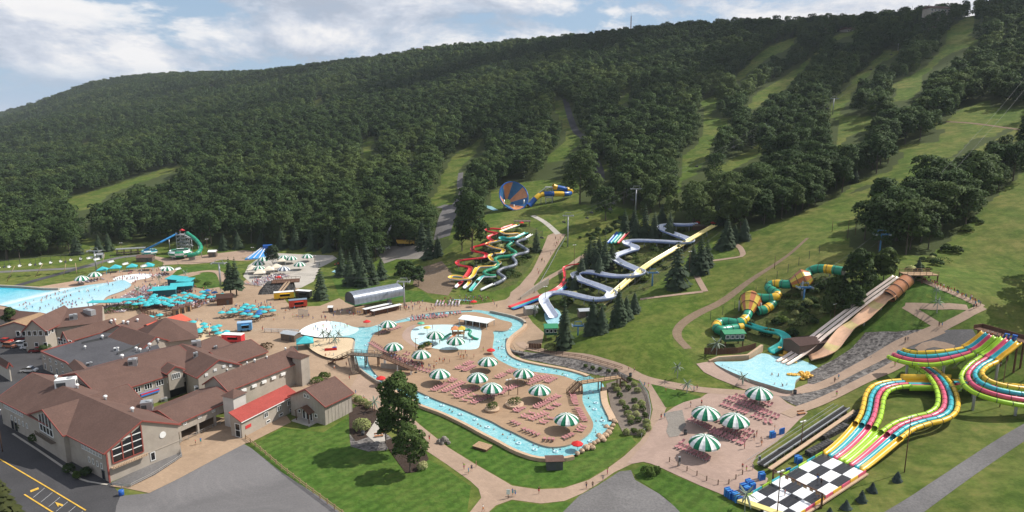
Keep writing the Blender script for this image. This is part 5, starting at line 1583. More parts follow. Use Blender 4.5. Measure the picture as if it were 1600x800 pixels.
def mat_racer():
 A = line_abs([(1548,524,20.0),(1532,538,17.6),(1516,548,16.0),(1490,555,14.8),(1458,560,13.8),(1430,560,13.2),(1410,556,12.8),(1400,552,12.6)])
 A2 = line_abs([(1660,614,9.8),(1600,608,9.4),(1545,603,9.2),(1492,600,9.0)])
 A3 = line_abs([(1416,599,8.6),(1394,601,8.4),(1376,607,8.1),(1367,619,7.7),(1364,634,7.3),(1360,650,6.9),(1352,665,6.5)])
 B1 = line_abs([(1581,533,20.0),(1564,548,17.8),(1548,560,16.0),(1528,572,14.8),(1518,586,13.9),(1527,600,13.1),(1552,611,12.4),(1590,619,11.8),(1640,624,11.2)])
 B2 = line_abs([(1420,566,10.8),(1440,573,10.4),(1460,585,10.0),(1474,602,9.6),(1481,622,9.0),(1478,640,8.4),(1462,651,7.9),(1438,657,7.4),(1412,666,6.9),(1392,680,6.5)])
 E0,E1 = np.array(G(1286,709,.7)),np.array(G(1352,737,.7))
 F0,F1 = np.array(G(1160,781,.7)),np.array(G(1248,810,.7))
 E1[2] = E0[2] = (E0[2] + E1[2]) / 2; F1[2] = F0[2] = (F0[2] + F1[2]) / 2
 W = (E1 - E0); wl = np.linalg.norm(W); print('racer width',wl,'len',np.linalg.norm(F0 - E0),E0[2],F0[2])
 Dn = (F0 - E0); Dn2 = Dn
 t = thing('mat_racing_slide','eight lane mat racing slide with coloured tubes and a black and white checkered runout','water slide',(F0[0],F0[1],h(F0[0],F0[1])))
 o = (F0[0],F0[1],h(F0[0],F0[1])); oo = np.array(o)
 cols = [F_YEL,F_CYAN,F_PINK,F_LIME]
 sp_ = 1.36
 ends = {}
 def lanes(P,yellow_side,open_part=None,key=None,bank=0.0):
  fr = frames(P)
  for k in range(4):
   off = yellow_side * (1.5 - k) * sp_
   bw = [min(1,max(0,(i / len(P) - .2) / .4)) for i in range(len(P))]
   Q = [p + f[0] * off + np.array((0,0,(1.5 - k) * sp_ * bank * w)) for p,f,w in zip(P,fr,bw)]
   i0 = 0
   if open_part:
    i0 = int(len(Q) * open_part)
    flume(t,Q[:i0 + 1],1.2,.75,cols[k],cols[k],'start_chute',o)
   tube(t,Q[i0:],.58,[cols[k]],None,3,'lane_tube',o,n=9)
   if key: ends[(key,k)] = (Q[-1],fr[-1][2])
 lanes(A,1,.26,None,.5); lanes(A2,1); lanes(A3,1,None,'A'); lanes(B1,-1,.22,None,.7); lanes(B2,-1,None,'B')
 P = line_abs([(1494,600,9.0),(1455,599.5,8.8),(1414,599,8.6)])
 fr = frames(P)
 for k in range(4):
  Q = [p + f[0] * (1.5 - k) * sp_ - f[1] * .5 for p,f in zip(P,fr)]
  flume(t,Q,1.2,.3,cols[k],cols[k],'crossing_lane',o)
 for s,m in ((2.75,F_YEL),(-2.75,F_LIME)):
  Q = [p + f[0] * s for p,f in zip(P,fr)]
  mb = MB(); sweep(Q,[(-.08,-.9),(.08,-.9),(.08,1.5 if s > 0 else .6),(-.08,1.5 if s > 0 else .6)],mb,o=o); mb.build('side_wall',m,t)
 order = [('A',0),('A',1),('A',2),('A',3),('B',3),('B',2),('B',1),('B',0)]
 lw = wl / 8
 wd = W / wl
 fdir = Dn / np.linalg.norm(Dn)
 for i,key in enumerate(order):
  p0,d0 = ends[key]
  e = E0 + wd * lw * (i + .5)
  L_ = np.linalg.norm(e - p0)
  ts = np.linspace(0,1,16)
  up = np.array((0,0,1.))
  Q = []
  for q in ts:    # leaves along the tube,arrives along the runout,with a dip
   hh0 = 2 * q ** 3 - 3 * q ** 2 + 1; hh1 = q ** 3 - 2 * q ** 2 + q; hh2 = -2 * q ** 3 + 3 * q ** 2; hh3 = q ** 3 - q ** 2
   Q.append(hh0 * (p0 - up * .55) + hh1 * d0 * L_ * .6 + hh2 * e + hh3 * fdir * L_ * .9)
  k = key[1]
  edge = i in (0,7)
  flume(t,Q,lw * 1.0,.5 if not edge else .7,cols[k],cols[k],'lane_chute',o)
 nrow = 6
 for c in range(4):
  for r_ in range(nrow):
   m = F_BLACK if (c + r_) % 2 == 0 else F_WHITE
   mb = MB()
   a0,a1 = c * 2 * lw,(c + 1) * 2 * lw
   q0,q1 = r_ / nrow,(r_ + 1) / nrow
   prof = []
   for s in np.linspace(0,1,9):
    lift = .07 if abs((s * 2) % 1) < 1e-6 else .03
    prof.append((a0 + (a1 - a0) * s,lift))
   V = []
   for q in (q0 + .004,q1 - .004):
    for x,z in prof: V.append(E0 + Dn * q + wd * x + np.array((0,0,z)) - oo)
    for x in (a1,a0): V.append(E0 + Dn * q + wd * x + np.array((0,0,-.5)) - oo)
   n = len(prof) + 2
   Fc = [(j,(j + 1) % n,n + (j + 1) % n,n + j) for j in range(n)] + [tuple(reversed(range(n))),tuple(range(n,2 * n))]
   mb.add(V,Fc); mb.build('runout_panel',m,t)
 seq = [F_LIME,F_CYAN]
 for j in range(9):
  q0,q1 = j / 9,(j + 1) / 9
  a = E0 + Dn * q0 - oo - wd * .1; b_ = E0 + Dn * (q1 - .01) - oo - wd * .1
  MB().beam(a + np.array((0,0,.05)),b_ + np.array((0,0,.05)),.16,.9).build('side_panel',seq[j % 2],t)
  a = E1 + Dn * q0 - oo + wd * .1; b_ = E1 + Dn * (q1 - .01) - oo + wd * .1
  MB().beam(a + np.array((0,0,.05)),b_ + np.array((0,0,.05)),.16,.9).build('side_panel',[F_PINK,F_YEL][j % 2],t)
 MB().beam(E1 + wd * .5 - oo + np.array((0,0,-.2)),E1 + Dn + wd * .5 - oo + np.array((0,0,-.2)),.5,.3).build('kerb',M_COPE,t)
 a,b_ = F0 - oo - wd * .5,F1 - oo + wd * .5
 MB().beam(a + fdir * .6,b_ + fdir * .6,1.6,.5).build('end_step',F_STRAW,t)
 g = thing('gantry','low timber gantry with small boards across the checkered runout','gantry',tuple(E0 + Dn * .62 - wd * .6))
 gb = MB();
 a = np.array((0.,0,0)); b_ = wd * (wl + 1.4)
 for k in range(9):
  gb.beam(a + (b_ - a) * k / 8 + np.array((0,0,1.9)),a + (b_ - a) * (k + .55) / 8 + np.array((0,0,1.9)),.08,.5)
 gb.build('board',M_TAN,g)
 MB().beam(a + np.array((0,0,2.3)),b_ + np.array((0,0,2.3)),.2).build('beam',M_WOODB,g)
 for q in (a,b_): MB().beam(q + np.array((0,0,-.8)),q + np.array((0,0,2.4)),.3).build('post',M_WOODB,g)
 for P in (A,A2,B1,B2):
  posts(t,P,10,.34,.8,o,M_CONCP,1.2)
 for P in (A,B1):
  for i in range(8,len(P) - 2,14):
   p = P[i]; s = frames(P)[i][0]; g0 = h(p[0],p[1])
   MB().beam(p - s * 2.6 - oo - np.array((0,0,.75)),p + s * 2.6 - oo - np.array((0,0,.75)),.3).build('cross_beam',M_GALV,t)
   q = p + s * 5; MB().beam(p - oo - np.array((0,0,.8)),np.array((q[0],q[1],h(q[0],q[1]) - .2)) - oo,.16).build('brace',M_GALV,t)
 c = atz(1568,526,19.7)
 g0 = h(c[0],c[1])
 u = atz(1592,534,19.7) - atz(1540,519,19.7); ang = math.atan2(u[1],u[0])
 d = thing('start_platform','timber start platform with blue mats at the top of the racing slide','platform',(c[0],c[1],g0),ang)
 z = 19.7 - g0
 MB().box(0,1.5,z - .3,16,3.4,.3).build('deck',M_WOODB,d)
 MB().box(0,3.2,z,16,.15,1.0).build('back_fence',M_WOODB,d); MB().box(-8,1.5,z,.15,3.4,1.0).build('side_fence',M_WOODB,d)
 for k in range(5):
  for y in (.4,2.8): MB().box(-7 + k * 3.5,y,-1.5,.35,.35,z + 1.2).build('post',M_WOODB,d)
 for px,py in ((1572,525),(1584,527)):
  q = atz(px,py,20.2); k = thing('mat_stack','stack of blue racing mats on the start platform %s' % ('by the lime lanes' if px < 1580 else 'by the pink lane'),'mat stack',tuple(q - np.array((0,0,.5))),ang,'blue mats')
  for i in range(5): MB().box(0,.1 * i,.22 * i,1.1,.9,.2,.1 * i).build('mat',F_BLUE,k)
def bowl_slides():
 c = np.array(G(803,326,0)); cz = zat(c,306)
 C = np.array((c[0],c[1],cz)); o = (c[0],c[1],c[2]); oo = np.array(o)
 t = thing('funnel_slide','giant blue and orange striped funnel slide on the edge of the wood','water slide',o)
 nrm = np.array((.34,-.80,.46)); nrm /= np.linalg.norm(nrm)
 s = np.cross(nrm,(0,0,1.)); s /= np.linalg.norm(s); u = np.cross(s,nrm)
 ap = C + np.array((-3.8,4.4,-4.2))
 n = 24; Rr = 9.1
 rows = [(0,Rr),(.5,Rr * .62),(1.0,1.9)]
 for out_,mats in ((0,[F_BLUED,F_ORGD]),(1,[F_BLUED,F_BLUED])):
  mb = MB()
  for q,rr in rows:
   for i in range(n):
    w = 2 * math.pi * (i + .5) / n
    mb.v.append(tuple(C + (ap - C) * q + (s * math.cos(w) + u * math.sin(w)) * (rr + .18 * out_) - oo + nrm * (-.15 * out_)))
  for k in range(2):
   for i in range(n):
    mb.f.append((k * n + i,k * n + (i + 1) % n,(k + 1) * n + (i + 1) % n,(k + 1) * n + i)); mb.m.append((i // 3) % 2); mb.sm.append(False)
  mb.build('funnel' if not out_ else 'funnel_shell',mats,t)
 rb = MB()
 for i in range(n):
  w,w2 = 2 * math.pi * i / n,2 * math.pi * (i + 1) / n
  rb.beam(C + (s * math.cos(w) + u * math.sin(w)) * (Rr + .1) - oo,C + (s * math.cos(w2) + u * math.sin(w2)) * (Rr + .1) - oo,.55)
 rb.build('rim',F_BLUE,t)
 for dx in (-6,0,6):
  p = C + np.array((dx,1.5,0)); g = h(p[0],p[1])
  MB().cyl((p[0] - o[0],p[1] - o[1],g - 1 - o[2]),(p[0] - o[0],p[1] - o[1],cz - 5.5 - o[2] + abs(dx) * .5),.4,None,8).build('post',M_GALV,t)
 Z0 = depth(C)
 P = resample(smooth_line([atZ(826,322,Z0 + 1),atZ(832,316,Z0 + 2),atZ(837,310,Z0 + 2),atZ(843,305,Z0 + 3),atZ(852,303,Z0 + 4),atZ(864,303,Z0 + 5),atZ(876,303,Z0 + 6),atZ(886,303,Z0 + 8),atZ(892,300,Z0 + 12),atZ(889,297,Z0 + 10),atZ(880,295,Z0 + 8),atZ(870,293,Z0 + 7),atZ(864,291,Z0 + 6)],5),.9)
 tube(t,P,1.6,[F_BLUE,F_YEL],lambda i: 1 if (i // 7) % 2 else 0,7,o=o,n=12); posts(t,P,8,.22,1.5,o)
 p = atZ(858,292,Z0 + 5); g = h(p[0],p[1])
 tw = thing('start_tower','grey steel start tower with stairs above the funnel slide','tower',(p[0],p[1],g))
 z = p[2] - g
 for x in (-2,2):
  for y in (-2,2): MB().box(x,y,-1,.3,.3,z + 1).build('post',M_GALV,tw)
 for k in range(1,4): MB().box(0,0,z * k / 3 - .2,4.6,4.6,.2).build('deck',M_METAL,tw)
 b = MB()
 for k in range(3):
  b.beam((-2,-2,z * k / 3),(2,-2,z * (k + 1) / 3),.16); b.beam((2,-2,z * k / 3),(-2,-2,z * (k + 1) / 3),.16)
 b.build('brace',M_GALV,tw)
 MB().beam((-2,-2.4,z),(-13,-4,1),1.3,.2).build('stair',M_METAL,tw)
 b0 = np.array(G(282,403,0)); o = tuple(b0); oo = b0
 t = thing('bowl_slide','green and white checkered bowl slide fed by a green tube from the steel tower','water slide',o)
 def bowl(t,r,z0,z1,m0,m1,n=16):
  mb = MB(); rows = [(r * .8,z0),(r * .97,z0 + .35 * (z1 - z0)),(r,z0 + .7 * (z1 - z0)),(r * .86,z1),(r * .74,z1 - .12)]
  for rr,z in rows:
   for i in range(n): mb.v.append((rr * math.cos(2 * math.pi * i / n),rr * math.sin(2 * math.pi * i / n),z))
  for k in range(4):
   for i in range(n):
    mb.f.append((k * n + i,k * n + (i + 1) % n,(k + 1) * n + (i + 1) % n,(k + 1) * n + i)); mb.m.append(((i // 2) + k) % 2); mb.sm.append(False)
  mb.f.append(tuple(i for i in reversed(range(n)))); mb.m.append(0); mb.sm.append(False)
  mb.build('bowl',[m0,m1],t)
  for i in range(0,n,4): MB().cyl((r * .7 * math.cos(i),r * .7 * math.sin(i),-.5),(r * .7 * math.cos(i),r * .7 * math.sin(i),z0 + .1),.25,None,6).build('post',M_GALV,t)
 bowl(t,6.2,1.2,4.6,F_GRN,F_WHITE)
 Zb = depth(b0 + np.array((0,0,3)))
 P = resample(smooth_line([atZ(292,364,Zb + 12),atZ(302,371,Zb + 10),atZ(310,379,Zb + 6),atZ(314,387,Zb + 1),atZ(310,394,Zb - 4),atZ(302,398,Zb - 6),atZ(294,399,Zb - 6)],6),.9)
 tube(t,P,1.1,[F_GRN2],None,5,o=o,n=10); posts(t,P,9,.18,1,o)
 b1 = np.array(G(234,399,0))
 t2 = thing('bowl_slide','smaller blue and white bowl slide fed by a straight blue tube','water slide',tuple(b1))
 bowl(t2,4.4,.8,3.2,F_CYAN,F_WHITE,14)
 P2 = resample([atZ(277,365,Zb + 12),atZ(250,379,Zb + 5),atZ(226,391,depth(b1) - 1)],.9)
 tube(t2,P2,.6,[F_BLUE2],None,4,o=tuple(b1),n=8); posts(t2,P2,12,.15,.5,tuple(b1))
 p = atZ(285,366,Zb + 12); g = h(p[0],p[1]); z = p[2] - g
 tw = thing('start_tower','tall grey steel stair tower between the blue and green bowl slides','tower',(p[0],p[1],g))
 for x in (-2.5,2.5):
  for y in (-2.5,2.5): MB().box(x,y,-1,.3,.3,z + 2.4).build('post',M_GALV,tw)
 for k in range(1,6): MB().box(0,0,z * k / 5 - .15,5.4,5.4,.15).build('deck',M_METAL,tw)
 b = MB()
 for k in range(5):
  b.beam((-2.5,-2.6,z * k / 5),(2.5,-2.6,z * (k + 1) / 5),.18); b.beam((2.5,-2.6,z * k / 5),(-2.5,-2.6,z * (k + 1) / 5),.14)
  b.beam((2.6,-2.5,z * k / 5),(2.6,2.5,z * (k + 1) / 5),.16)
 b.build('brace',M_GALV,tw)
 s_ = MB()
 for k in range(5): s_.beam((3 if k % 2 else 7,-3.2,z * k / 5),(7 if k % 2 else 3,-3.2,z * (k + 1) / 5),1.2,.2)
 s_.build('stair',M_METAL,tw)
 MB().cyl((0,0,z + 2.2),(0,0,z + 3.2),1.8,.1,8).build('roof',F_RED,tw)
F_BLUED = fibre('navy_fibreglass',(0.035,0.14,0.30)); F_ORGD = fibre('tan_orange_fibreglass',(0.58,0.25,0.11)); F_BLUE2 = fibre('sky_blue_fibreglass',(0.03,0.22,0.50))
body_slides(); raft_slide(); red_racer(); tube_slide(); orange_slide(); mat_racer(); bowl_slides()
# ---------------------------------------------------------------- parasols
M_CGRN = paint('green_canvas',(0.012,0.165,0.085),0.75,0.2,0.1,0.8)
M_CWHT = paint('white_canvas',(0.74,0.75,0.74),0.75,0.2,0.06,0.8)
M_CGRY = paint('slate_canvas',(0.10,0.13,0.18),0.75,0.2,0.1,0.8)
M_PINKS = paint('pink_sling',(0.41,0.185,0.19),0.7,0.2,0.14,3.0)
M_REDC = paint('red_canvas',(0.62,0.03,0.03),0.7,0.2,0.1)
def big_parasol_mesh(R_,n,m0,m1):
 b = MB()
 rows = [(0.05,1.55),(0.30,1.42),(0.58,1.10),(0.82,0.62),(1.0,0.0),(1.0,-0.38)]
 sub = 2
 for k in range(n):
  for i in range(len(rows) - 1):
   (r0,z0),(r1,z1) = rows[i],rows[i + 1]
   for s in range(sub):
    a0,a1 = 2 * math.pi * (k + s / sub) / n,2 * math.pi * (k + (s + 1) / sub) / n
    def pt(r,z,a):
     f = abs(((a / (2 * math.pi) * n) % 1) - .5) * 2      # 1 at the ribs
     rr = r * (1 - .035 * (1 - f) * (r > .3)); zz = z - .10 * (1 - f) * (r > .5) * (z < 1)
     return (R_ * rr * math.cos(a),R_ * rr * math.sin(a),zz)
    b.add([pt(r0,z0,a0),pt(r0,z0,a1),pt(r1,z1,a1),pt(r1,z1,a0)],[(3,2,1,0)],k % 2,True)
 b.ball((0,0,1.55),.16,6,4,1)
 return b.mesh('canopy',[m0,m1])
PARA = []
def parasols():
 cg = big_parasol_mesh(3.1,16,M_CGRN,M_CWHT); cs = big_parasol_mesh(3.1,16,M_CGRY,M_CWHT)
 pole = MB().cyl((0,0,-.3),(0,0,4.2),.07,None,6).mesh('pole',M_WHITE)
 L = [(606,505,1,'by the plaza end of the river'),(615,540,1,'next to the footbridge deck'),(658,552,1,'beside the planter near the footbridge'),(762,563,1,'nearest the red lifeguard parasol on the island'),(687,582,1,'on the island rows nearest the tall lawn tree'),
  (746,588,1,'in the middle of the island loungers'),(768,604,1,'in front of the middle island parasol'),(818,581,1,'at the inner bend of the river'),(843,607,1,'by the big round planter on the island'),(885,652,1,'alone at the tip of the island'),
  (712,531,1,'at the edge of the children pool'),(680,522,1,'standing in the children pool'),
  (1186,614,1.13,'nearest the splash pool on the pink plaza'),(1103,645,1.13,'by the stone bed on the pink plaza'),(1148,656,1.13,'in the middle of the pink plaza'),(1101,690,1.13,'nearest the rope posts of the pink plaza'),
  (127,434,1,'first along the wave pool deck'),(148,428,1,'second along the wave pool deck'),(261,419,1,'on the deck above the white pool beach'),
  (411,404,1,'by the blue slide hut'),(404,410,1,'on the pale terrace under the blue slide hut'),(405,418,1,'on the pale terrace beside the white tents'),(443,401,1,'right behind the round bushy tree'),(455,402.5,1,'on the back of the pale terrace'),(480,399.5,1,'furthest along the pale terrace'),(468,412,1,'above the timber slide hut'),(443,419,0,'slate one by the stone bank')]
 for px,py,k,where in L:
  isl = (570 < px < 930)
  p = Vector(atz(px,py,ZD + 3.3)) if isl else G(px,py,3.3)
  s = k if k else 1
  z = ZD if isl else p.z - 3.3
  t = thing('parasol',('giant green and white striped parasol ' if k else 'giant striped parasol, ') + where,'parasol',(p.x,p.y,z),random.uniform(0,6),'giant striped parasols')
  t.scale = (s,s,s)
  PARA.append((p.x,p.y,where))
  linkmesh('canopy',cg if k else cs,t,(0,0,2.7)); linkmesh('pole',pole,t)
 b = MB()
 for k in range(8):
  a0,a1 = 2 * math.pi * k / 8,2 * math.pi * (k + 1) / 8
  for (r0,z0),(r1,z1) in (((.02,.62),(.7,.36)),((.7,.36),(1.4,0)),((1.4,0),(1.42,-.2))):
   b.add([(r0 * math.cos(a0),r0 * math.sin(a0),z0),(r0 * math.cos(a1),r0 * math.sin(a1),z0),(r1 * math.cos(a1),r1 * math.sin(a1),z1),(r1 * math.cos(a0),r1 * math.sin(a0),z1)],[(3,2,1,0)],0,False)
 b.cyl((0,0,.55),(0,0,.8),.05,.03,5)
 ct = b.mesh('canopy',M_TEAL); cb_ = b.mesh('canopy',M_TEALD)
 ps = MB().cyl((0,0,0),(0,0,2.9),.035,None,5).mesh('pole',M_STEELD)
 tb = MB().box(0,0,.70,1.7,.8,.06)
 for s in (-1,1):
  tb.box(0,s * .8,.42,1.7,.28,.05); tb.beam((-.55,s * .9,0),(-.55,s * .2,.7),.08); tb.beam((.55,s * .9,0),(.55,s * .2,.7),.08)
 tbm = tb.mesh('picnic_table',M_WOODB)
 C1 = [(346,487),(358,487),(364,482),(366,486),(376,483),(380,479),(384,475),(388,480),(394,477),(398,482),(386,485,1),(380,489),(390,490),(400,493),(406,485,1),(412,486),(404,489,1),(410,479),(419,479),(426,484)]
 C2 = [(284,511),(283,516.5),(290,518.5),(301,502),(301,508),(303,515),(312,514),(318,505),(320,509.5),(310,517),(334,510),(336,514),(341,508),(341,519),(353,517)]
 C3 = [(250,450),(234,453),(241,460),(242,465),(262,452),(258,466),(265,468),(270,466),(279,464),(287,466),(296,469),(276,471),(284,472.5),(267,476),(260,474),(254,471),(246,470),(235,474),(226,472),(219,473),(287,457),(296,459),(302,461),(307,463),(316,455),(324,453,1),(322,457),(317,461),(315,464.5),(328,463),(338,462),(347,459),(335,456,1),(211,474),(200,472),(235,494),(249,491),(272,461),(266,470.5),(290,462)]
 for _ in range(16):
  C3.append((random.uniform(216,262),random.uniform(462,476)))
 for grp,C_,where in (('small parasols on the open plaza',C1,'over a picnic table in the cluster on the open plaza'),('small parasols in the terrace garden',C2,'over a table on the tan terrace by the red awning'),('small parasols on the pool bar deck',C3,'on the crowded deck in front of the turquoise bar roofs')):
  for q in C_:
   p = G(q[0],q[1],2.5)
   dk = len(q) > 2
   t = thing('table_parasol',('small royal blue parasol ' if dk else 'small turquoise parasol ') + where,'parasol',(p.x,p.y,p.z - 2.5),random.uniform(0,6),grp)
   linkmesh('canopy',cb_ if dk else ct,t,(0,0,2.25)); linkmesh('pole',ps,t)
   o = tag(linkmesh('picnic_table',tbm,None,(p.x,p.y,p.z - 2.5),random.uniform(0,6)),'brown picnic table under a small parasol ' + where.split(' ',3)[-1] if False else 'brown picnic table under a small ' + ('blue' if dk else 'turquoise') + ' parasol ' + ('on the open plaza' if C_ is C1 else 'on the tan terrace' if C_ is C2 else 'on the bar deck'),'table',grp.replace('small parasols','picnic tables'))
 for px,py,where in ((595,589,'over a lifeguard chair by the footbridge'),(767,545.5,'over a lifeguard chair at the inner river bank'),(902,691,'over a lifeguard chair at the tip of the river'),(573,501,'on the plaza by the wading floor'),(527,411.5,'beside the little far pool'),(740,470,'by the body slide exits'),(1090,346.5,'on the raft slide deck'),(1114,347,'at the head of the yellow speed slide'),(815,347,'on the body slide start deck'),(435,432,'under the pale terrace')):
  p = G(px,py,2.6)
  t = thing('table_parasol','small red parasol ' + where,'parasol',(p.x,p.y,p.z - 2.6),0,'small red parasols')
  me = ct.copy() if 'redp' not in MATS else MATS['redp']
  if 'redp' not in MATS:
   me.materials.clear(); me.materials.append(M_REDC); MATS['redp'] = me
  linkmesh('canopy',me,t,(0,0,2.3)); linkmesh('pole',ps,t)
parasols()
# ---------------------------------------------------------------- loungers
LOUNGE = []
def loungers():
 b = MB()
 b.box(0,-.35,.34,.66,1.25,.07,0,0)
 b.add([(-.33,.28,.36),(.33,.28,.36),(.33,.85,.86),(-.33,.85,.86),(-.33,.31,.30),(.33,.31,.30),(.33,.90,.81),(-.33,.90,.81)],[(0,1,2,3),(7,6,5,4),(0,3,7,4),(1,5,6,2),(3,2,6,7)],0)
 for x in (-.3,.3):
  for y in (-.85,.25): b.box(x,y,0,.06,.06,.34,0,1)
  b.beam((x,.25,.2),(x,.75,.72),.05,None,1)
 me = b.mesh('sun_lounger',[M_PINKS,M_CWHT])
 rows = [((714,578),(738,566),0),((724,581),(742,572),0),((676,612),(712,593),0),((692,614),(726,598),0),((707,618),(724,609),0),((712,623),(745,606),0),((724,628),(745,618),0),((737,632),(765,619),0),((764,622),(796,607),0),((776,592),(804,579),0),((780,617),(808,603),0),
   ((804,645),(818,637),0),((816,654),(833,646),0),((828,658),(855,646),0),((836,639),(874,619),0),((856,641),(874,632),0),((846,663),(862,654),0),((826,594),(842,587),0),((824,602),(858,588),0),((853,599),(868,591),0),
   ((893,613),(899,634),1),((901,638),(914,660),1),((912,666),(904,676),1),((798,659),(811,666),2),((815,671),(842,682),2),((848,688),(868,689),2),((880,687),(898,679),2),
   ((578,536),(604,552),3),((604,553),(650,571),3),((612,561),(640,573),3),((640,574),(684,585),3),((645,497.5),(722,489.5),3),((594,522),(626,511),3),((640,501),(700,494.5),3),((600,545),(640,556),3)]
 rows2 = [((1126,632),(1192,657),4),((1134,624),(1206,650),4),((1146,620),(1178,632),4),((1160,618),(1206,636),4),((1186,644),(1218,655),4),((1072,654),(1126,680),5),((1116,656),(1176,680),5),((1126,670),(1170,688),5),((1110,676),(1164,696),5),((1192,661),(1208,662),4),((1056,698),(1108,721),6),((1062,692),(1120,714),6),((1100,575),(1176,603),7)]
 names = {0: 'in the slanting rows on the island',1: 'in the column beside the narrow river arm',2: 'in the row along the island tip',3: 'in the packed rows on the far island half',4: 'in the open rows on the pink plaza',5: 'in the rows between the two pink plaza parasols',6: 'under the pink plaza parasol by the rope posts',7: 'in the line along the splash pool path'}
 cnt = 0
 for R_,isl in ((rows,True),(rows2,False)):
  for a,c,k in R_:
   A = Vector(atz(*a,ZD)) if isl else G(*a); C_ = Vector(atz(*c,ZD)) if isl else G(*c)
   d = C_ - A; L = d.length
   step = .98 if k != 3 else 1.25
   n = max(2,int(L / step))
   ang = math.atan2(d.y,d.x) + (math.pi if k in (1,2) else 0)
   for i in range(n):
    if cnt >= 330: break
    if random.random() < .05: continue
    p = A + d * ((i + .5) / n)
    z = ZD if isl else h(p.x,p.y) + .1
    o = linkmesh('sun_lounger',me,None,(p.x + random.uniform(-.08,.08),p.y + random.uniform(-.08,.08),z),ang + random.uniform(-.1,.1) + (.35 if k == 0 else 0))
    near = min(PARA,key=lambda q: (q[0] - p.x) ** 2 + (q[1] - p.y) ** 2)[2]
    tag(o,'pink sun lounger near the striped parasol ' + near if k in (0,3,4,5) else 'pink sling sun lounger ' + names[k],'sun lounger','sun loungers ' + names[k])
    LOUNGE.append((o,k)); cnt += 1
 print('loungers',cnt)
loungers()
# ---------------------------------------------------------------- people
M_SK = [paint('skin_light',(0.50,0.30,0.21),0.6,.3,.05),paint('skin_tan',(0.38,0.20,0.13),0.6,.3,.05),paint('skin_dark',(0.12,0.06,0.04),0.6,.3,.05)]
M_HAIR = [paint('hair_brown',(0.05,0.028,0.016),.8,.2),paint('hair_black',(0.012,0.01,0.01),.8,.2),paint('hair_blond',(0.32,0.20,0.08),.8,.2)]
CLO = {'red': (0.5,.03,.04),'navy': (.02,.03,.09),'black': (.014,.014,.016),'white': (.72,.72,.7),'blue': (.03,.16,.5),'pink': (.6,.12,.25),'grey': (.2,.2,.22),'lime': (.35,.6,.05),'teal': (.03,.32,.34),'orange': (.7,.2,.03)}
M_CLO = {k: paint('cloth_' + k,v,.8,.2,.08,4.0) for k,v in CLO.items()}
def body_mesh(pose,top,bot,sk,hair,bare=False):
 """one continuous skinned body, 1.72 m tall, in metres"""
 J = {'pel': (0,0,.92,.125),'wst': (0,.01,1.10,.115),'chs': (0,0,1.32,.14),'nck': (0,0,1.47,.055),'hd': (0,.02,1.58,.088),'top': (0,.015,1.66,.078)}
 st = {'stand': (0.02,-0.02),'walk': (.24,-.24),'wave': (.03,-.05)}[pose]
 for s,sgn,d in (('l',-1,st[0]),('r',1,st[1])):
  J['hip' + s] = (sgn * .095,0,.86,.088)
  J['kne' + s] = (sgn * .10,d * .55 + .02,.48,.058); J['ank' + s] = (sgn * .10,d,.09,.04); J['toe' + s] = (sgn * .11,d + .15,.035,.035)
  up = pose == 'wave' and s == 'r'
  J['shl' + s] = (sgn * .185,0,1.40,.055)
  J['elb' + s] = (sgn * .27,-d * .35,1.62 if up else 1.13,.038); J['wri' + s] = (sgn * .25,-d * .8 + .06,1.85 if up else .90,.028); J['han' + s] = (sgn * .25,-d * .9 + .09,1.95 if up else .80,.032)
 E = [('pel','wst'),('wst','chs'),('chs','nck'),('nck','hd'),('hd','top')]
 for s in 'lr':
  E += [('pel','hip' + s),('hip' + s,'kne' + s),('kne' + s,'ank' + s),('ank' + s,'toe' + s),('chs','shl' + s),('shl' + s,'elb' + s),('elb' + s,'wri' + s),('wri' + s,'han' + s)]
 K = list(J)
 me = bpy.data.meshes.new('body')
 me.from_pydata([J[k][:3] for k in K],[(K.index(a),K.index(b)) for a,b in E],[])
 ob = bpy.data.objects.new('body',me); COL.objects.link(ob)
 md = ob.modifiers.new('skin','SKIN')
 sv = me.skin_vertices[0].data
 for i,k in enumerate(K):
  sv[i].radius = (J[k][3],J[k][3] * (.75 if k in ('chs','wst','pel') else 1))
  sv[i].use_root = (k == 'pel')
 sub = ob.modifiers.new('sub','SUBSURF'); sub.levels = 1
 dg = bpy.context.evaluated_depsgraph_get(); dg.update()
 m2 = bpy.data.meshes.new_from_object(ob.evaluated_get(dg))
 bpy.data.objects.remove(ob)
 m2.materials.clear()
 for m in (sk,top,bot,hair): m2.materials.append(m)
 for p in m2.polygons:
  c = p.center
  arm = abs(c.x) > .20
  i = 0
  if c.z > 1.60 or (c.z > 1.52 and c.y < -.02): i = 3
  elif 1.08 < c.z < 1.44 and (not arm or (abs(c.x) < .25 and c.z > 1.25)) and not bare: i = 1
  elif .60 < c.z <= 1.08 and abs(c.x) < .19: i = 2
  p.material_index = i; p.use_smooth = True
 return m2
PM = []
_cl = list(CLO)
random.seed(21)
for k in range(22):
 pose = ('stand','walk','walk','stand','wave')[k % 5]
 bare = k % 3 == 1
 tc,bc = _cl[(k * 3) % 10],_cl[(k * 7 + 2) % 10]
 me = body_mesh(pose,M_CLO[tc],M_CLO[bc],M_SK[(0,1,0,1,2,0)[k % 6]],M_HAIR[k % 3],bare)
 PM.append((me,pose,(('bare chested with %s swim shorts' % bc) if bare else '%s top and %s shorts' % (tc,bc)),bare))
NP = [0]
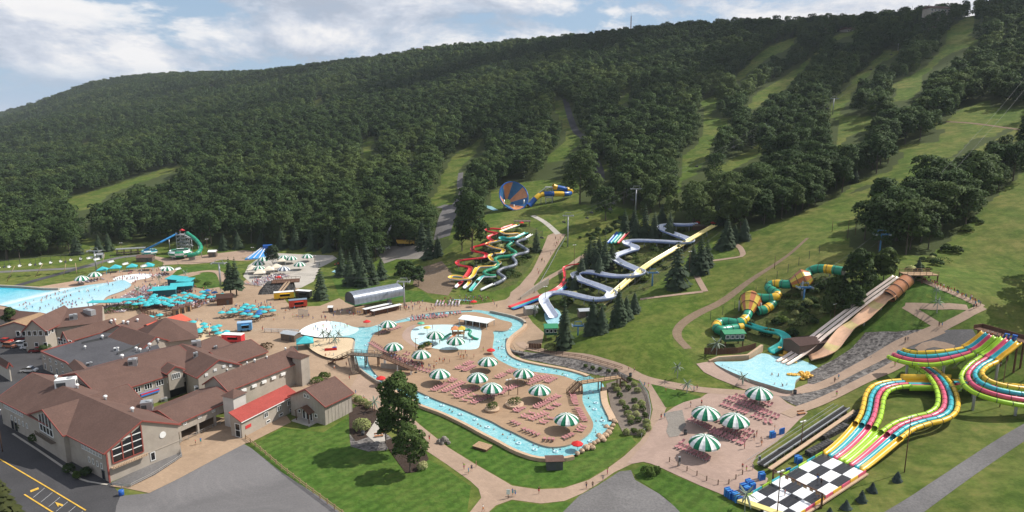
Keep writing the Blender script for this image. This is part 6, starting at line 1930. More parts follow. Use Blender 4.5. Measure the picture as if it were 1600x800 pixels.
def person(x,y,z,where,group,rz=None,k=None,scale=None,lie=False):
 me,pose,look,bare = PM[random.randrange(len(PM)) if k is None else k]
 o = linkmesh('person',me,None,(x,y,z),random.uniform(0,6.28) if rz is None else rz)
 s = random.uniform(.88,1.05) if scale is None else scale
 o.scale = (s,s,s)
 if lie:
  o.rotation_euler = (-1.45,0,rz + math.pi)
 act = 'lying' if lie else {'stand': 'standing','walk': 'walking','wave': 'waving'}[pose]
 tag(o,'person ' + ('' if bare else 'in ') + look + ' ' + act + ' ' + where,'person',group)
 NP[0] += 1
 return o
def crowd(poly,n,where,group,zf=None,sink=0.0,scale=None,mind=.9):
 x0,x1 = min(p[0] for p in poly),max(p[0] for p in poly); y0,y1 = min(p[1] for p in poly),max(p[1] for p in poly)
 got = []; tries = 0
 while len(got) < n and tries < n * 40:
  tries += 1
  px,py = random.uniform(x0,x1),random.uniform(y0,y1)
  if not inpoly(px,py,poly): continue
  p = Vector(atz(px,py,zf)) if zf is not None else G(px,py)
  if any((p.x - q[0]) ** 2 + (p.y - q[1]) ** 2 < mind for q in got): continue
  got.append((p.x,p.y))
  person(p.x,p.y,p.z - sink + (.08 if zf is None else 0),where,group,scale=scale)
def people():
 crowd([(40,484),(90,462),(120,452),(140,449),(100,452),(70,462),(30,476),(20,480)],26,'in the breaking waves of the pool','bathers in the wave pool',.3,1.0,.98,.5)
 crowd([(30,482),(70,462),(130,449),(190,446),(170,460),(140,474),(100,492),(60,492)],24,'in the shallow half of the wave pool','bathers in the wave pool',.3,.75)
 crowd([(170,437),(225,430),(232,434),(190,442)],6,'on the white pool beach','people on the pool beach',.1,0)
 crowd([(150,440),(175,428),(215,422),(255,425),(240,440),(215,452),(180,470),(170,470),(200,452),(236,436),(225,426),(175,434)],18,'on the tan wave pool deck','people on the wave pool deck')
 crowd([(330,470),(440,470),(520,490),(560,486),(640,484),(560,498),(480,500),(440,530),(380,510),(400,500),(340,495)],30,'on the open tan plaza','people on the plaza')
 crowd([(620,485),(690,478),(740,478),(800,470),(790,482),(730,481),(660,488)],18,'on the walkway above the river','people on the walkway above the river')
 crowd([(700,470),(760,466),(775,474),(720,478)],16,'around the body slide exits','people by the body slide exits')
 crowd([(478,512),(500,505),(520,504),(545,510),(530,520),(500,524)],12,'paddling on the white wading floor','people on the wading floor',ZW + .04)
 crowd([(500,552),(545,560),(560,610),(590,650),(570,640),(540,600),(500,560)],12,'on the walk behind the barn','people on the walk by the barn')
 crowd([(656,515),(720,512),(746,518),(744,540),(700,544),(660,534)],10,'paddling in the children pool','people in the children pool',ZD + .02)
 for poly,n in (([(776,520),(808,505),(816,512),(800,525),(792,545),(776,548)],14),([(776,552),(800,560),(860,574),(900,588),(880,586),(800,572)],7),([(914,610),(940,610),(950,650),(935,680),(905,702),(915,690),(928,660)],12),([(680,630),(760,664),(830,692),(890,702),(880,708),(800,690),(720,652)],16),([(556,560),(570,560),(600,594),(590,590)],5),([(640,498),(720,488),(730,487),(660,494)],6)):
  crowd(poly,n,'floating in the lazy river','bathers in the lazy river',ZW,1.1,.95,1.6)
 crowd([(700,560),(800,545),(755,548),(700,556)],4,'on the island paving','people on the island',ZD)
 crowd([(668,566),(760,556),(700,572),(692,575)],10,'on the island paving','people on the island',ZD)
 for (px,py) in [(306,696),(314,694),(725,734),(732,741),(737,737),(744,730),(801,775),(805,776),(842,772),(916,764),(926,763),(942,752),(949,742),(1033,656),(1038,654),(1007,605),(1013,606),(1084,612),(1089,610),(664,697),(671,690),(651,683),(657,688),(755,800),(982,580),(991,582),(1414,535),(1418,534),(1304,598),(1310,593),(1467,511),(1472,511),(1398,573),(1307,620),(1210,606),(1222,609),(1229,607),(1040,612),(1096,634),(1079,637),(1163,702),(1178,688),(1182,683),(1189,692),(1190,697),(1210,674),(1160,734),(1166,737),(1176,735)]:
  p = G(px,py)
  w = 'by the covered walkway' if px < 320 else 'on the brick path beside the lawn' if px < 960 and py > 660 else 'on the path around the river bed' if px < 1100 and py < 660 else 'on the path up the riprap slope' if px > 1260 else 'on the pink plaza'
  person(p.x,p.y,p.z + .1,w,'people ' + w)
 q = [(1436,438),(1466,450),(1500,464),(1530,478)]
 for i in range(36):
  s = i / 36 * 3; k = min(2,int(s)); f = s - k
  px = q[k][0] + (q[k + 1][0] - q[k][0]) * f + random.uniform(-2,2); py = q[k][1] + (q[k + 1][1] - q[k][1]) * f - 1
  p = G(px,py); person(p.x + random.uniform(-.5,.5),p.y + random.uniform(-.5,.5),p.z + .1,'in the long hill queue','people queueing for the raft slide')
 crowd([(1520,478),(1530,475),(1534,480),(1520,484)],5,'at the bend of the hill queue','people queueing for the raft slide')
 crowd([(842,412),(868,374),(878,374),(858,408),(836,438)],14,'on the sloping entry ramp with a raft','people on the entry ramp')
 for c in range(8):
  p = atz(1540 + c * 7.4,524 + c * 1.9,19.7); person(p[0],p[1] + 1.2,19.7,'on the racing slide platform','riders on the racing slide platform')
 for px,py in ((1277,751),(1283,758),(1275,775),(1279,779),(1226,775)):
  p = G(px,py,.75); person(p.x,p.y,p.z - .02,'on the checkered runout','riders on the checkered runout')
 for px,py in ((1206,586),(1216,588)):
  p = atz(px,py,ZSP); person(p[0],p[1],ZSP - .75,'wading in the splash pool','people in the splash pool')
 n = 0
 ls = [l for l in LOUNGE if l[1] in (0,3,6)]
 random.shuffle(ls)
 for o,k in ls[:56]:
  if NP[0] >= 325: break
  a = o.rotation_euler.z
  x,y,z = o.location
  d = Vector((-math.sin(a),math.cos(a)))
  q = linkmesh('person',PM[random.randrange(len(PM))][0],None,(x - d.x * .95,y - d.y * .95,z + .52))
  q.rotation_euler = (-1.38,0,a + 0.0)
  look = [p_ for p_ in PM if p_[0] == q.data][0]
  tag(q,'person ' + ('' if look[3] else 'in ') + look[2] + ' sunbathing ' + {0: 'in the island rows',3: 'on the far island half',6: 'by the rope posts'}[k],'person','sunbathers on the loungers')
  NP[0] += 1
 print('people',NP[0])
people()
def throng():
 """the dense far crowd and seating that nobody could count"""
 r = random.Random(4)
 base = [body_mesh('stand',M_CLO[c],M_CLO[d],M_SK[k % 2],M_HAIR[k % 2],False) for k,(c,d) in enumerate((('white','navy'),('red','black'),('blue','grey'),('pink','black'),('black','blue'),('navy','red')))]
 tot = {}
 def region(poly,n,z=None):
  x0,x1 = min(p[0] for p in poly),max(p[0] for p in poly); y0,y1 = min(p[1] for p in poly),max(p[1] for p in poly)
  out = []
  while len(out) < n:
   px,py = r.uniform(x0,x1),r.uniform(y0,y1)
   if inpoly(px,py,poly): out.append(Vector(atz(px,py,z)) if z is not None else G(px,py))
  return out
 mb = MB(); mats = []
 def put(me,p,rz,dz):
  c,s = math.cos(rz),math.sin(rz); n0 = len(mb.v)
  for m in me.materials:
   if m not in mats: mats.append(m)
  mi = [mats.index(m) for m in me.materials]
  for v in me.vertices:
   q = v.co; mb.v.append((p.x + q.x * c - q.y * s,p.y + q.x * s + q.y * c,p.z + q.z + dz))
  for f in me.polygons:
   mb.f.append(tuple(n0 + i for i in f.vertices)); mb.m.append(mi[f.material_index]); mb.sm.append(True)
 for poly,n,z,dz in (([(225,448),(262,446),(345,456),(350,464),(330,478),(262,486),(215,476)],150,None,.3),([(60,480),(120,454),(160,448),(150,468),(90,490)],40,.3,-.9),([(262,520),(300,500),(350,516),(340,528),(290,530)],26,None,.1),([(390,440),(440,428),(470,440),(430,452),(395,450)],45,None,.1),([(690,468),(760,464),(770,476),(700,478)],30,None,.1),([(600,482),(650,474),(680,474),(640,486)],20,None,.1),([(345,482),(425,474),(428,486),(350,494)],40,None,.1),([(440,500),(470,495),(560,484),(640,482),(560,497),(500,500)],24,None,.1),([(560,560),(600,555),(690,580),(640,576),(590,552)],30,ZD,0),([(640,497),(722,490),(722,494),(650,503)],30,ZD,0),([(150,445),(200,425),(262,420),(240,440),(215,452)],30,None,.1)):
  for p in region(poly,n,z): put(base[r.randrange(6)],p,r.uniform(0,6.28),dz)
 tag(mb.build('crowd',mats),'dense crowd of guests around the bar deck, terraces and slide exits','crowd',kind='stuff')
 mb.__init__(); mats.clear()
 lm = [bpy.data.objects['sun_lounger'].data]
 for c in ((.30,.25,.29),(.62,.58,.58)):
  q = lm[0].copy(); q.materials[0] = paint('sling_%d' % (c[0] * 100),c,.7); lm.append(q)
 for a,c,rows in (((166,490),(232,450),5),((222,452),(262,450),4),((232,474),(322,476),4),((390,446),(440,430),4),((330,470),(350,462),2),((680,474),(720,474),3),((236,432),(262,428),3),((118,444),(160,436),2)):
  A,C_ = G(*a),G(*c); d = (C_ - A); n = int(d.length / 1.25); s = Vector((-d.y,d.x,0)).normalized(); ang = math.atan2(d.y,d.x)
  for j in range(rows):
   for i in range(n):
    if r.random() < .12: continue
    p = A + d * ((i + .5) / n) + s * (2.3 * (j - rows / 2)); p.z = h(p.x,p.y) + .1
    put(lm[r.choice((0,1,1,2))],p,ang + r.uniform(-.15,.15),0)
 tag(mb.build('lounger_rows',mats),'packed pink, mauve and white loungers on the wave pool deck and far terraces','sun loungers',kind='stuff')
throng()
# ---------------------------------------------------------------- single trees and plants
def place(px,py): return G(px,py)
def lone_tree(px,py,top,wpx,label,mat=None,seed=1,base=.22,nl=5200,leaf=.36,nlump=30,name='broadleaf_tree'):
 p = G(px,py)
 H = zat((p.x,p.y),top) - p.z
 Rc = wpx / 2 / scale_at(p)
 t = thing(name,label,'tree',(p.x,p.y,p.z - .1),seed * 1.3)
 linkmesh('crown',leafy('crown',broad_lumps(seed,H,Rc,nlump,base),nl,leaf,mat or M_LEAF2,seed + 5,.2,.7),t)
 linkmesh('trunk',trunk_mesh('trunk',H,max(.14,H * .018),seed + 9,6,base + .05),t)
 return t
def spruce(px,py,top,rad,label,seed=1,mat=None,base=.05,nwh=19,per=14,group=None,dx=0):
 p = G(px,py)
 H = zat((p.x,p.y),top) - p.z; rad *= 1.25
 t = thing('spruce_tree',label,'tree',(p.x,p.y,p.z - .1),seed * .7,group)
 linkmesh('crown',spruce_mesh('crown',H,rad,seed,mat or M_NEED,nwh,per,base),t)
 linkmesh('trunk',MB().cyl((0,0,-.5),(0,0,H * .8),.02 * H,.05,6,caps=False).mesh('trunk',M_BARK),t)
 return t
def bush(px,py,wpx,hh,label,mat=None,seed=1,name='shrub',cat='shrub',group=None,n=500,leaf=.22):
 p = G(px,py)
 r = wpx / 2 / scale_at(p)
 rr = np.random.default_rng(seed)
 l = [((0,0,hh * .45),(r * .8,r * .8,hh * .5))] + [((rr.uniform(-.5,.5) * r,rr.uniform(-.5,.5) * r,hh * rr.uniform(.35,.6)),(r * .5,r * .5,hh * .4)) for _ in range(5)]
 t = thing(name,label,cat,(p.x,p.y,p.z),seed,group)
 linkmesh('foliage',leafy('foliage',l,n,leaf,mat or M_SHRUB,seed,.3,.7),t)
 MB().cyl((0,0,-.2),(0,0,hh * .5),.06,.03,5).build('stem',M_BARK,t)
 return t
def plants():
 lone_tree(623,702,578,62,'tall dark green lawn tree beside the terrace, the bigger of two',seed=3,nl=7000,leaf=.40,nlump=38,base=.1)
 lone_tree(641,738,662,50,'smaller bright green lawn tree at the edge of the brick path',seed=8,nl=4200,leaf=.34,base=.2)
 lone_tree(603,693,640,26,'low leafy tree tucked against the tall lawn tree',seed=15,nl=1600,leaf=.34,nlump=14,base=.1)
 lone_tree(738,397,300,50,'big round broadleaf tree standing alone by the gravel service road',M_LEAF,21,.08,5000,.62,30)
 lone_tree(722,392,330,26,'darker tree tucked behind the big tree by the service road',M_LEAF,22,.08,1800,.6,16)
 lone_tree(427,419,382,23,'round bushy dark tree among the striped parasols',M_NEED,23,.03,2600,.45,20)
 lone_tree(906,318,232,52,'rounded broadleaf tree above the steel lift tower',M_LEAF,24,.08,3600,.65,26)
 lone_tree(946,345,290,40,'broadleaf tree by the lift line on the grassy slope',M_LEAF,25,.08,2600,.6,22)
 lone_tree(635,447,408,34,'bushy broadleaf tree beside the metal lift terminal',M_LEAF,27,.05,2600,.5,22)
 lone_tree(654,446,416,22,'small round tree at the edge of the bare dirt yard',M_LEAF,28,.05,1500,.5,14)
 lone_tree(18,512,480,22,'round green tree between the timber cabin and the car park',M_LEAF2,29,.03,1500,.4,16)
 for k,(px,py,top,w) in enumerate([(1342,464,388,46),(1306,474,430,30),(1380,440,386,36),(1330,492,444,32),(1298,496,456,26)]):
  lone_tree(px,py,top,w,['large dark broadleaf tree over the end of the green tube slide','low spreading tree in the gully under the pink speed slide','broadleaf tree beside the head of the peach raft slide','bushy tree in the gully between the tube slide and the speed slide','small bushy tree above the brown pump building'][k],M_LEAF,40 + k,.06,3600,.55,26)
 for k,(px,py) in enumerate([(1632,478),(1648,452),(1640,430),(1668,470),(1660,500)]):
  p = G(px,py); t = thing('broadleaf_tree','tall broadleaf tree on the steep grass beyond the hill queue','tree',p,k,'trees beyond the hill queue'); cr,tr,Ht,Rc = BROAD[k]; linkmesh('crown',cr,t); linkmesh('trunk',tr,t)
 S_ = [(1046,372,330,3.4,'spruce at the back of the raft slide head'),(976,368,326,3.4,'dark spruce above the coloured kid slides'),(990,362,322,3.4,'spruce in the back row above the coloured kid slides'),(922,410,374,3.2,'spruce at the back of the raft slide clump'),(936,404,366,3.2,'dark spruce hidden in the raft slide clump'),(908,436,396,2.8,'spruce over the red racing slide start'),(1104,418,372,3.2,'spruce at the far side of the broad pair'),(1120,352,312,3.6,'spruce at the wood edge behind the yellow slide head'),(882,544,469,3.1,'tall spruce standing alone beside the green roofed lift hut'),(926,521,466,3.0,'full spruce beside the grey roofed shed'),(940,519,478,2.8,'shorter spruce leaning against the full spruce by the shed'),(966,508,446,3.4,'tall spruce beside the grey lamp pole on the slope'),(991,489,456,2.4,'slim spruce at the corner of the queue path'),(978,500,462,2.6,'spruce between the lamp pole and the slim spruce'),
  (1057,450,368,4.4,'broad dark spruce across the yellow speed slide'),(1094,428,366,4.2,'broad spruce at the upper end of the yellow speed slide'),(1082,420,380,3.2,'spruce behind the broad pair by the yellow speed slide'),(914,428,384,3.0,'spruce nearest the red racing slide'),(929,424,370,3.4,'middle spruce of the clump inside the raft slide bend'),(945,422,362,3.6,'tallest spruce of the clump inside the raft slide bend'),(956,412,376,2.6,'small spruce touching the raft slide bend'),(936,434,396,2.8,'low spruce in front of the raft slide clump'),
  (898,452,428,2.4,'small spruce under the long raft slide bend'),(993,376,334,3.6,'spruce by the coloured kid slides'),(1007,374,318,4.0,'tall spruce in the group above the raft slide'),(1022,372,330,3.6,'spruce closest to the raft slide head'),(1034,350,318,3.4,'spruce behind the raft slide head'),(1135,386,336,4.2,'wide spruce beside the paved bend on the slope'),(1148,378,350,3.0,'spruce beside the wide one at the paved bend'),(1163,374,340,3.4,'spruce on the open slope near the sagging lift chairs'),
  (838,392,355,2.6,'dark spruce between the body slides and the ramp'),(502,468,410,3.4,'full spruce behind the orange trailer'),(548,446,392,4.0,'large blue green spruce behind the lift terminal'),(566,448,396,4.0,'large spruce beside the lift terminal roof'),(582,444,402,3.6,'spruce at the end of the lift terminal row'),(534,432,384,3.8,'spruce by the little far pool'),(558,430,378,3.8,'spruce behind the large blue green spruce'),(596,436,400,3.4,'spruce beside the crane'),(572,424,372,3.8,'tall spruce at the back of the terminal row'),
  (672,402,348,4.2,'dark spruce beside the gravel service road'),(684,400,366,3.4,'lower dark spruce at the gravel yard'),(660,388,340,4.0,'dark spruce behind the yellow dump truck'),(1434,432,403,1.8,'thin blue spruce at the top of the slide hill'),(1283,290,248,3.2,'spruce in the belt of trees beside the ski run'),(1335,285,258,2.6,'slim spruce at the foot of the round clump on the ski run'),
  (410,386,358,3.6,'spruce at the edge of the wood behind the blue slide hut'),(440,388,354,3.8,'spruce behind the pale terrace'),(462,388,350,3.8,'tall spruce behind the pale terrace'),(488,390,352,3.8,'spruce at the end of the pale terrace'),(514,392,356,3.8,'spruce behind the little far pool'),(350,390,364,3.4,'spruce at the wood edge beside the bowl slides'),(372,388,360,3.4,'second spruce at the wood edge beside the bowl slides'),(170,392,362,3.6,'pine at the wood edge behind the chairlift tower'),(155,394,366,3.4,'dark pine by the grass track behind the lift chairs'),(120,398,364,3.8,'pine at the wood edge above the deep end')]
 for k,(px,py,top,r,lab) in enumerate(S_):
  big = py > 470
  spruce(px,py,top,r,lab,300 + k,None,.04,20 if big else 16,15 if big else 12,'spruces of the park')
 for k,(px,py,top,lab) in enumerate([(361,463,402,'left stem'),(370,462,402,'right stem')]):
  spruce(px,py,top,3.0,('pine with a bare lower trunk, the nearer of the pair on the plaza','pine with a bare lower trunk, the farther of the pair on the plaza')[k],380 + k,None,.28,16,13)
 spruce(8,850,735,4.6,'big olive green spruce in the corner by the car park arrows',390,paint2('olive_needles'),.0,24,20)
 for k,(px,py,top,lab) in enumerate([(1402,752,737,'nearest the tall lamp pole'),(1363,768,754,'second from the tall lamp pole'),(1346,784,766,'in the middle of the roadside row'),(1322,795,781,'second from the end of the roadside row'),(1296,808,793,'at the bottom of the roadside row')]):
  spruce(px,py,top,1.1,'small blue spruce on the grass bank, ' + lab,400 + k,M_NEEDB,.0,10,12,'small blue spruces')
 spruce(285,612,593,1.8,'blue spruce in the lodge courtyard',420,M_NEEDB,.0,12,13)
 tm = [leafy('tuft',[((0,0,.55),(.95,.95,.8)),((.3,.2,.6),(.7,.7,.75)),((-.3,-.15,.6),(.7,.7,.7))],700,.13,M_TUFT,500 + k,.5,.6,whole=.4) for k in range(3)]
 sm = [leafy('tuft',[((0,0,.6),(.8,.8,.7)),((.3,.2,.7),(.6,.6,.6)),((-.3,-.1,.6),(.6,.6,.6))],380,.16,M_SHRUB,520 + k,.3,.7) for k in range(2)]
 TL = [(974,603),(982,610),(991,603),(964,612),(968,621),(996,613),(991,629),(1002,634),(972,632),(978,641),(993,640),(1004,642),(981,650),(994,650),(1008,652),(986,657),(997,660),(1010,664),(961,606),(985,664),(979,679),(991,677),(1002,680),(1011,672),(983,596)]
 for k,(px,py) in enumerate(TL):
  p = G(px,py)
  fl = k % 5 in (0,2,3)
  o = linkmesh('grass_tuft',tm[k % 3] if fl else sm[k % 2],None,(p.x,p.y,p.z + .05),k)
  s = random.uniform(.9,1.12); o.scale = (s,s,s)
  tag(o,('pale feathery grass tuft' if fl else 'round deep green shrub') + ' in the stony bed beside the river arm','shrub','tufts in the stony bed')
 for px,py in [(915,574),(926,577),(937,579),(951,582),(962,582)]:
  p = G(px,py); o = linkmesh('grass_tuft',sm[0],None,(p.x,p.y,p.z),px); o.scale = (.8,.8,.8)
  tag(o,'small green shrub on the stony bank above the river','shrub','shrubs on the river bank')
 def tuft(px,py,s,lab):
  p = G(px,py); o = linkmesh('grass_tuft',tm[int(px) % 3],None,(p.x,p.y,p.z + .05),px); o.scale = (s,s,s); tag(o,lab,'ornamental grass')
 tuft(860,549,2.0,'pale grass clump below the lone spruce at the river walk'); tuft(565,672,2.1,'tall feather grass clump beside the stone bed'); tuft(660,733,1.2,'small pale tuft behind the smaller lawn tree')
 for px,py in ((552,625),(560,628),(568,632),(576,637)): tuft(px,py,1.2,'pale grass tuft in the row %s' % ('nearest the barn corner' if px < 555 else 'second from the barn corner' if px < 562 else 'third from the barn corner' if px < 570 else 'farthest from the barn corner'))
 bush(1012,742,26,2.0,'round clipped bush at the grass corner by the rope posts, the bigger one',M_SHRUB,61,n=900)
 bush(1026,740,18,1.6,'smaller round bush beside the clipped one at the grass corner',M_SHRUB,62,n=600)
 for px,py,w,hh,lab in [(416,546,26,2.4,'reddish brown round shrub at the end of the long hall roof'),(495,598,24,1.8,'yellow green shrub behind the barn'),(508,590,22,1.6,'yellow green shrub near the footbridge'),(170,488,26,1.8,'green hedge shrub between the pool and the lodge'),(188,485,22,1.8,'green hedge shrub at the pool bar corner'),(209,484,20,2.2,'round green shrub beside the bar deck'),(304,441,16,1.2,'clipped round bush on the small lawn by the bar roofs'),(325,445,16,1.4,'clipped bush in the middle of the small lawn'),
       (55,540,22,2.6,'dark shrub under the restaurant gable'),(70,548,22,2.6,'dark shrub beside the flat roofed block'),(40,672,26,2.6,'dark clipped shrub at the foot of the shaded hall'),(58,690,24,2.4,'second dark shrub along the shaded hall'),(20,660,22,2.2,'dark shrub at the far end of the shaded hall'),(108,738,22,2.0,'dark shrub below the small windows of the hall'),(120,748,14,1.8,'bright green round shrub by the hall corner'),(134,744,20,2.0,'dark shrub beside the hall corner door'),
       (1005,412,48,3.0,'loose pale green bush inside the upper raft slide loop'),(1022,404,48,3.2,'loose bright green bush inside the upper raft slide loop'),(874,478,26,2.4,'light green bush inside the lower raft slide bend'),(888,474,20,1.6,'light green bush at the lower raft slide wall'),(908,460,14,2.2,'dark green bush by the raft slide curve'),(970,443,34,2.6,'pale bush below the raft slide middle bend'),(816,410,26,2.0,'bush beside the grey body slide'),(776,395,20,1.8,'bush between the yellow and green body slides'),(748,408,22,1.6,'bush inside the red body slide bend'),(806,432,22,2.0,'bush below the green body slide'),
       (1232,480,40,2.6,'wild bush under the green tube slide'),(1260,500,40,2.4,'wild bush in the gully by the brown building'),(1290,450,46,3.0,'wild bush behind the upper orange funnel'),(1510,362,24,2.0,'low bush at the edge of the open ski slope'),(1470,410,40,2.0,'low scrub at the head of the slide hill')]:
  bush(px,py,w,hh,lab,M_LEAF if 'wild' in lab or 'dark' in lab else (paint2('russet_foliage') if 'reddish' in lab else M_SHRUB),int(px),n=620)
def wild():
 r = random.Random(8)
 me = [leafy('foliage',[((0,0,.8),(1.1,1.1,.9)),((.7,.2,.8),(.7,.7,.7)),((-.5,.5,.7),(.8,.8,.7)),((0,-.7,.6),(.7,.7,.6))],420,.26,m,700 + k,.3,.7,whole=.4) for k,m in enumerate((M_SHRUB,M_LEAF,M_TUFT))]
 for poly,n,w in (([(716,444),(745,402),(780,368),(825,356),(840,385),(815,425),(770,448)],60,'on the wild bank between the body slides'),([(866,470),(900,435),(960,395),(1030,362),(1090,362),(1040,425),(985,455),(920,505)],110,'on the wild bank inside the raft slide bends'),([(1130,530),(1190,480),(1300,425),(1330,440),(1290,500),(1230,530)],50,'in the gully below the green tube slide'),([(905,372),(1000,330),(1010,338),(925,385)],24,'in the hedge line below the lift towers'),([(1400,432),(1480,385),(1530,330),(1545,335),(1490,400),(1430,436)],16,'along the edge of the open ski slope')):
  k = 0
  while k < n:
   px,py = r.uniform(min(p[0] for p in poly),max(p[0] for p in poly)),r.uniform(min(p[1] for p in poly),max(p[1] for p in poly))
   if not inpoly(px,py,poly): continue
   p = G(px,py); q = r.choice((0,1,1,2)) if k % 3 else 1
   o = linkmesh('shrub',me[q],None,p,r.uniform(0,6)); s = r.uniform(.6,1.5); o.scale = (s * 1.15,s,s)
   tag(o,('deep green','dark olive','pale tufted')[q] + ' wild shrub ' + w,'shrub','wild shrubs ' + w); k += 1
def paint2(name):
 if name in MATS: return MATS[name]
 return leaf_mat(name,(.05,.06,.018),(.09,.10,.03),(.08,.09,.03)) if name == 'olive_needles' else leaf_mat(name,(.09,.05,.022),(.13,.075,.03),(.1,.08,.03))
plants()
wild()
# ---------------------------------------------------------------- bridges
def rail_run(t,a,c,n=6,hgt=1.1,mat=None,name='railing'):
 a,c = Vector(a),Vector(c)
 b = MB()
 for k in range(n + 1):
  p = a.lerp(c,k / n); b.beam(p,p + Vector((0,0,hgt)),.1)
 for q in (hgt,hgt * .5): b.beam(a + Vector((0,0,q)),c + Vector((0,0,q)),.09)
 return b.build(name,mat or M_WOOD,t)
def bridge_segment(t,a,c,w,mat=None,name='deck',rails=True,th=.25):
 a,c = Vector(a),Vector(c)
 MB().beam(a,c,w,th).build(name,mat or M_TAN,t)
 d = (c - a); s = Vector((-d.y,d.x,0)).normalized() * (w / 2)
 if rails:
  for q in (-1,1): rail_run(t,a + s * q,c + s * q,max(2,int(d.length / 1.6)))
def stair(t,a,c,w,mat=None):
 a,c = Vector(a),Vector(c)
 n = max(3,int(abs(c.z - a.z) / .22))
 d = c - a; ang = math.atan2(d.y,d.x)
 st = None
 for k in range(n):
  p = a.lerp(c,(k + .5) / n)
  MB().box(p.x,p.y,p.z - .1,math.hypot(d.x,d.y) / n * .95,w,.1,ang).build('step',mat or M_TAN,t)
 s = Vector((-d.y,d.x,0)).normalized() * (w / 2)
 for q in (-1,1):
  MB().beam(a + s * q,c + s * q,.1,.4).build('stringer',M_WOODB,t); rail_run(t,a + s * q,c + s * q,4)
def bridges():
 z = 4.0
 A,B = atz(906,598,z),atz(970,590,z)
 A = np.array((atz(906,598,z)[0],atz(906,598,z)[1],z)); B = np.array((atz(968,589,z)[0],atz(968,589,z)[1],z))
 t = thing('footbridge','timber footbridge with stairs at both ends over the narrow river arm','bridge',(A[0],A[1],0)); O = Vector((A[0],A[1],0))
 a,b = Vector(A) - O,Vector(B) - O
 bridge_segment(t,a,b,2.2)
 d = (b - a).normalized(); d.z = 0
 stair(t,a - d * 3.6 + Vector((0,0,-3.0)),a,2.2); stair(t,b + d * 2.2 + Vector((0,0,-1.6)),b,2.2)
 for q in (.02,.5,.98):
  p = a.lerp(b,q)
  for s in (-1,1): MB().box(p.x - d.y * s * .9,p.y + d.x * s * .9,-.5,.3,.3,4.4).build('post',M_WOODB,t)
 A = Vector((*atz(546,553,4.2)[:2],4.2)); B = Vector((*atz(596,556,4.2)[:2],4.2)); C_ = Vector((*atz(648,578,2.4)[:2],2.4))
 t = thing('footbridge','long grey timber footbridge with a ramp, over the river beside the sand','bridge',(A.x,A.y,0)); O = Vector((A.x,A.y,0))
 bridge_segment(t,A - O,B - O,2.4,M_WOOD); bridge_segment(t,B - O,C_ - O,2.2,M_WOODB,'ramp')
 E = Vector((*atz(516,566,.3)[:2],.2)); stair(t,E - O,A - O,2.2,M_WOOD)
 F_ = Vector((*atz(556,584,.3)[:2],.2)); M_ = A + Vector((1.0,-1.6,-.6)); stair(t,F_ - O,M_ - O,2.4,M_WOOD)
 for q in (.1,.5,.9):
  p = (A - O).lerp(B - O,q)
  for s in (-1,1): MB().box(p.x,p.y + s,-.5,.3,.3,4.6).build('post',M_WOODB,t)
  p = (B - O).lerp(C_ - O,q)
  for s in (-.9,.9): MB().box(p.x,p.y + s,.3,.3,.3,p.z - .4).build('post',M_WHITE,t)
 P = (B - O).lerp(C_ - O,.45);
 MB().beam((P.x - 5,P.y + 1.4,1.6),(P.x + 5,P.y - .4,1.6),.3,1.8).build('under_wall',M_WALLC,t)
bridges()
# ---------------------------------------------------------------- huts, stalls, vehicles
def hut(px,py,dx,dy,dz,rz,label,name='shed',cat='shed',wall=None,roof=None,rise=.9,over=.3,lift=0.0,door=True,group=None,win=0):
 p = G(px,py)
 t = thing(name,label,cat,(p.x,p.y,p.z),rz,group)
 MB().box(0,0,-.3 if not lift else lift,dx,dy,dz + (.3 if not lift else 0)).build('wall',wall or M_WOOD,t)
 z = dz + lift
 r = MB(); X,Y = dx / 2 + over,dy / 2 + over
 for s in (-1,1):
  r.add([(-X,s * Y,z),(X,s * Y,z),(X,0,z + rise),(-X,0,z + rise),(-X,s * Y,z - .1),(X,s * Y,z - .1),(X,0,z + rise - .12),(-X,0,z + rise - .12)],[(0,1,2,3) if s < 0 else (3,2,1,0),(7,6,5,4) if s < 0 else (4,5,6,7),(0,4,5,1),(1,5,6,2),(3,7,4,0)])
 r.build('roof',roof or M_SHIN,t)
 g = MB()
 for sx in (-1,1): g.add([(sx * dx / 2,-dy / 2,z - .05),(sx * dx / 2,dy / 2,z - .05),(sx * dx / 2,0,z + rise - .15)],[(0,1,2) if sx > 0 else (2,1,0)])
 g.build('gable_panel',wall or M_WOOD,t)
 if door: MB().box(dx * .2,-dy / 2 - .03,lift + .05,.9,.06,min(2,dz - .2)).build('door',M_STEELD,t)
 for k in range(win):
  window(t,(-dx / 2 + dx * (k + .5) / win,-dy / 2 - .02,lift + dz * .6),(0,-1),dx / win * .7,dz * .45)
 if lift:
  for x in (-1,1):
   for y in (-1,1): MB().box(x * (dx / 2 - .3),y * (dy / 2 - .3),-1,.3,.3,lift + 1).build('leg',M_WOODB,t)
 return t
M_DGRN = siding_mat('dark_green_boards',(.03,.11,.06)); M_GROOF = paint('green_metal_roof',(.03,.24,.11),.5,.4,.1); M_SILV = paint('silver_roof',(.45,.48,.50),.4,.5,.1,1.0,.3)
M_SHEDG = siding_mat('slate_boards',(.09,.095,.10))
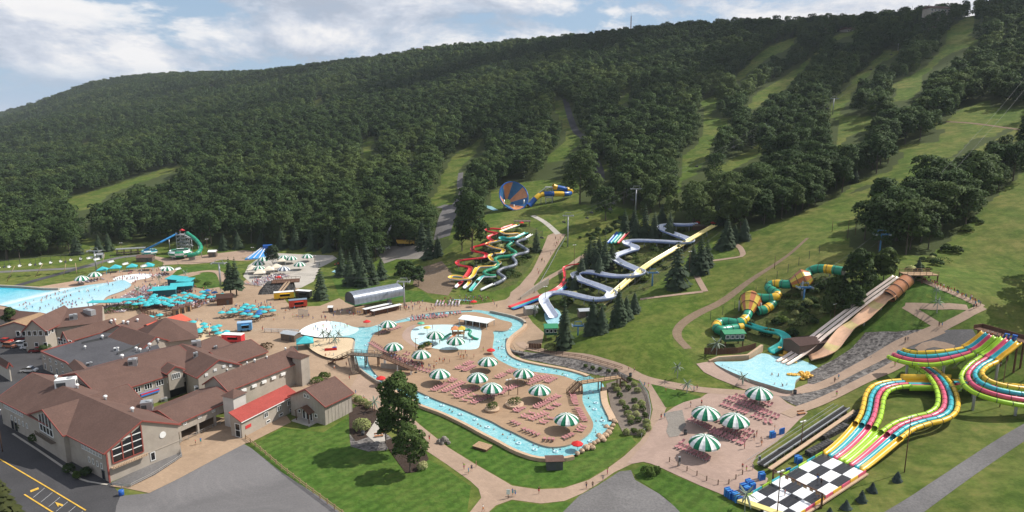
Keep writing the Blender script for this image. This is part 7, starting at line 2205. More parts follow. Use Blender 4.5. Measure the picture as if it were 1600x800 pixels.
def huts():
 hut(866,731,3.6,2.4,2.3,.05,'slate grey shed with brown roof on the lawn below the river',wall=M_SHEDG,rise=.5)
 p = G(754,700); t = thing('hatch','low weathered timber pump hatch on the lawn beside the river','hatch',p,-.55)
 for k in range(8): MB().box(-1.75 + k * .5,0,.55,.47,2.8,.12).build('plank',M_TAN,t)
 MB().box(0,0,-.2,3.7,2.5,.74).build('base',M_WOODB,t)
 hut(860,529,4.2,3.6,2.6,.1,'dark green lift hut with bright green roof raised over the river walk','lift_hut','hut',M_DGRN,M_GROOF,1.1,.4,1.8,False,None,3)
 hut(1143,541,6.4,3.8,2.6,.12,'green lift hut with white framed windows raised over the slope by the splash pool','lift_hut','hut',M_DGRN,M_GROOF,.7,.4,2.2,False,None,4)
 hut(1262,546,13,7,3.0,.35,'long brown roofed pump building under the pink speed slide','pump_building','building',paint('brown_wall',(.12,.085,.065),.8),paint('dark_brown_roof',(.075,.048,.042),.9,.1,.2,2),1.0)
 hut(829,490,5.0,3.6,2.6,.3,'grey timber shed with pale roof at the foot of the red racing slide',wall=M_SID,roof=M_SILV,rise=.8)
 hut(912,494,4.0,3.0,2.4,.2,'small timber shed with silver roof beside the full spruce',wall=M_WOOD,roof=M_SILV,rise=.7)
 hut(352,475,6,4,3.0,.3,'dark brown timber kiosk with two white signs by the pair of pines','kiosk','kiosk',M_WOODB,paint('kiosk_roof',(.08,.045,.035),.9,.1),1.6)
 hut(157,403,3,3,2.0,.2,'small grey hut at the foot of the chairlift tower by the road',wall=M_METAL,roof=M_METAL)
 hut(228,408,8,5,2.4,.2,'low brown roofed hut beside the small bowl slide',wall=M_WOOD,rise=1.2)
 hut(333,401,4,3,3,.1,'pale kiosk on the upper plaza by the wood edge','kiosk','kiosk',M_WOOD,M_WHITE)
 hut(455,531,6,3.5,2.6,-.4,'open fronted grey shed roofed ticket booth beside the turquoise gazebo','ticket_booth','booth',M_WOOD,M_SILV,.5)
 hut(517,487,1.6,1.6,2.0,0,'tiny white topped kiosk alone on the plaza','kiosk','kiosk',M_WOODB,M_WHITE,.6)
 for px,py,nm in ((276,492,'nearest the red awning'),(285,489,'in the middle'),(294,486,'nearest the picnic plaza')):
  hut(px,py,2.2,2.2,2.6,.3,'small brown cabin along the deck fence, ' + nm,'cabin','cabin',M_TAN,M_SHIN,.7,.25,0,True,'cabins by the bar deck')
 for px,py,dx,dy,rz,lab in [(277,446,10,4.5,-.35,'first turquoise roofed bar from the small lawn'),(291,449,7,4.5,-.1,'second turquoise roofed bar behind the deck'),(285,457,9.5,4,.35,'third turquoise roofed bar in the crowded deck'),(258,463,10,4.2,.3,'turquoise roofed bar nearest the wave pool')]:
  p = G(px,py); t = thing('bar_pavilion',lab,'pavilion',p,rz,'turquoise bar roofs')
  MB().box(0,.3,0,dx - 1,dy - 1.5,3.0).build('wall',paint('teal_wall',(.02,.10,.13),.7),t)
  MB().add([(-dx / 2,-dy / 2,3.1),(dx / 2,-dy / 2,3.1),(dx / 2,dy / 2,4.0),(-dx / 2,dy / 2,4.0),(-dx / 2,-dy / 2,3.3),(dx / 2,-dy / 2,3.3),(dx / 2,dy / 2,4.2),(-dx / 2,dy / 2,4.2)],[(3,2,1,0),(4,5,6,7),(0,1,5,4),(1,2,6,5),(2,3,7,6),(3,0,4,7)]).build('roof',M_TEAL,t)
 for px,py,L_,rz,lab in [(166,481,13,.05,'long turquoise shade roof along the pool hedge'),(192,478,12,.2,'second long turquoise shade roof by the pool hedge')]:
  p = G(px,py); t = thing('shade_roof',lab,'shade roof',p,rz)
  MB().box(0,0,2.6,L_,4,.2).build('roof',M_TEAL,t)
  for x in (-1,1):
   for y in (-1,1): MB().box(x * (L_ / 2 - .4),y * 1.7,0,.2,.2,2.6).build('post',M_WOODB,t)
 L_ = [(216,478),(222,490),(250,497),(280,491),(300,484),(318,478)]
 t = None
 P = [G(*q) for q in L_]
 t = thing('deck_fence','dark timber fence round the crowded bar deck','fence',P[0])
 for a,c in zip(P,P[1:]):
  n = max(2,int((c - a).length / 2))
  for k in range(n):
   q = a.lerp(c,k / n) - P[0]; MB().box(q.x,q.y,q.z - .2,.2,.2,2.4).build('post',M_WOODB,t)
  b = MB()
  for zz in (.5,1.0,1.5): b.beam(a - P[0] + Vector((0,0,zz)),c - P[0] + Vector((0,0,zz)),.1,.3)
  b.build('rail',M_WOODB,t)
 def tent(px,py,s,mat,lab,name='gazebo',cat='tent',group=None,hgt=2.4,rz=.3):
  p = G(px,py); t = thing(name,lab,cat,p,rz,group)
  b = MB(); h0 = s / 2 + .2
  rows = [(h0,hgt - .35),(h0,hgt),(h0 * .45,hgt + s * .2),(.05,hgt + s * .34)]
  for (r0,z0),(r1,z1) in zip(rows,rows[1:]):
   for k in range(4):
    c = [(-1,-1),(1,-1),(1,1),(-1,1)]
    (ax,ay),(bx,by) = c[k],c[(k + 1) % 4]
    b.add([(ax * r0,ay * r0,z0),(bx * r0,by * r0,z0),(bx * r1,by * r1,z1),(ax * r1,ay * r1,z1)],[(0,1,2,3)])
  b.build('canopy',mat,t)
  for x in (-1,1):
   for y in (-1,1): MB().box(x * s / 2,y * s / 2,-.2,.16,.16,hgt + .1).build('leg',mat if mat is M_TEAL else M_WHITE,t)
  return t
 for px,py,s,lab in [(161,428,4.2,'turquoise gazebo touching the second striped parasol'),(181,425,4.6,'turquoise gazebo second along the pool deck'),(207,423,4.2,'turquoise gazebo third along the pool deck'),(232,422,5.0,'darker turquoise gazebo nearest the bowl slides'),(477,543,5.2,'large turquoise gazebo by the sand and ticket booth')]:
  tent(px,py,s,M_TEAL,lab,group='turquoise gazebos')
 M_CRM = paint('cream_canvas',(.70,.62,.50),.8,.2)
 for px,py,s,lab in [(406,433,5,'cream tent nearest the plaza on the pale terrace'),(420,428,5,'cream tent in the middle of the pale terrace'),(432,424,5,'cream tent beside the bushy tree'),(440,414,4,'cream tent below the striped parasols'),(395,427,5,'cream tent at the edge of the pale terrace')]:
  tent(px,py,s,M_CRM,lab,'cream_tent','tent','cream tents')
 a,c = atz(722,497,3.6),atz(767,504,3.6); d = (c - a)[:2]; ang = math.atan2(d[1],d[0]); L_ = float(np.linalg.norm(d)); m = (a + c) / 2
 t = thing('boarding_canopy','long white roofed boarding canopy beside the children pool','canopy',(m[0],m[1] + 2.2,ZD),ang)
 MB().add([(-L_ / 2,-3,2.5),(L_ / 2,-3,2.5),(L_ / 2,0,3.2),(-L_ / 2,0,3.2),(L_ / 2,3,2.5),(-L_ / 2,3,2.5),(-L_ / 2,-3,2.35),(L_ / 2,-3,2.35),(L_ / 2,3,2.35),(-L_ / 2,3,2.35)],[(0,1,2,3),(3,2,4,5),(0,6,7,1),(5,4,8,9),(0,3,5,9,6),(1,7,8,4,2),(6,9,8,7)]).build('roof',M_WHITE,t)
 for k in range(5):
  for y in (-2.8,2.8): MB().box(-L_ / 2 + .3 + (L_ - .6) * k / 4,y,0,.18,.18,2.4).build('post',M_GALV,t)
 for k in range(4): MB().box(-L_ / 2 + 1.5 + k * 2.6,1,0,1.6,2,1.2).build('counter',M_WOOD,t)
huts()
def play():
 c = atz(716,527,ZD)
 t = thing('play_structure','green and orange water play structure with little slides in the children pool','play structure',(c[0],c[1],ZD))
 for x in (-2,0,2):
  for y in (-1.4,1.4): MB().cyl((x,y,0),(x,y,3.4),.12,None,7).build('post',M_TAN,t)
 MB().box(0,0,1.5,4.6,3.2,.18).build('deck',M_TAN,t)
 for x,m in ((-1.2,F_ORG),(1.2,F_YEL2)):
  MB().add([(x - 1.3,-1.8,3.2),(x + 1.3,-1.8,3.2),(x + 1.3,1.8,3.2),(x - 1.3,1.8,3.2),(x,0,4.3)],[(3,2,1,0),(0,1,4),(1,2,4),(2,3,4),(3,0,4)]).build('roof',m,t)
 for pts,m,w in (([(-2.2,-1,1.6),(-3.6,-2,1.0),(-5.0,-3.2,.3),(-5.6,-3.7,.1)],F_GRN2,1.0),([(-.6,-1.6,1.6),(-1.6,-3,1.0),(-2.6,-4.4,.3),(-3.0,-4.9,.1)],F_ORG,.9)):
  P = resample(smooth_line(pts,4),.4); flume(t,P,w,.4,m,m,'slide')
 P = resample(smooth_line([(2.2,.5,2.6),(3.6,1.2,2.4),(4.4,.2,2.0),(3.8,-1.0,1.6),(4.6,-2.0,1.0),(6.0,-2.6,.4),(7.2,-3.0,.15)],5),.4)
 tube(t,P,.5,[F_GRN2],None,4,'tube_slide',rings=False,n=8)
 for px,py,m,lab in ((658,514,paint('mint_paint',(.10,.42,.25),.5),'mint green mushroom shower in the children pool'),(667.5,521,F_YEL2,'orange mushroom shower in the children pool')):
  c = atz(px,py,ZD); t = thing('mushroom_shower',lab,'mushroom shower',(c[0],c[1],ZD))
  MB().cyl((0,0,0),(0,0,2.2),.12,None,7).build('stem',M_WHITE,t)
  MB().ball((0,0,2.1),1.35,12,4,0,.42,0.0).build('cap',m,t)
 c = atz(669,541,ZD); t = thing('turtle_slide','black and yellow striped animal slide at the children pool rim','play slide',(c[0],c[1],ZD),-.4)
 b = MB()
 b.ball((0,0,.1),1.9,12,5,0,.55,0.0)
 b.build('shell',F_BLACK,t)
 for k in range(3): MB().box(-1 + k,0,.85 - abs(k - 1) * .12,.35,1.9 - abs(k - 1) * .5,.3).build('stripe',F_YEL,t)
play()
def vehicles():
 def trailer(px,py,L_,w,hh,rz,body,roof,label,name='food_trailer',cat='trailer',hatch=True):
  p = G(px,py); t = thing(name,label,cat,p,rz)
  MB().box(0,0,.55,L_,w,hh).build('body',body,t)
  MB().box(0,0,.55 + hh,L_ + .1,w + .1,.14).build('roof',roof,t)
  if hatch:
   MB().box(L_ * .05,-w / 2 - .02,1.4,L_ * .5,.08,hh * .42).build('hatch',M_DARK,t)  # flat panel, shade inside the opening painted as near-black
   MB().beam((-L_ * .2,-w / 2 - .5,1.5 + hh * .45),(L_ * .3,-w / 2 - .5,1.5 + hh * .45),1.0,.06).build('awning',body,t)
  for x in (-.25,.25):
   for s in (-1,1): MB().cyl((x * L_ * .9,s * w * .46,.4),(x * L_ * .9,s * w * .52,.4),.4,None,10).build('wheel',M_BLK,t)
  MB().beam((-L_ / 2 - 1.0,0,.6),(-L_ / 2,0,.6),.14).build('tow_bar',M_STEELD,t)
  return t
 trailer(444,467,8.2,2.5,2.6,.32,F_YEL,M_WHITE,'bright yellow food trailer with an open serving hatch on the plaza')
 trailer(466,480,7.2,2.6,2.7,.35,paint('trailer_red',(.55,.06,.03),.5),paint('trailer_roof',(.16,.22,.28),.5),'red orange food trailer with blue grey roof beside the yellow trailer')
 trailer(475,465,6.8,2.5,2.6,-.25,F_BLACK,M_WHITE,'black food trailer with white roof behind the red trailer')
 trailer(383,517,5.0,2.8,2.8,.3,paint('kiosk_blue',(.10,.34,.62),.5),paint('kiosk_roofb',(.30,.45,.62),.5),'pale blue drinks trailer with a white counter on the plaza')
 trailer(365,535,7.2,2.6,2.5,-.12,paint('drink_red',(.55,.03,.04),.5),M_WHITE,'red drinks trailer with a white roof behind the brown roofed hall')
 def car(px,py,rz,mat,label,kind='car'):
  p = G(px,py); t = thing('parked_' + ('pickup' if kind == 'pickup' else 'car'),label,kind,p,rz,'vehicles parked by the lodge')
  H = 1.0 if kind != 'suv' else 1.15
  b = MB()
  xs = [-2.3,-2.2,-1.1,1.3,2.2,2.3]; zs = [.75,.92,.98,.98,.88,.6]
  prof = [(-2.3,.35),(2.3,.35)] + [(x,z * H) for x,z in zip(reversed(xs),reversed(zs))]
  n = len(prof)
  for s in (-1,1):
   for x,z in prof: b.v.append((x,s * .88,z))
  b.f.append(tuple(range(n))); b.f.append(tuple(reversed(range(n,2 * n)))); b.m += [0,0]; b.sm += [False,False]
  for i in range(n): b.f.append((i,n + i,n + (i + 1) % n,(i + 1) % n)); b.m.append(0); b.sm.append(False)
  b.build('body',mat,t)
  cab = {'pickup': (-.5,1.5),'suv': (-2.0,1.2),'car': (-1.6,1.2)}[kind]
  c = MB(); x0,x1 = cab; z0,z1 = .97 * H,1.55 * H + (.1 if kind != 'car' else -.05)
  vs = [(x0,-.82,z0),(x1,-.82,z0),(x1,.82,z0),(x0,.82,z0),(x0 + .25,-.7,z1),(x1 - .65,-.7,z1),(x1 - .65,.7,z1),(x0 + .25,.7,z1)]
  c.add(vs,[(0,1,5,4),(1,2,6,5),(2,3,7,6),(3,0,4,7)]); c.build('window',M_GLASS,t)
  MB().box((x0 + .25 + x1 - .65) / 2,0,z1 + .003,x1 - x0 - .9 + .06,1.44,.07).build('roof',mat,t)
  if kind == 'pickup': MB().box(-1.45,0,.985,1.5,1.4,.03).build('bed',M_DARK,t)
  for x in (-1.4,1.4):
   for s in (-1,1):
    w = MB().cyl((x,s * .74,.34),(x,s * .92,.34),.34,None,12).build('wheel',M_BLK,t)
    MB().cyl((x,s * .90,.34),(x,s * .94,.34),.2,None,8).build('rim',M_GALV,w)
  for s in (-1,1): MB().box(2.29,s * .6,.62 * H,.06,.35,.14).build('headlight',M_WHITE,t)
 red = fibre('car_red',(.42,.03,.02)); mar = fibre('car_maroon',(.15,.012,.015)); wh = fibre('car_white',(.72,.73,.74)); dk = fibre('car_dark',(.025,.027,.03)); cop = fibre('car_copper',(.36,.13,.07))
 for a in [(10,535,-.15,red,'red car in the row outside the restaurant gable','car'),(16,543,-.15,cop,'copper coloured car nearest the camera side of the red car','suv'),(36,541,.15,wh,'white sport utility car between the copper car and the other white car','suv'),(45,545,.15,wh,'white sedan beside the maroon pickup','car'),(58,550,.35,mar,'maroon pickup truck at the wall of the flat roofed block','pickup'),
   (28,524,.25,dk,'black sport utility car under the restaurant wing','suv'),(6,524,.1,dk,'dark car at the edge of the lot by the cabin','car'),(34,531,.3,mar,'dark red car behind the white cars','car'),(46,581,.15,wh,'white pickup truck parked behind the big hall','pickup')]:
  car(*a)
 p = G(598,391); t = thing('mobile_crane','white mobile crane with raised lattice boom at the wood edge','crane',p,.5)
 MB().box(0,0,.8,8,2.6,1.0).build('body',M_WHITE,t); MB().box(2.6,0,1.8,2,2.4,1.5).build('cab',M_WHITE,t)
 b = MB()
 for y in (-.45,.45):
  for z in (0,.9): b.beam((-1,y,2 + z),(5.5,y,13 + z),.16)
 for k in range(8):
  q = k / 8; b.beam((-1 + 6.5 * q,-.45,2 + 11 * q),(-1 + 6.5 * (q + .12),.45,2.9 + 11 * (q + .12)),.1)
 b.build('boom',M_WHITE,t)
 for x in (-2.6,0,2.6):
  for s in (-1,1): MB().cyl((x,s * 1.0,.6),(x,s * 1.4,.6),.6,None,10).build('wheel',M_BLK,t)
 p = G(636,384); t = thing('dump_truck','yellow articulated dump truck on the gravel yard','dump truck',p,.1)
 yl = paint('machine_yellow',(.55,.33,.05),.6)
 MB().box(3,0,1.2,3,2.4,2.0).build('cab',yl,t)
 MB().add([(-5,-1.5,1.6),(1,-1.5,1.3),(1,1.5,1.3),(-5,1.5,1.6),(-5.8,-1.7,3.2),(1.2,-1.7,3.2),(1.2,1.7,3.2),(-5.8,1.7,3.2)],[(3,2,1,0),(0,1,5,4),(1,2,6,5),(2,3,7,6),(3,0,4,7)]).build('bed',yl,t)
 for x in (-3.8,-2,3):
  for s in (-1,1): MB().cyl((x,s * 1.1,.8),(x,s * 1.6,.8),.8,None,10).build('wheel',M_BLK,t)
M_BLK = paint('black_rubber',(.012,.012,.012),.8,.3)
vehicles()
# ---------------------------------------------------------------- chairlifts
def lifts():
 def tower(px,py,top,mat,label,arm=5.0,r=.42,rz=0.0):
  p = G(px,py); H = zat((p.x,p.y),top) - p.z
  t = thing('lift_tower',label,'lift tower',p,rz,'chairlift towers')
  MB().cyl((0,0,-1),(0,0,H),r,r * .7,10).build('mast',mat,t)
  MB().box(0,0,H - .3,arm,.5,.5).build('crossarm',mat,t)
  for s in (-1,1):
   b = MB().box(s * arm / 2,0,H - .1,.35,3.6,.3)
   for k in range(5): b.cyl((s * arm / 2 - .1,-1.5 + k * .75,H - .15),(s * arm / 2 + .1,-1.5 + k * .75,H - .15),.28,None,8)
   b.build('sheave_train',M_GALV,t)
   MB().box(s * arm / 2,0,H + .2,.1,3.0,.1).build('catwalk',mat,t)
  b = MB()
  for s in (-1,1): b.beam((s * arm * .35,0,H + .2),(s * arm * .25,0,H + 1.5),.14)
  b.beam((-arm * .3,0,H + 1.5),(arm * .3,0,H + 1.5),.16); b.build('work_frame',mat,t)
  return Vector((p.x,p.y,p.z + H)),arm
 M_LBL = paint('lift_blue',(.06,.18,.36),.5)
 T1 = [tower(632,480,440,M_GALV,'lift tower right beside the metal terminal'),tower(887,386,337,M_GALV,'steel lift tower above the entry ramp'),tower(993,334,295,M_GALV,'steel lift tower in front of the belt of trees',6),tower(1191,232,197,M_GALV,'steel lift tower on the brown track between the woods',6),tower(1301,179,154,M_GALV,'steel lift tower at the lower end of the lift clearing',6),tower(1403,79,60,M_GALV,'lift tower high in the clearing under the summit station',6),tower(1443,38,22,M_GALV,'lift tower just below the summit station',6)]
 T2 = [tower(151,424,392,M_GALV,'lift tower with a work frame by the wave pool road',6,.5),tower(345,447,411,M_GALV,'lift tower beside the pair of pines',6,.5)]
 T3 = [tower(903,524,509,M_LBL,'short blue lift tower by the lone spruce',4,.3),tower(1019,447,426,M_LBL,'blue lift tower beside the yellow speed slide',4,.35)]
 T4 = [tower(1255,477,449,M_LBL,'blue lift tower in the gully by the tube slide',4.5,.35),tower(1374,398,366,M_LBL,'blue topped lift tower at the strip of trees',5,.35)]
 for px,py,top,lab in ((255,254,237,'far lift tower among the trees over the grassy run'),(155,288,281,'far lift tower near the end of the grassy run'),(275,256,245,'far lift tower at the top of the grassy run'),(588,122,112,'tiny lift tower high on the wooded hill'),(499,181,172,'tiny lift tower beside the small clearing on the hill')):
  tower(px,py,top,M_GALV,lab,4,.35)
 def cable(pts,label,side):
  b = MB()
  Q = []
  for a,c in zip(pts,pts[1:]):
   n = 10
   for k in range(n):
    q = k / n; p = a.lerp(c,q); p.z -= (c - a).length * .018 * 4 * q * (1 - q); Q.append(p)
  Q.append(pts[-1])
  for a,c in zip(Q,Q[1:]): b.cyl(a,c,.04,None,4,caps=False)
  b.build('haul_cable',M_STEELD); o = COL.objects[-1]
  tag(o,label,'cable','haul cables of the chairlifts')
  return Q
 cm = MB()
 cm.beam((0,0,0),(0,0,-2.6),.09); cm.box(0,.1,-3.9,2.4,.55,.12); cm.box(0,.42,-3.85,2.4,.12,.75)
 cm.beam((-1.2,.4,-3.1),(1.2,.4,-3.1),.1); cm.beam((-1.2,.3,-3.8),(0,0,-2.5),.08); cm.beam((1.2,.3,-3.8),(0,0,-2.5),.08)
 dark_chair = cm.mesh('lift_chair',M_STEELD)
 cw = MB(); cw.beam((0,0,0),(0,0,-2.4),.1)
 cw.beam((-1.5,0,-2.4),(1.5,0,-2.4),.1); cw.beam((-1.5,0,-2.4),(-1.5,0,-3.4),.1); cw.beam((1.5,0,-2.4),(1.5,0,-3.4),.1); cw.box(0,.1,-3.6,3.2,.7,.18,0,1); cw.box(0,.45,-3.5,3.2,.14,.8,0,1)
 white_chair = cw.mesh('lift_chair',[M_STEELD,M_WHITE])
 def hang(Q,at,me,lab,grp):
  for q in at:
   i = q * (len(Q) - 1); k = min(len(Q) - 2,int(i)); p = Q[k].lerp(Q[k + 1],i - k)
   d = Q[k + 1] - Q[k]
   tag(linkmesh('lift_chair',me,None,p,math.atan2(d.y,d.x) + math.pi / 2),lab,'lift chair',grp)
 for s in (-1,1):
  pts = [p + Vector((s * a / 2,0,0)) for p,a in T1]
  Q = cable(pts,'steel haul cable of the mountain chairlift, ' + ('uphill' if s > 0 else 'downhill') + ' strand',s)
  hang(Q,[.06,.13,.2,.255,.31,.37,.43,.49,.56,.64,.72,.8,.88,.95] if s > 0 else [.09,.17,.235,.29,.35,.41,.46,.53,.6,.68,.76,.84,.92],dark_chair,'dark lift chair hanging from the %s strand of the mountain chairlift' % ('uphill' if s > 0 else 'downhill'),'chairs of the mountain chairlift')
  e = Vector(atz(-120,412,9))
  pts = [e + Vector((0,s * 3,0)),T2[0][0] + Vector((s * 3,s * 1,0)),T2[1][0] + Vector((s * 3,0,0)),T1[0][0] + Vector((s * 3,4,0))]
  Q = cable(pts,'haul cable past the wave pool, ' + ('pool side' if s < 0 else 'wood side') + ' strand',s)
  hang(Q,[.13 + .021 * k for k in range(11)] + [.36,.40,.44,.49,.54,.58] if s < 0 else [.14 + .03 * k for k in range(7)],white_chair if s < 0 else dark_chair,('white seated lift chair on the pool side strand' if s < 0 else 'dark lift chair on the wood side strand') + ' over the meadow','chairs of the lift past the wave pool')
  pts = [p + Vector((s * 2,0,0)) for p,a in T3] + [Vector(atZ(1140,345,320)) + Vector((s * 2,0,0))]
  cable(pts,'thin haul cable of the blue lift beside the yellow slide, %s strand' % ('near' if s < 0 else 'far'),s)
  pts = [p + Vector((s * 2.2,0,0)) for p,a in T4] + [T4[1][0] + Vector((70 + s * 2.2,60,32)),T4[1][0] + Vector((150 + s * 2.2,130,78))]
  cable(pts,'thin haul cable of the blue lift through the strip of trees, %s strand' % ('near' if s < 0 else 'far'),s)
 a,c = atz(546,461,7.0),atz(622,447,7.0); d = (c - a)[:2]; ang = math.atan2(d[1],d[0]); L_ = float(np.linalg.norm(d)); m = (a + c) / 2
 t = thing('lift_terminal','big barrel roofed metal chairlift terminal with green underside on the plaza','lift terminal',(m[0],m[1],0),ang)
 n = 12; W_ = 4.0; b = MB(); gm = paint('terminal_metal',(.30,.33,.38),.32,.5,.12,.6,.55)
 nseg = 12
 for k in range(nseg):
  x0,x1 = -L_ / 2 + L_ * k / nseg + .03,-L_ / 2 + L_ * (k + 1) / nseg - .03
  p = MB()
  pr = [(-W_ * 1.0,3.6)] + [(-math.cos(math.pi * i / n) * W_,5.0 + math.sin(math.pi * i / n) ** .8 * 3.2) for i in range(n + 1)] + [(W_,3.6)]
  for x in (x0,x1):
   for y,z in pr: p.v.append((x,y,z))
  q = len(pr)
  for i in range(q - 1): p.f.append((i,i + 1,q + i + 1,q + i)[::-1]); p.m.append(0); p.sm.append(True)
  p.build('roof_panel',gm,t)
 MB().box(0,0,3.3,L_ + .2,2 * W_ + .3,.35).build('underside',paint('terminal_green',(.05,.20,.07),.5),t)
 for s in (-1,1):
  e = MB(); x = s * (L_ / 2 - .2)
  pts = [(x,-W_ * .97,3.66)] + [(x,-math.cos(math.pi * i / n) * W_ * .97,4.95 + math.sin(math.pi * i / n) ** .8 * 3.1) for i in range(n + 1)] + [(x,W_ * .97,3.66)]
  e.add(pts,[tuple(range(len(pts))) if s < 0 else tuple(reversed(range(len(pts))))]); e.build('end_face',M_SHEDG,t)
 for x in (-L_ * .32,L_ * .3): MB().box(x,0,-.5,1.4,1.6,3.9).build('leg',M_CONCP,t)
 MB().box(-L_ * .42,-3.4,0,4,3,2.6).build('operator_cabin',M_TAN,t)
 for px,py,L2,lab in ((590,487,13,'long dark roofed lift maze shelter in front of the terminal'),(604,489,14,'long white topped lift maze shelter in front of the terminal')):
  p = G(px,py); k = thing('queue_shelter',lab,'shelter',p,ang + .05)
  MB().box(0,0,2.2,L2,2.0,.2).build('roof',M_WHITE,k); MB().box(0,.6,0,L2 - .6,.2,2.2).build('wall',M_WOODB,k)
  for x in (-.45,0,.45): MB().box(x * L2,-.8,0,.2,.2,2.2).build('post',M_STEELD,k)
 p = G(205,397); t = thing('loading_station','long open timber loading station at the edge of the wood','lift station',p,.35)
 MB().box(0,0,3.2,15,4,.3).build('roof',M_GALV,t); MB().box(-1,-1,1.2,12,3,.25).build('deck',M_WOOD,t)
 for k in range(5):
  for y in (-1.6,1.6): MB().box(-7 + 3.5 * k,y,-.5,.3,.3,3.7).build('post',M_WOOD,t)
lifts()
# ---------------------------------------------------------------- fences, poles, palms, small things
def small():
 def fence(pts,label,spacing=2.6,hgt=1.2,rails=(.45,.95),pm=None,rm=None,name='rail_fence',r=.12,world=None):
  P = [G(*q) for q in pts]; t = thing(name,label,'fence',P[0])
  pw = resample([np.array(p) for p in P],spacing)
  for q in pw:
   z = h(q[0],q[1]); MB().box(q[0] - P[0].x,q[1] - P[0].y,z - .3 - P[0].z,r,r,hgt + .3).build('post',pm or M_TAN,t)
  for a,c in zip(pw,pw[1:]):
   for zz in rails:
    MB().beam((a[0] - P[0].x,a[1] - P[0].y,h(a[0],a[1]) + zz - P[0].z),(c[0] - P[0].x,c[1] - P[0].y,h(c[0],c[1]) + zz - P[0].z),.05 if rm else .08,.05 if rm else .13).build('rail',rm or pm or M_TAN,t)
  return t
 rope = paint('rope',(.35,.28,.2),.9)
 fence([(384,686),(404,702),(440,733),(480,764),(520,794),(560,824)],'weathered split rail fence between the lawn and the gravel lot',2.8,r=.2)
 fence([(1046,722),(1066,733),(1092,745),(1112,756),(1134,760),(1146,752),(1160,742)],'wooden posts joined by rope along the low side of the pink plaza',2.6,1.2,(.8,),M_WOODB,rope,'rope_fence',.16)
 fence([(999,597),(1012,618),(1017,642),(1014,664),(1002,684)],'pale rail fence around the stony bed of tufts',2.2,1.0,(.5,.9),M_GALV,None,r=.1)
 fence([(822,546),(850,551),(890,557),(935,567),(972,578)],'rusty post and rail fence along the river walk',2.6,1.0,(.5,.95),M_WOODB,None,r=.1)
 fence([(800,540),(806,549),(818,553)],'rope fence at the river bend above the boulder wall',2,.9,(.8,),M_WOODB,rope,'rope_fence',.1)
 fence([(1128,574),(1168,590),(1204,601),(1222,606)],'low posts along the wading edge of the splash pool',2.4,.9,(.8,),M_STEELD,rope,'rope_fence',.1)
 fence([(1110,500),(1150,482),(1200,446),(1240,420),(1280,396)],'tall thin snow fence posts along the tube slide bank',6,3.2,(),M_STEELD,None,'post_line',.12)
 fence([(836,458),(846,440),(860,415),(872,392),(884,372)],'low fence down the outer edge of the entry ramp',3,1.0,(.5,.9),M_GALV,None,r=.1)
 fence([(176,760),(200,764),(240,744),(284,716),(282,702)],'thin metal railing around the gravel bed by the tall windows',2.4,.9,(.45,.85),M_GALV,None,r=.08)
 def boards(pts,hgt,mat,label):
  P = [G(*q) for q in pts]; t = thing('board_fence',label,'fence',P[0])
  pw = resample([np.array(p) for p in P],.9)
  for a,c in zip(pw,pw[1:]):
   m = (a + c) / 2; d = c - a
   MB().box(m[0] - P[0].x,m[1] - P[0].y,h(m[0],m[1]) - .3 - P[0].z,.86,.08,hgt + .3,math.atan2(d[1],d[0])).build('board',mat,t)
 boards([(1100,553),(1124,554),(1150,553),(1181,545)],2.0,M_WOODB,'brown board fence under the green lift hut by the splash pool')
 boards([(826,544),(846,545)],1.8,M_WOODB,'dark board fence under the green roofed lift hut')
 def lamp(px,py,top,label,mat=None,arms=1,r=.12,heads=True):
  p = G(px,py); H = zat((p.x,p.y),top) - p.z
  t = thing('lamp_pole',label,'lamp pole',p,.5,'lamp poles')
  MB().cyl((0,0,-.5),(0,0,H),r,r * .7,7).build('pole',mat or M_WOODB,t)
  if heads:
   for k in range(arms + 1):
    s = -1 if k else 1
    MB().box(s * .5,0,H - .3,.8,.25,.2).build('lamp_head',M_WHITE,t)
 for a in [(1413,738,650,'tall brown lamp pole on the grass bank beside the racing slide'),(1214,806,735,'tall lamp pole in front of the checkered runout'),(1251,703,657,'lamp pole beside the mat conveyor'),(795,622,592,'lamp pole in the round planter'),(809,622,590,'lamp pole with a loudspeaker in the round planter'),(966,503,462,'grey lamp pole beside the tall spruce'),(1303,502,474,'lamp pole under the pink speed slide'),(1562,636,562,'dark pole under the end of the racing tubes'),(650,551,528,'lamp pole at the rim of the children pool'),(592,529,508,'lamp pole by the first island parasol'),(897,420,382,'lamp pole on the slope above the red slide'),(852,474,447,'lamp pole at the turn of the entry ramp'),(1077,424,392,'lamp pole at the queue path by the broad spruce'),(325,398,373,'lamp pole at the wood edge by the bowl slides'),(395,396,386,'lamp pole beside the blue slide hut'),(492,412,399,'lamp pole on the pale terrace'),(190,392,379,'lamp pole at the wood edge behind the loading station'),(1324,374,343,'leaning bare pole at the edge of the ski run'),(1300,362,345,'thin pale marker pole on the ski run'),(1336,368,338,'second bare pole under the trees'),(4,706,640,'lamp pole at the far corner of the shaded hall'),(1115,352,330,'lamp pole by the yellow slide head'),(1125,352,326,'second lamp pole by the yellow slide head'),(1210,420,400,'marker pole above the tube slide')]:
  lamp(*a,heads=not ('bare' in a[3] or 'marker' in a[3] or 'dark pole' in a[3]))
 for px,py,top,dx,lab in ((10,440,416,5,'leaning white net pole in the meadow, the nearest to the deep end'),(54,433,412,5,'second leaning white net pole in the meadow'),(99,430,412,2,'third leaning white net pole in the meadow'),(120,429,411,0,'upright white net pole in the meadow'),(157,421,397,3,'leaning white net pole behind the lift tower')):
  p = G(px,py); H = zat((p.x,p.y),top) - p.z; t = thing('net_pole',lab,'pole',p)
  MB().cyl((0,0,-.3),(dx,0,H),.16,.12,6).build('pole',M_COPE,t)
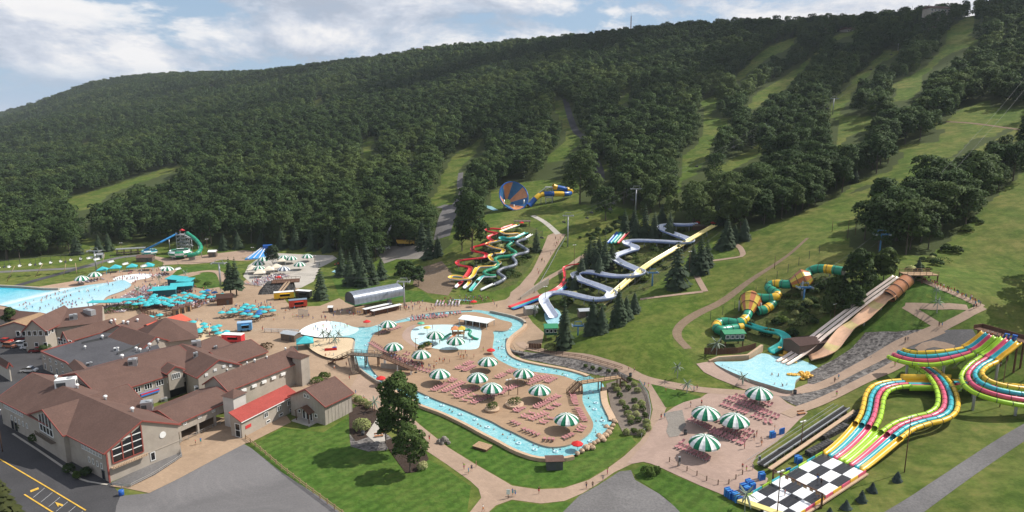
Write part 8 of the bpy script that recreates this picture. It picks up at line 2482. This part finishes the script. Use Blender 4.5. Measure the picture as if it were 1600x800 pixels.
 def palm(px,py,hd,label,s=1.0,mat=None,real=False):
  p = G(px,py); H = max(2.2,zat((p.x,p.y),hd) - p.z)
  t = thing('palm_tree',label,'palm',p,px * .1,'palms of the park')
  MB().cyl((0,0,-.2),(.15,0,H * .5),.13,.11,6,caps=False).cyl((.15,0,H * .5),(0,0,H),.11,.08,6,caps=False).build('trunk',M_WOODB if real else M_GALV,t)
  for k in range(11):
   a = 2 * math.pi * k / 11 + (k % 3) * .2; el = (.75,.15,-.35)[k % 3]
   d = Vector((math.cos(a),math.sin(a),0)); sd_ = Vector((-d.y,d.x,0)); L_ = 2.0 * s
   b = MB(); pr = [(0,.06),(.3,.22),(.65,.20),(1,.02)]
   V = []
   for q,w in pr:
    c = Vector((0,0,H)) + d * L_ * q * math.cos(el) + Vector((0,0,L_ * q * math.sin(el) - (.5 * q * q * L_ if el < .5 else .1 * q * L_)))
    V += [c - sd_ * w * s - Vector((0,0,.08 * w)),c + Vector((0,0,.10)),c + sd_ * w * s - Vector((0,0,.08 * w))]
   for i in range(3):
    o = i * 3; b_f = [(o,o + 1,o + 4,o + 3),(o + 1,o + 2,o + 5,o + 4)]
    if i == 0: b.add(V,b_f)
    else:
     for f in b_f: b.f.append(f); b.m.append(0); b.sm.append(False)
   b.build('leaf',mat or M_PALM,t)
 for a in [(1058,591,573,'silver green metal palm alone on the grass slope'),(1073,614,600,'silver green metal palm at the tip of the triangular lawn'),(1160,602,589,'silver palm by the line of pink loungers'),(1119,556,536,'big silver palm beside the brown board fence',1.4),(1464,489,471,'silver palm in the triangle of hill paths'),(515,541,522,'green palm on the sand by the gazebo',1.1),(524,548,530,'lowest green palm on the sand'),(530,538,521,'green palm on the sand nearest the river',1.0),(505,536,520,'green palm on the sand by the wading floor'),(586,643,627,'leaning dark palm beside the feather grass clump',1.0,None,True),
   (290,436,425,'palm at the bend of the small lawn path'),(250,445,433,'palm at the head of the pool bar'),(216,462,452,'palm in the pool side bar seats',1.2),(236,456,446,'palm between the pool and the bar roofs'),(836,494,480,'palm at the corner of the grey shed'),(1164,800,772,'palm in front of the stacked blue mats',1.2),(1462,470,452,'thin silver palm below the hill queue',.7)]:
  palm(*a)
 for px,py,r,lab in ((804,634,2.4,'large round planter with shrubs around the lamp poles'),(769,641,1.9,'square planter with a clipped shrub near the river wall'),(667,544,1.6,'oval planter beside the children pool'),(658,549,1.4,'small planter by the striped parasol')):
  c = atz(px,py,ZD); t = thing('planter',lab,'planter',(c[0],c[1],ZD))
  MB().cyl((0,0,0),(0,0,.7),r,r * 1.05,14).build('tub',M_COPE,t)
  linkmesh('foliage',leafy('foliage',[((0,0,1.3),(r * .7,r * .7,.9)),((r * .3,.2,1.4),(r * .5,r * .5,.9)),((-r * .3,-.2,1.2),(r * .5,r * .5,.8))],500,.17,M_SHRUB,int(px),.3,.7),t)
 rs = np.random.default_rng(3)
 for k,(px,py) in enumerate([(902,709),(909,705),(916,700),(922,697),(928,693),(934,690),(940,685),(946,681),(951,676),(955,671),(958,665),(960,659),(948,668),(936,682),(926,700),(944,688)]):
  c = atz(px,py,.4); b = MB(); b.ball((0,0,.35),rs.uniform(.6,1.0),8,5,0,.75)
  b.v = [(x * rs.uniform(.8,1.15),y * rs.uniform(.8,1.15),z * rs.uniform(.85,1.1)) for x,y,z in b.v]; b.sm = [False] * len(b.sm)
  tag(b.build('boulder',M_COPE,None,(c[0],c[1],.2),k),'tan boulder in the curved stone edge at the tip of the river','boulder','boulders edging the river tip')
 for k,(a,c) in enumerate([((1262,713),(1298,694)),((1284,687),(1322,668)),((1312,662),(1352,644))]):
  P,Q = G(*a),G(*c); t = thing('gabion_wall','row of dark stone filled gabions beside the racing slide, ' + ('lowest' if k == 0 else 'middle' if k == 1 else 'highest') + ' row','gabion wall',P,0,'gabion rows')
  n = 9
  for i in range(n):
   p = P.lerp(Q,(i + .5) / n); d = Q - P
   MB().box(p.x - P.x,p.y - P.y,h(p.x,p.y) - .4 - P.z,d.length / n - .05,1.6,1.5,math.atan2(d.y,d.x)).build('basket',M_RIPD,t)
 P,Q = G(1188,733),G(1322,643); t = thing('mat_conveyor','long dark mat conveyor with pale side rails climbing beside the racing slide','conveyor',P)
 D = Q - P; s = Vector((-D.y,D.x,0)).normalized()
 P0 = Vector((0,0,.9)); Q0 = D + Vector((0,0,1.0))
 MB().beam(P0,Q0,1.1,.25).build('belt',M_BLK,t)
 for q in (-.75,.75): MB().beam(P0 + s * q + Vector((0,0,.2)),Q0 + s * q + Vector((0,0,.2)),.25,.35).build('side_rail',M_GALV,t)
 MB().beam(P0 - s * 2.1,Q0 - s * 2.1,.9,.2).build('walkway',M_COPE,t)
 for q in (2.2,3.2): MB().beam(P0 + s * q,Q0 + s * q,.07).build('handrail',M_GALV,t)
 for k in range(12):
  p = P0.lerp(Q0,(k + .5) / 12); g = h(p.x + P.x,p.y + P.y) - P.z
  MB().box(p.x,p.y,g - .4,.2,1.8,p.z - g + .35,math.atan2(D.y,D.x)).build('trestle',M_WOOD,t)
 def mats(px,py,lab,n=7,rz=.4):
  p = G(px,py); t = thing('mat_stack',lab,'mat stack',p,rz,'blue mats')
  for k in range(n): MB().box(random.uniform(-.15,.15),-1 + .3 * k,0,1.3,.22,random.uniform(1.3,1.7),random.uniform(-.1,.1)).build('mat',F_SKY if k % 2 else F_BLUE,t)
 for a in [(1139,776,'upright blue mats nearest the palm by the runout'),(1150,782,'slumped blue mats beside the upright pile'),(1164,768,'blue mats in the middle of the return line'),(1172,762,'blue mats at the back of the return line'),(1187,747,'blue mats at the foot of the mat conveyor',4),(1245,722,'pile of blue mats below the lamp pole on the grass',5),(1203,682,'blue mats beside the bin on the pink plaza',3),(1217,676,'pair of blue mats at the edge of the pink plaza',2),(1226,737,'single blue mat by the runout edge',1)]:
  mats(*a)
 ring = MB(); n,m = 12,6
 for i in range(n):
  for j in range(m):
   a,b_ = 2 * math.pi * i / n,2 * math.pi * j / m
   ring.v.append(((.5 + .22 * math.cos(b_)) * math.cos(a),(.5 + .22 * math.cos(b_)) * math.sin(a),.22 + .22 * math.sin(b_)))
 for i in range(n):
  for j in range(m):
   ring.f.append((i * m + j,((i + 1) % n) * m + j,((i + 1) % n) * m + (j + 1) % m,i * m + (j + 1) % m)); ring.m.append(0); ring.sm.append(True)
 ty = ring.mesh('inner_tube',paint('tube_yellow',(.75,.42,.05),.4,.5,.1)); tb = ring.mesh('inner_tube',paint('tube_clear',(.45,.68,.74),.25,.5,.1))
 for c,nn,lab in (((1252,590),24,'heaped at the corner of the splash pool'),((1230,555),12,'piled at the foot of the speed slide'),((1246,543),8,'stacked beside the brown pump building'),((1229,566),7,'floating between the slide ends')):
  P = G(*c)
  for k in range(nn):
   x,y = P.x + random.gauss(0,1.6),P.y + random.gauss(0,1.2)
   z = max(h(x,y),ZSP - .1 if 'floating' in lab else 0) + .1 + (k % 3) * .35 * ('float' not in lab)
   tag(linkmesh('inner_tube',ty,None,(x,y,z),k),'yellow inner tube ' + lab,'inner tube','yellow tubes ' + lab)
 riv = [(795,515),(783,545),(790,563),(812,570),(850,577),(885,587),(922,612),(930,640),(940,658),(922,690),(870,706),(812,693),(764,668),(722,648),(690,634),(664,622),(590,588),(566,560),(572,540),(700,489),(660,494),(640,498),(776,534),(930,630),(740,656),(836,703)]
 for px,py in riv:
  p = atz(px + random.uniform(-3,3),py,ZW); tag(linkmesh('inner_tube',tb,None,(p[0],p[1],ZW - .15),px),'pale blue inner tube drifting in the lazy river','inner tube','tubes in the lazy river')
 for px,py,lab in ((1071,679,'dark bin at the edge of the pink plaza'),(1242,616,'dark bin by the splash pool corner'),(1206,682,'black bin between the blue mats'),(650,587,'dark bin by the end of the bridge ramp'),(985,589,'dark bin at the footbridge stairs'),(722,585,'dark bin on the island near the middle parasol'),(567,680,'dark bin on the terrace by the tall lawn tree')):
  p = G(px,py); t = thing('litter_bin',lab,'bin',p,0,'litter bins')
  MB().cyl((0,0,0),(0,0,1.1),.42,.46,10).build('drum',M_STEELD,t); MB().ball((0,0,1.1),.46,10,3,0,.5,0.0).build('lid',M_BLK,t)
 p = G(190,774); t = thing('barrel','bright blue barrel at the corner of the gravel lot','barrel',p)
 MB().cyl((0,0,0),(0,0,1.2),.5,.5,12).build('drum',F_BLUE,t)
 for z in (.3,.8): MB().cyl((0,0,z),(0,0,z + .07),.53,.53,12).build('hoop',F_BLUE,t)
 p = G(474,494); t = thing('lattice_barrier','tall grey lattice barrier standing alone on the plaza','barrier',p,-.35)
 for k in range(10): MB().box(-2.2 + k * .49,0,.3,.18,.1,2.4).build('slat',M_GALV,t)
 for z in (.3,2.6): MB().box(0,.09,z,4.7,.08,.12).build('rail',M_GALV,t)
 for px,py,L_,lab in ((440,520,13,'long white barrier fence with red marks behind the ticket booth'),):
  p = G(px,py); t = thing('barrier',lab,'barrier',p,-.1)
  for z in (.4,.9,1.3): MB().box(0,0,z,L_,.1,.22).build('rail',M_WHITE,t)
  for k in range(6): MB().box(-L_ / 2 + L_ * k / 5,.1,0,.15,.1,1.5).build('post',M_STEELD,t)
 p = G(517,551); t = thing('red_banner','red banner with a blue cooler on the sand by the footbridge','banner',p,.2)
 MB().beam((-2,0,.9),(2,0,.9),.12,1.4).build('panel',M_REDC,t)
 MB().box(1.2,.9,0,1.4,.8,1.6).build('cooler',F_BLUE,t)
 p = G(794,779); t = thing('sign_post','white sign post at the fork of the brick path','sign',p)
 MB().box(0,0,0,.14,.14,1.4).build('post',M_WOODB,t); MB().box(0,-.1,1.0,.7,.06,1.1).build('panel',M_WHITE,t)
 for px,py,lab in ((1061,728,'grey sign pillar among the rope posts'),(1186,727,'blue grey sign pillar at the conveyor foot')):
  p = G(px,py); t = thing('sign_pillar',lab,'sign',p); MB().box(0,0,0,.5,.3,2.2).build('pillar',M_GALV,t); MB().box(0,-.17,1.1,.44,.04,.9).build('panel',M_SHEDG,t)
 for px,py,lab in ((1252,648,'orange bench at the edge of the pink plaza'),(592,683,'orange bench on the terrace under the tall lawn tree'),(600,676,'second orange bench on the terrace')):
  p = G(px,py); t = thing('bench',lab,'bench',p,.3,'orange benches')
  om = paint('orange_timber',(.40,.17,.07),.7)
  for k in range(3): MB().box(0,-.3 + k * .22,.45,2.2,.19,.06).build('slat',om,t)
  for k in range(2): MB().box(0,.36,.65 + k * .22,2.2,.06,.18).build('back_slat',om,t)
  for x in (-.9,.9): MB().box(x,0,0,.1,.7,.45).build('leg',M_STEELD,t)
 p = G(694,692); t = thing('rock_sculpture','grey rock pile beside the brick path on the lawn','rock pile',p)
 for x,y,r,z in ((0,0,.8,.9),(-1.1,-.2,.7,.4),(1.1,-.6,.5,.3),(.5,.4,.6,.5),(-.3,-.9,.45,.3)):
  b = MB(); b.ball((x,y,z),r,8,5,0,1.1); b.sm = [False] * len(b.sm); b.v = [(a + rs.uniform(-.12,.12),c + rs.uniform(-.12,.12),d) for a,c,d in b.v]; b.build('rock',M_GRAVL,t)
 p = G(436,456); t = thing('stone_bank','dark stone faced bank with a timber deck behind the yellow trailer','stone bank',p,.25)
 b = MB(); b.add([(-9,-4,-.3),(7,-4,-.3),(7,6,-.3),(-9,6,-.3),(-5,0,4.0),(6,0,4.0),(6,6,4.0),(-5,6,4.0)],[(3,2,1,0),(4,5,6,7),(0,1,5,4),(1,2,6,5),(2,3,7,6),(3,0,4,7)]); b.build('bank',M_RIPD,t)
 MB().box(3,3,4.02,12,7,.3).build('deck',M_WOODB,t)
 for x in (1.5,2.9): MB().beam((x + 2,0,4.5),(x - 2,-6,.5),.8,.3).build('slide',M_COPE,t)
 for y in (-.4,6.4):
  for k in range(7): MB().box(-2.8 + 2 * k,y,4.3,.12,.12,1.0).build('post',M_WOODB,t)
  MB().box(3,y,5.2,12,.1,.12).build('rail',M_WOODB,t)
 p = G(404,402); t = thing('kids_slide','bright blue wide kids slide with white channels beside the bushy tree','water slide',p,.3)
 MB().add([(-7,-4,.2),(3,-4,.2),(5,3,4.6),(1,3,4.6),(-7,-4,-.3),(3,-4,-.3),(5,3.2,-.3),(1,3.2,-.3)],[(0,1,2,3),(4,5,1,0),(5,6,2,1),(6,7,3,2),(7,4,0,3)]).build('ramp',F_SKY,t)
 for k in range(3): MB().beam((-5.5 + 3 * k,-4,.45),(1.6 + 1.1 * k,3,4.85),.5,.25).build('channel',F_WHITE,t)
 MB().box(5,4,0,5,4,6).build('tower',F_BLUE,t)
 p = G(968,377)
 for k,(m,c) in enumerate(((F_BLUE,'blue'),(F_CYAN,'turquoise'),(F_GRN2,'green'),(F_RED,'red'))):
  P = resample([np.array((p.x - 4 + 1.7 * k - 2.4,p.y - 5,h(p.x,p.y - 5) + .6)),np.array((p.x + 1.7 * k,p.y + 5,h(p.x,p.y + 5) + 3.0))],1.0)
  t,o = slide_thing('kids_slide',c + ' lane of the small slide set above the raft slide',P,group='small coloured slides'); flume(t,P,1.3,.5,m,m,o=o)
 p = G(985,62); H = zat((p.x,p.y),25) - p.z; t = thing('radio_mast','thin lattice radio mast on the rim of the mountain','mast',p)
 b = MB()
 for x,y in ((-1,-1),(1,-1),(0,1)): b.beam((x * 1.1,y * 1.1,0),(x * .5,y * .5,H),.4)
 for k in range(12):
  z = H * k / 12; z2 = H * (k + 1) / 12; f = 1.1 - .6 * k / 12
  b.beam((-f,-f,z),(f,-f,z2),.2); b.beam((f,-f,z),(0,f,z2),.2)
 b.build('lattice',M_REDW,t); MB().cyl((0,0,H),(0,0,H + 5),.2,None,5).build('aerial',M_GALV,t)
 for px,py,L_,hh,rz,lab in ((1297,57,34,8,.35,'long pale summit hotel among the trees below the rim'),(1325,54,16,6,.35,'low white summit annexe beside the hotel'),(1462,27,26,9,.2,'grey summit lift station on the rim'),(655,81,12,5,0,'tiny white roofed house in the trees on the rim')):
  p = atZ(px,py,{1297: 900,1325: 885,1462: 775,655: 1500}[px]); t = thing('summit_building',lab,'building',(p[0],p[1],p[2]),rz)
  MB().box(0,0,-14,L_,12,14 + hh).build('wall',M_SID,t); MB().add([(-L_ / 2 - 1,-7,hh),(L_ / 2 + 1,-7,hh),(L_ / 2 + 1,7,hh),(-L_ / 2 - 1,7,hh),(-L_ / 2,0,hh + 3),(L_ / 2,0,hh + 3)],[(3,2,1,0),(0,1,5,4),(2,3,4,5),(1,2,5),(3,0,4)]).build('roof',M_SHIN,t)
  for j in range(2 if hh > 6 else 1):
   for k in range(max(3,int(L_ / 4))): window(t,(-L_ / 2 + 2 + k * (L_ - 4) / max(1,int(L_ / 4) - 1),-6.02,hh - 2.2 - j * 3.4),(0,-1),2.2,1.8)
 ym = paint('yellow_road_paint',(.62,.38,.06),.8,.2,.2,1.0); wm = paint('white_road_paint',(.45,.45,.45),.8,.2,.2,1.0)
 strip('yellow_line',[(-40,694),(0,718),(66,757),(134,798)],.28,ym,.10,smooth=0)
 strip('yellow_line',[(38,773),(84,802),(120,826)],.28,ym,.10,smooth=0)
 sheet('road_arrow',[(86,785),(93,787),(99,789),(98,792),(92,790),(91,793)],ym,.11)
 sheet('road_marking',[(47,767),(60,762),(61,765),(48,770)],ym,.11)
 for k in range(7):
  strip('bay_line',[(70 + k * 12,763 + k * 7.2),(52 + k * 12,778 + k * 7.2)],.10,wm,.10,smooth=0)
 strip('kerb_line',[(168,758),(130,752),(95,728),(60,704),(20,678)],[.5,.5],M_CONC,.14,smooth=0)
M_PALM = paint('palm_leaf',(.16,.20,.15),.6,.3,.2); M_RIPD = rock_mat('dark_rock',[(.15,(.02,.02,.02)),(.5,(.06,.058,.057)),(.9,(.16,.155,.15))],1.8); F_SKY = fibre('sky_fibreglass',(.06,.30,.68)); M_REDW = paint('mast_paint',(.30,.16,.15),.6)
small()
def build_forest():
 P,D = forest_points()
 r = np.random.default_rng(5)
 px,py,_ = proj_np(P[:,0],P[:,1],P[:,2] + 9)
 inview = (px > -5) & (px < 1605)
 order = np.argsort(D)
 near = [i for i in order if inview[i]][:285]
 ns = set(near)
 LM = [(60,380,'behind the meadow lift chairs'),(150,380,'behind the work framed lift tower'),(215,375,'behind the timber loading station'),(270,365,'behind the bowl slides'),(330,380,'behind the pale upper kiosk'),(400,375,'behind the blue kids slide'),(470,380,'behind the pale terrace'),(540,400,'behind the lift terminal spruces'),(600,370,'behind the white crane'),(640,370,'behind the yellow dump truck'),(690,300,'beside the gravel service road'),(745,300,'behind the lone round tree'),(800,285,'behind the striped funnel'),(860,275,'behind the funnel start tower'),(915,280,'around the rounded slope tree'),(960,300,'by the grassy slope under the lift'),(1000,310,'behind the belt lift tower'),(1040,330,'behind the raft slide bends'),(1085,335,'behind the raft slide head'),(1065,250,'beside the long grass run'),(1130,300,'above the yellow speed slide'),(1150,250,'along the brown lift track'),(1190,330,'beside the open ski run'),(1250,300,'beside the ski run spruce'),(1300,270,'at the bend of the ski run'),(1350,240,'in the round clump on the run'),(1330,340,'by the bare poles'),(1372,360,'around the blue topped lift tower'),(1420,330,'in the middle of the strip between the slopes'),(1470,290,'on the upper strip between the slopes'),(1530,260,'high on the strip between the slopes'),(1590,220,'at the top of the strip'),(1340,450,'over the gully by the speed slide')]
 def place_name(i):
  return min(LM,key=lambda q: (q[0] - px[i]) ** 2 + ((q[1] - py[i]) * 1.3) ** 2)[2]
 for i in near:
  k = int(r.integers(len(BROAD)))
  cr,tr,Ht,Rc = BROAD[k]
  s = float(r.uniform(0.74,1.2))
  t = thing('broadleaf_tree',('tall' if s > 1.04 else 'middle sized' if s > .89 else 'short') + ' dense broadleaf tree ' + place_name(i),'tree',(P[i,0],P[i,1],P[i,2] - 0.2),float(r.uniform(0,6.28)),'forest trees ' + place_name(i))
  t.scale = (s * float(r.uniform(.92,1.1)),s,s)
  linkmesh('crown',cr,t); linkmesh('trunk',tr,t)
 rest = np.array([i for i in range(len(P)) if i not in ns])
 me = bpy.data.meshes.new('forest')
 me.from_pydata([tuple(p) for p in (P[rest] - np.array((0,0,0.8)))],[],[])
 n = len(rest)
 pick = r.integers(0,len(FAR),n)
 con = r.random(n) < np.where((px[rest] > 1180) & (py[rest] < 62),0.4,0.04)
 pick = np.where(con,len(FAR) + r.integers(0,2,n),pick)
 sc = r.uniform(0.66,1.22,n) * np.where(D[rest] > 1250,1.22,np.where(D[rest] > 620,1.05,1.0))
 rot = r.uniform(0,6.28,n)
 for nm,typ,arr in (('pick','INT',pick),('size','FLOAT',sc),('turn','FLOAT',rot)):
  a = me.attributes.new(nm,typ,'POINT'); a.data.foreach_set('value',arr.astype(np.int32 if typ == 'INT' else np.float32))
 o = tag(linkmesh('forest',me),'dense green wood that covers the mountain up to its rim','forest',kind='stuff')
 ng = bpy.data.node_groups.new('forest','GeometryNodeTree')
 ng.interface.new_socket('Geometry',in_out='INPUT',socket_type='NodeSocketGeometry')
 ng.interface.new_socket('Geometry',in_out='OUTPUT',socket_type='NodeSocketGeometry')
 gi = ng.nodes.new('NodeGroupInput'); go = ng.nodes.new('NodeGroupOutput')
 iop = ng.nodes.new('GeometryNodeInstanceOnPoints')
 g2i = ng.nodes.new('GeometryNodeGeometryToInstance')
 srcs = [bpy.data.objects.new('far_tree',m_) for m_ in FAR + FARS]
 for s in reversed(srcs):
  oi = ng.nodes.new('GeometryNodeObjectInfo'); oi.inputs['Object'].default_value = s
  ng.links.new(oi.outputs['Geometry'],g2i.inputs[0])
 def att(nm,typ):
  a = ng.nodes.new('GeometryNodeInputNamedAttribute'); a.data_type = typ; a.inputs['Name'].default_value = nm
  return a.outputs['Attribute']
 iop.inputs['Pick Instance'].default_value = True
 ng.links.new(gi.outputs[0],iop.inputs['Points']); ng.links.new(g2i.outputs[0],iop.inputs['Instance'])
 ng.links.new(att('pick','INT'),iop.inputs['Instance Index'])
 ng.links.new(att('size','FLOAT'),iop.inputs['Scale'])
 cx = ng.nodes.new('ShaderNodeCombineXYZ'); ng.links.new(att('turn','FLOAT'),cx.inputs['Z'])
 ng.links.new(cx.outputs[0],iop.inputs['Rotation'])
 ng.links.new(iop.outputs[0],go.inputs[0])
 md = o.modifiers.new('forest','NODES'); md.node_group = ng
 print('FOREST',n,'near',len(near),'near depth',D[near[-1]])
build_forest()
def haze():
 m = bpy.data.materials.new('haze'); m.use_nodes = True
 nt = m.node_tree; nt.nodes.clear()
 o = nt.nodes.new('ShaderNodeOutputMaterial'); v = nt.nodes.new('ShaderNodeVolumePrincipled')
 v.inputs['Color'].default_value = (0.80,0.88,1.0,1)
 v.inputs['Density'].default_value = HAZE
 v.inputs['Anisotropy'].default_value = 0.0
 nt.links.new(v.outputs[0],o.inputs['Volume'])
 b = MB().box(0,0,-6,56000,56000,330)
 tag(b.build('haze',m),'thin pale summer haze over the whole valley','haze',kind='stuff')
HAZE = 0.000055
haze()
def cloud():
 """unseen cloud added above the frame to shade the upper mountain"""
 m = bpy.data.materials.new('cloud'); m.use_nodes = True
 nt = m.node_tree; b = nt.nodes['Principled BSDF']
 b.inputs['Base Color'].default_value = (.8,.8,.82,1); b.inputs['Roughness'].default_value = 1; b.inputs['Specular IOR Level'].default_value = 0
 b.inputs['Alpha'].default_value = .33  # see-through amount sets how deep the added shade is
 r = random.Random(9)
 mb = MB()
 up = 950.0
 for cx,cy,wx,wy,n in ((470,860,260,170,60),(60,1150,330,110,44),(-420,1650,330,110,26)):
  for _ in range(n):
   x = cx + r.gauss(0,.5) * wx; y = cy + r.gauss(0,.5) * wy
   R_ = r.uniform(28,75)
   mb.ball((x + sdir.x / sdir.z * up,y + sdir.y / sdir.z * up,170 + up + r.uniform(0,70)),R_,10,6,0,.6)
 tag(mb.build('cloud',m),'unseen white cloud added above the frame to shade the upper mountain','cloud',kind='stuff')
cloud()
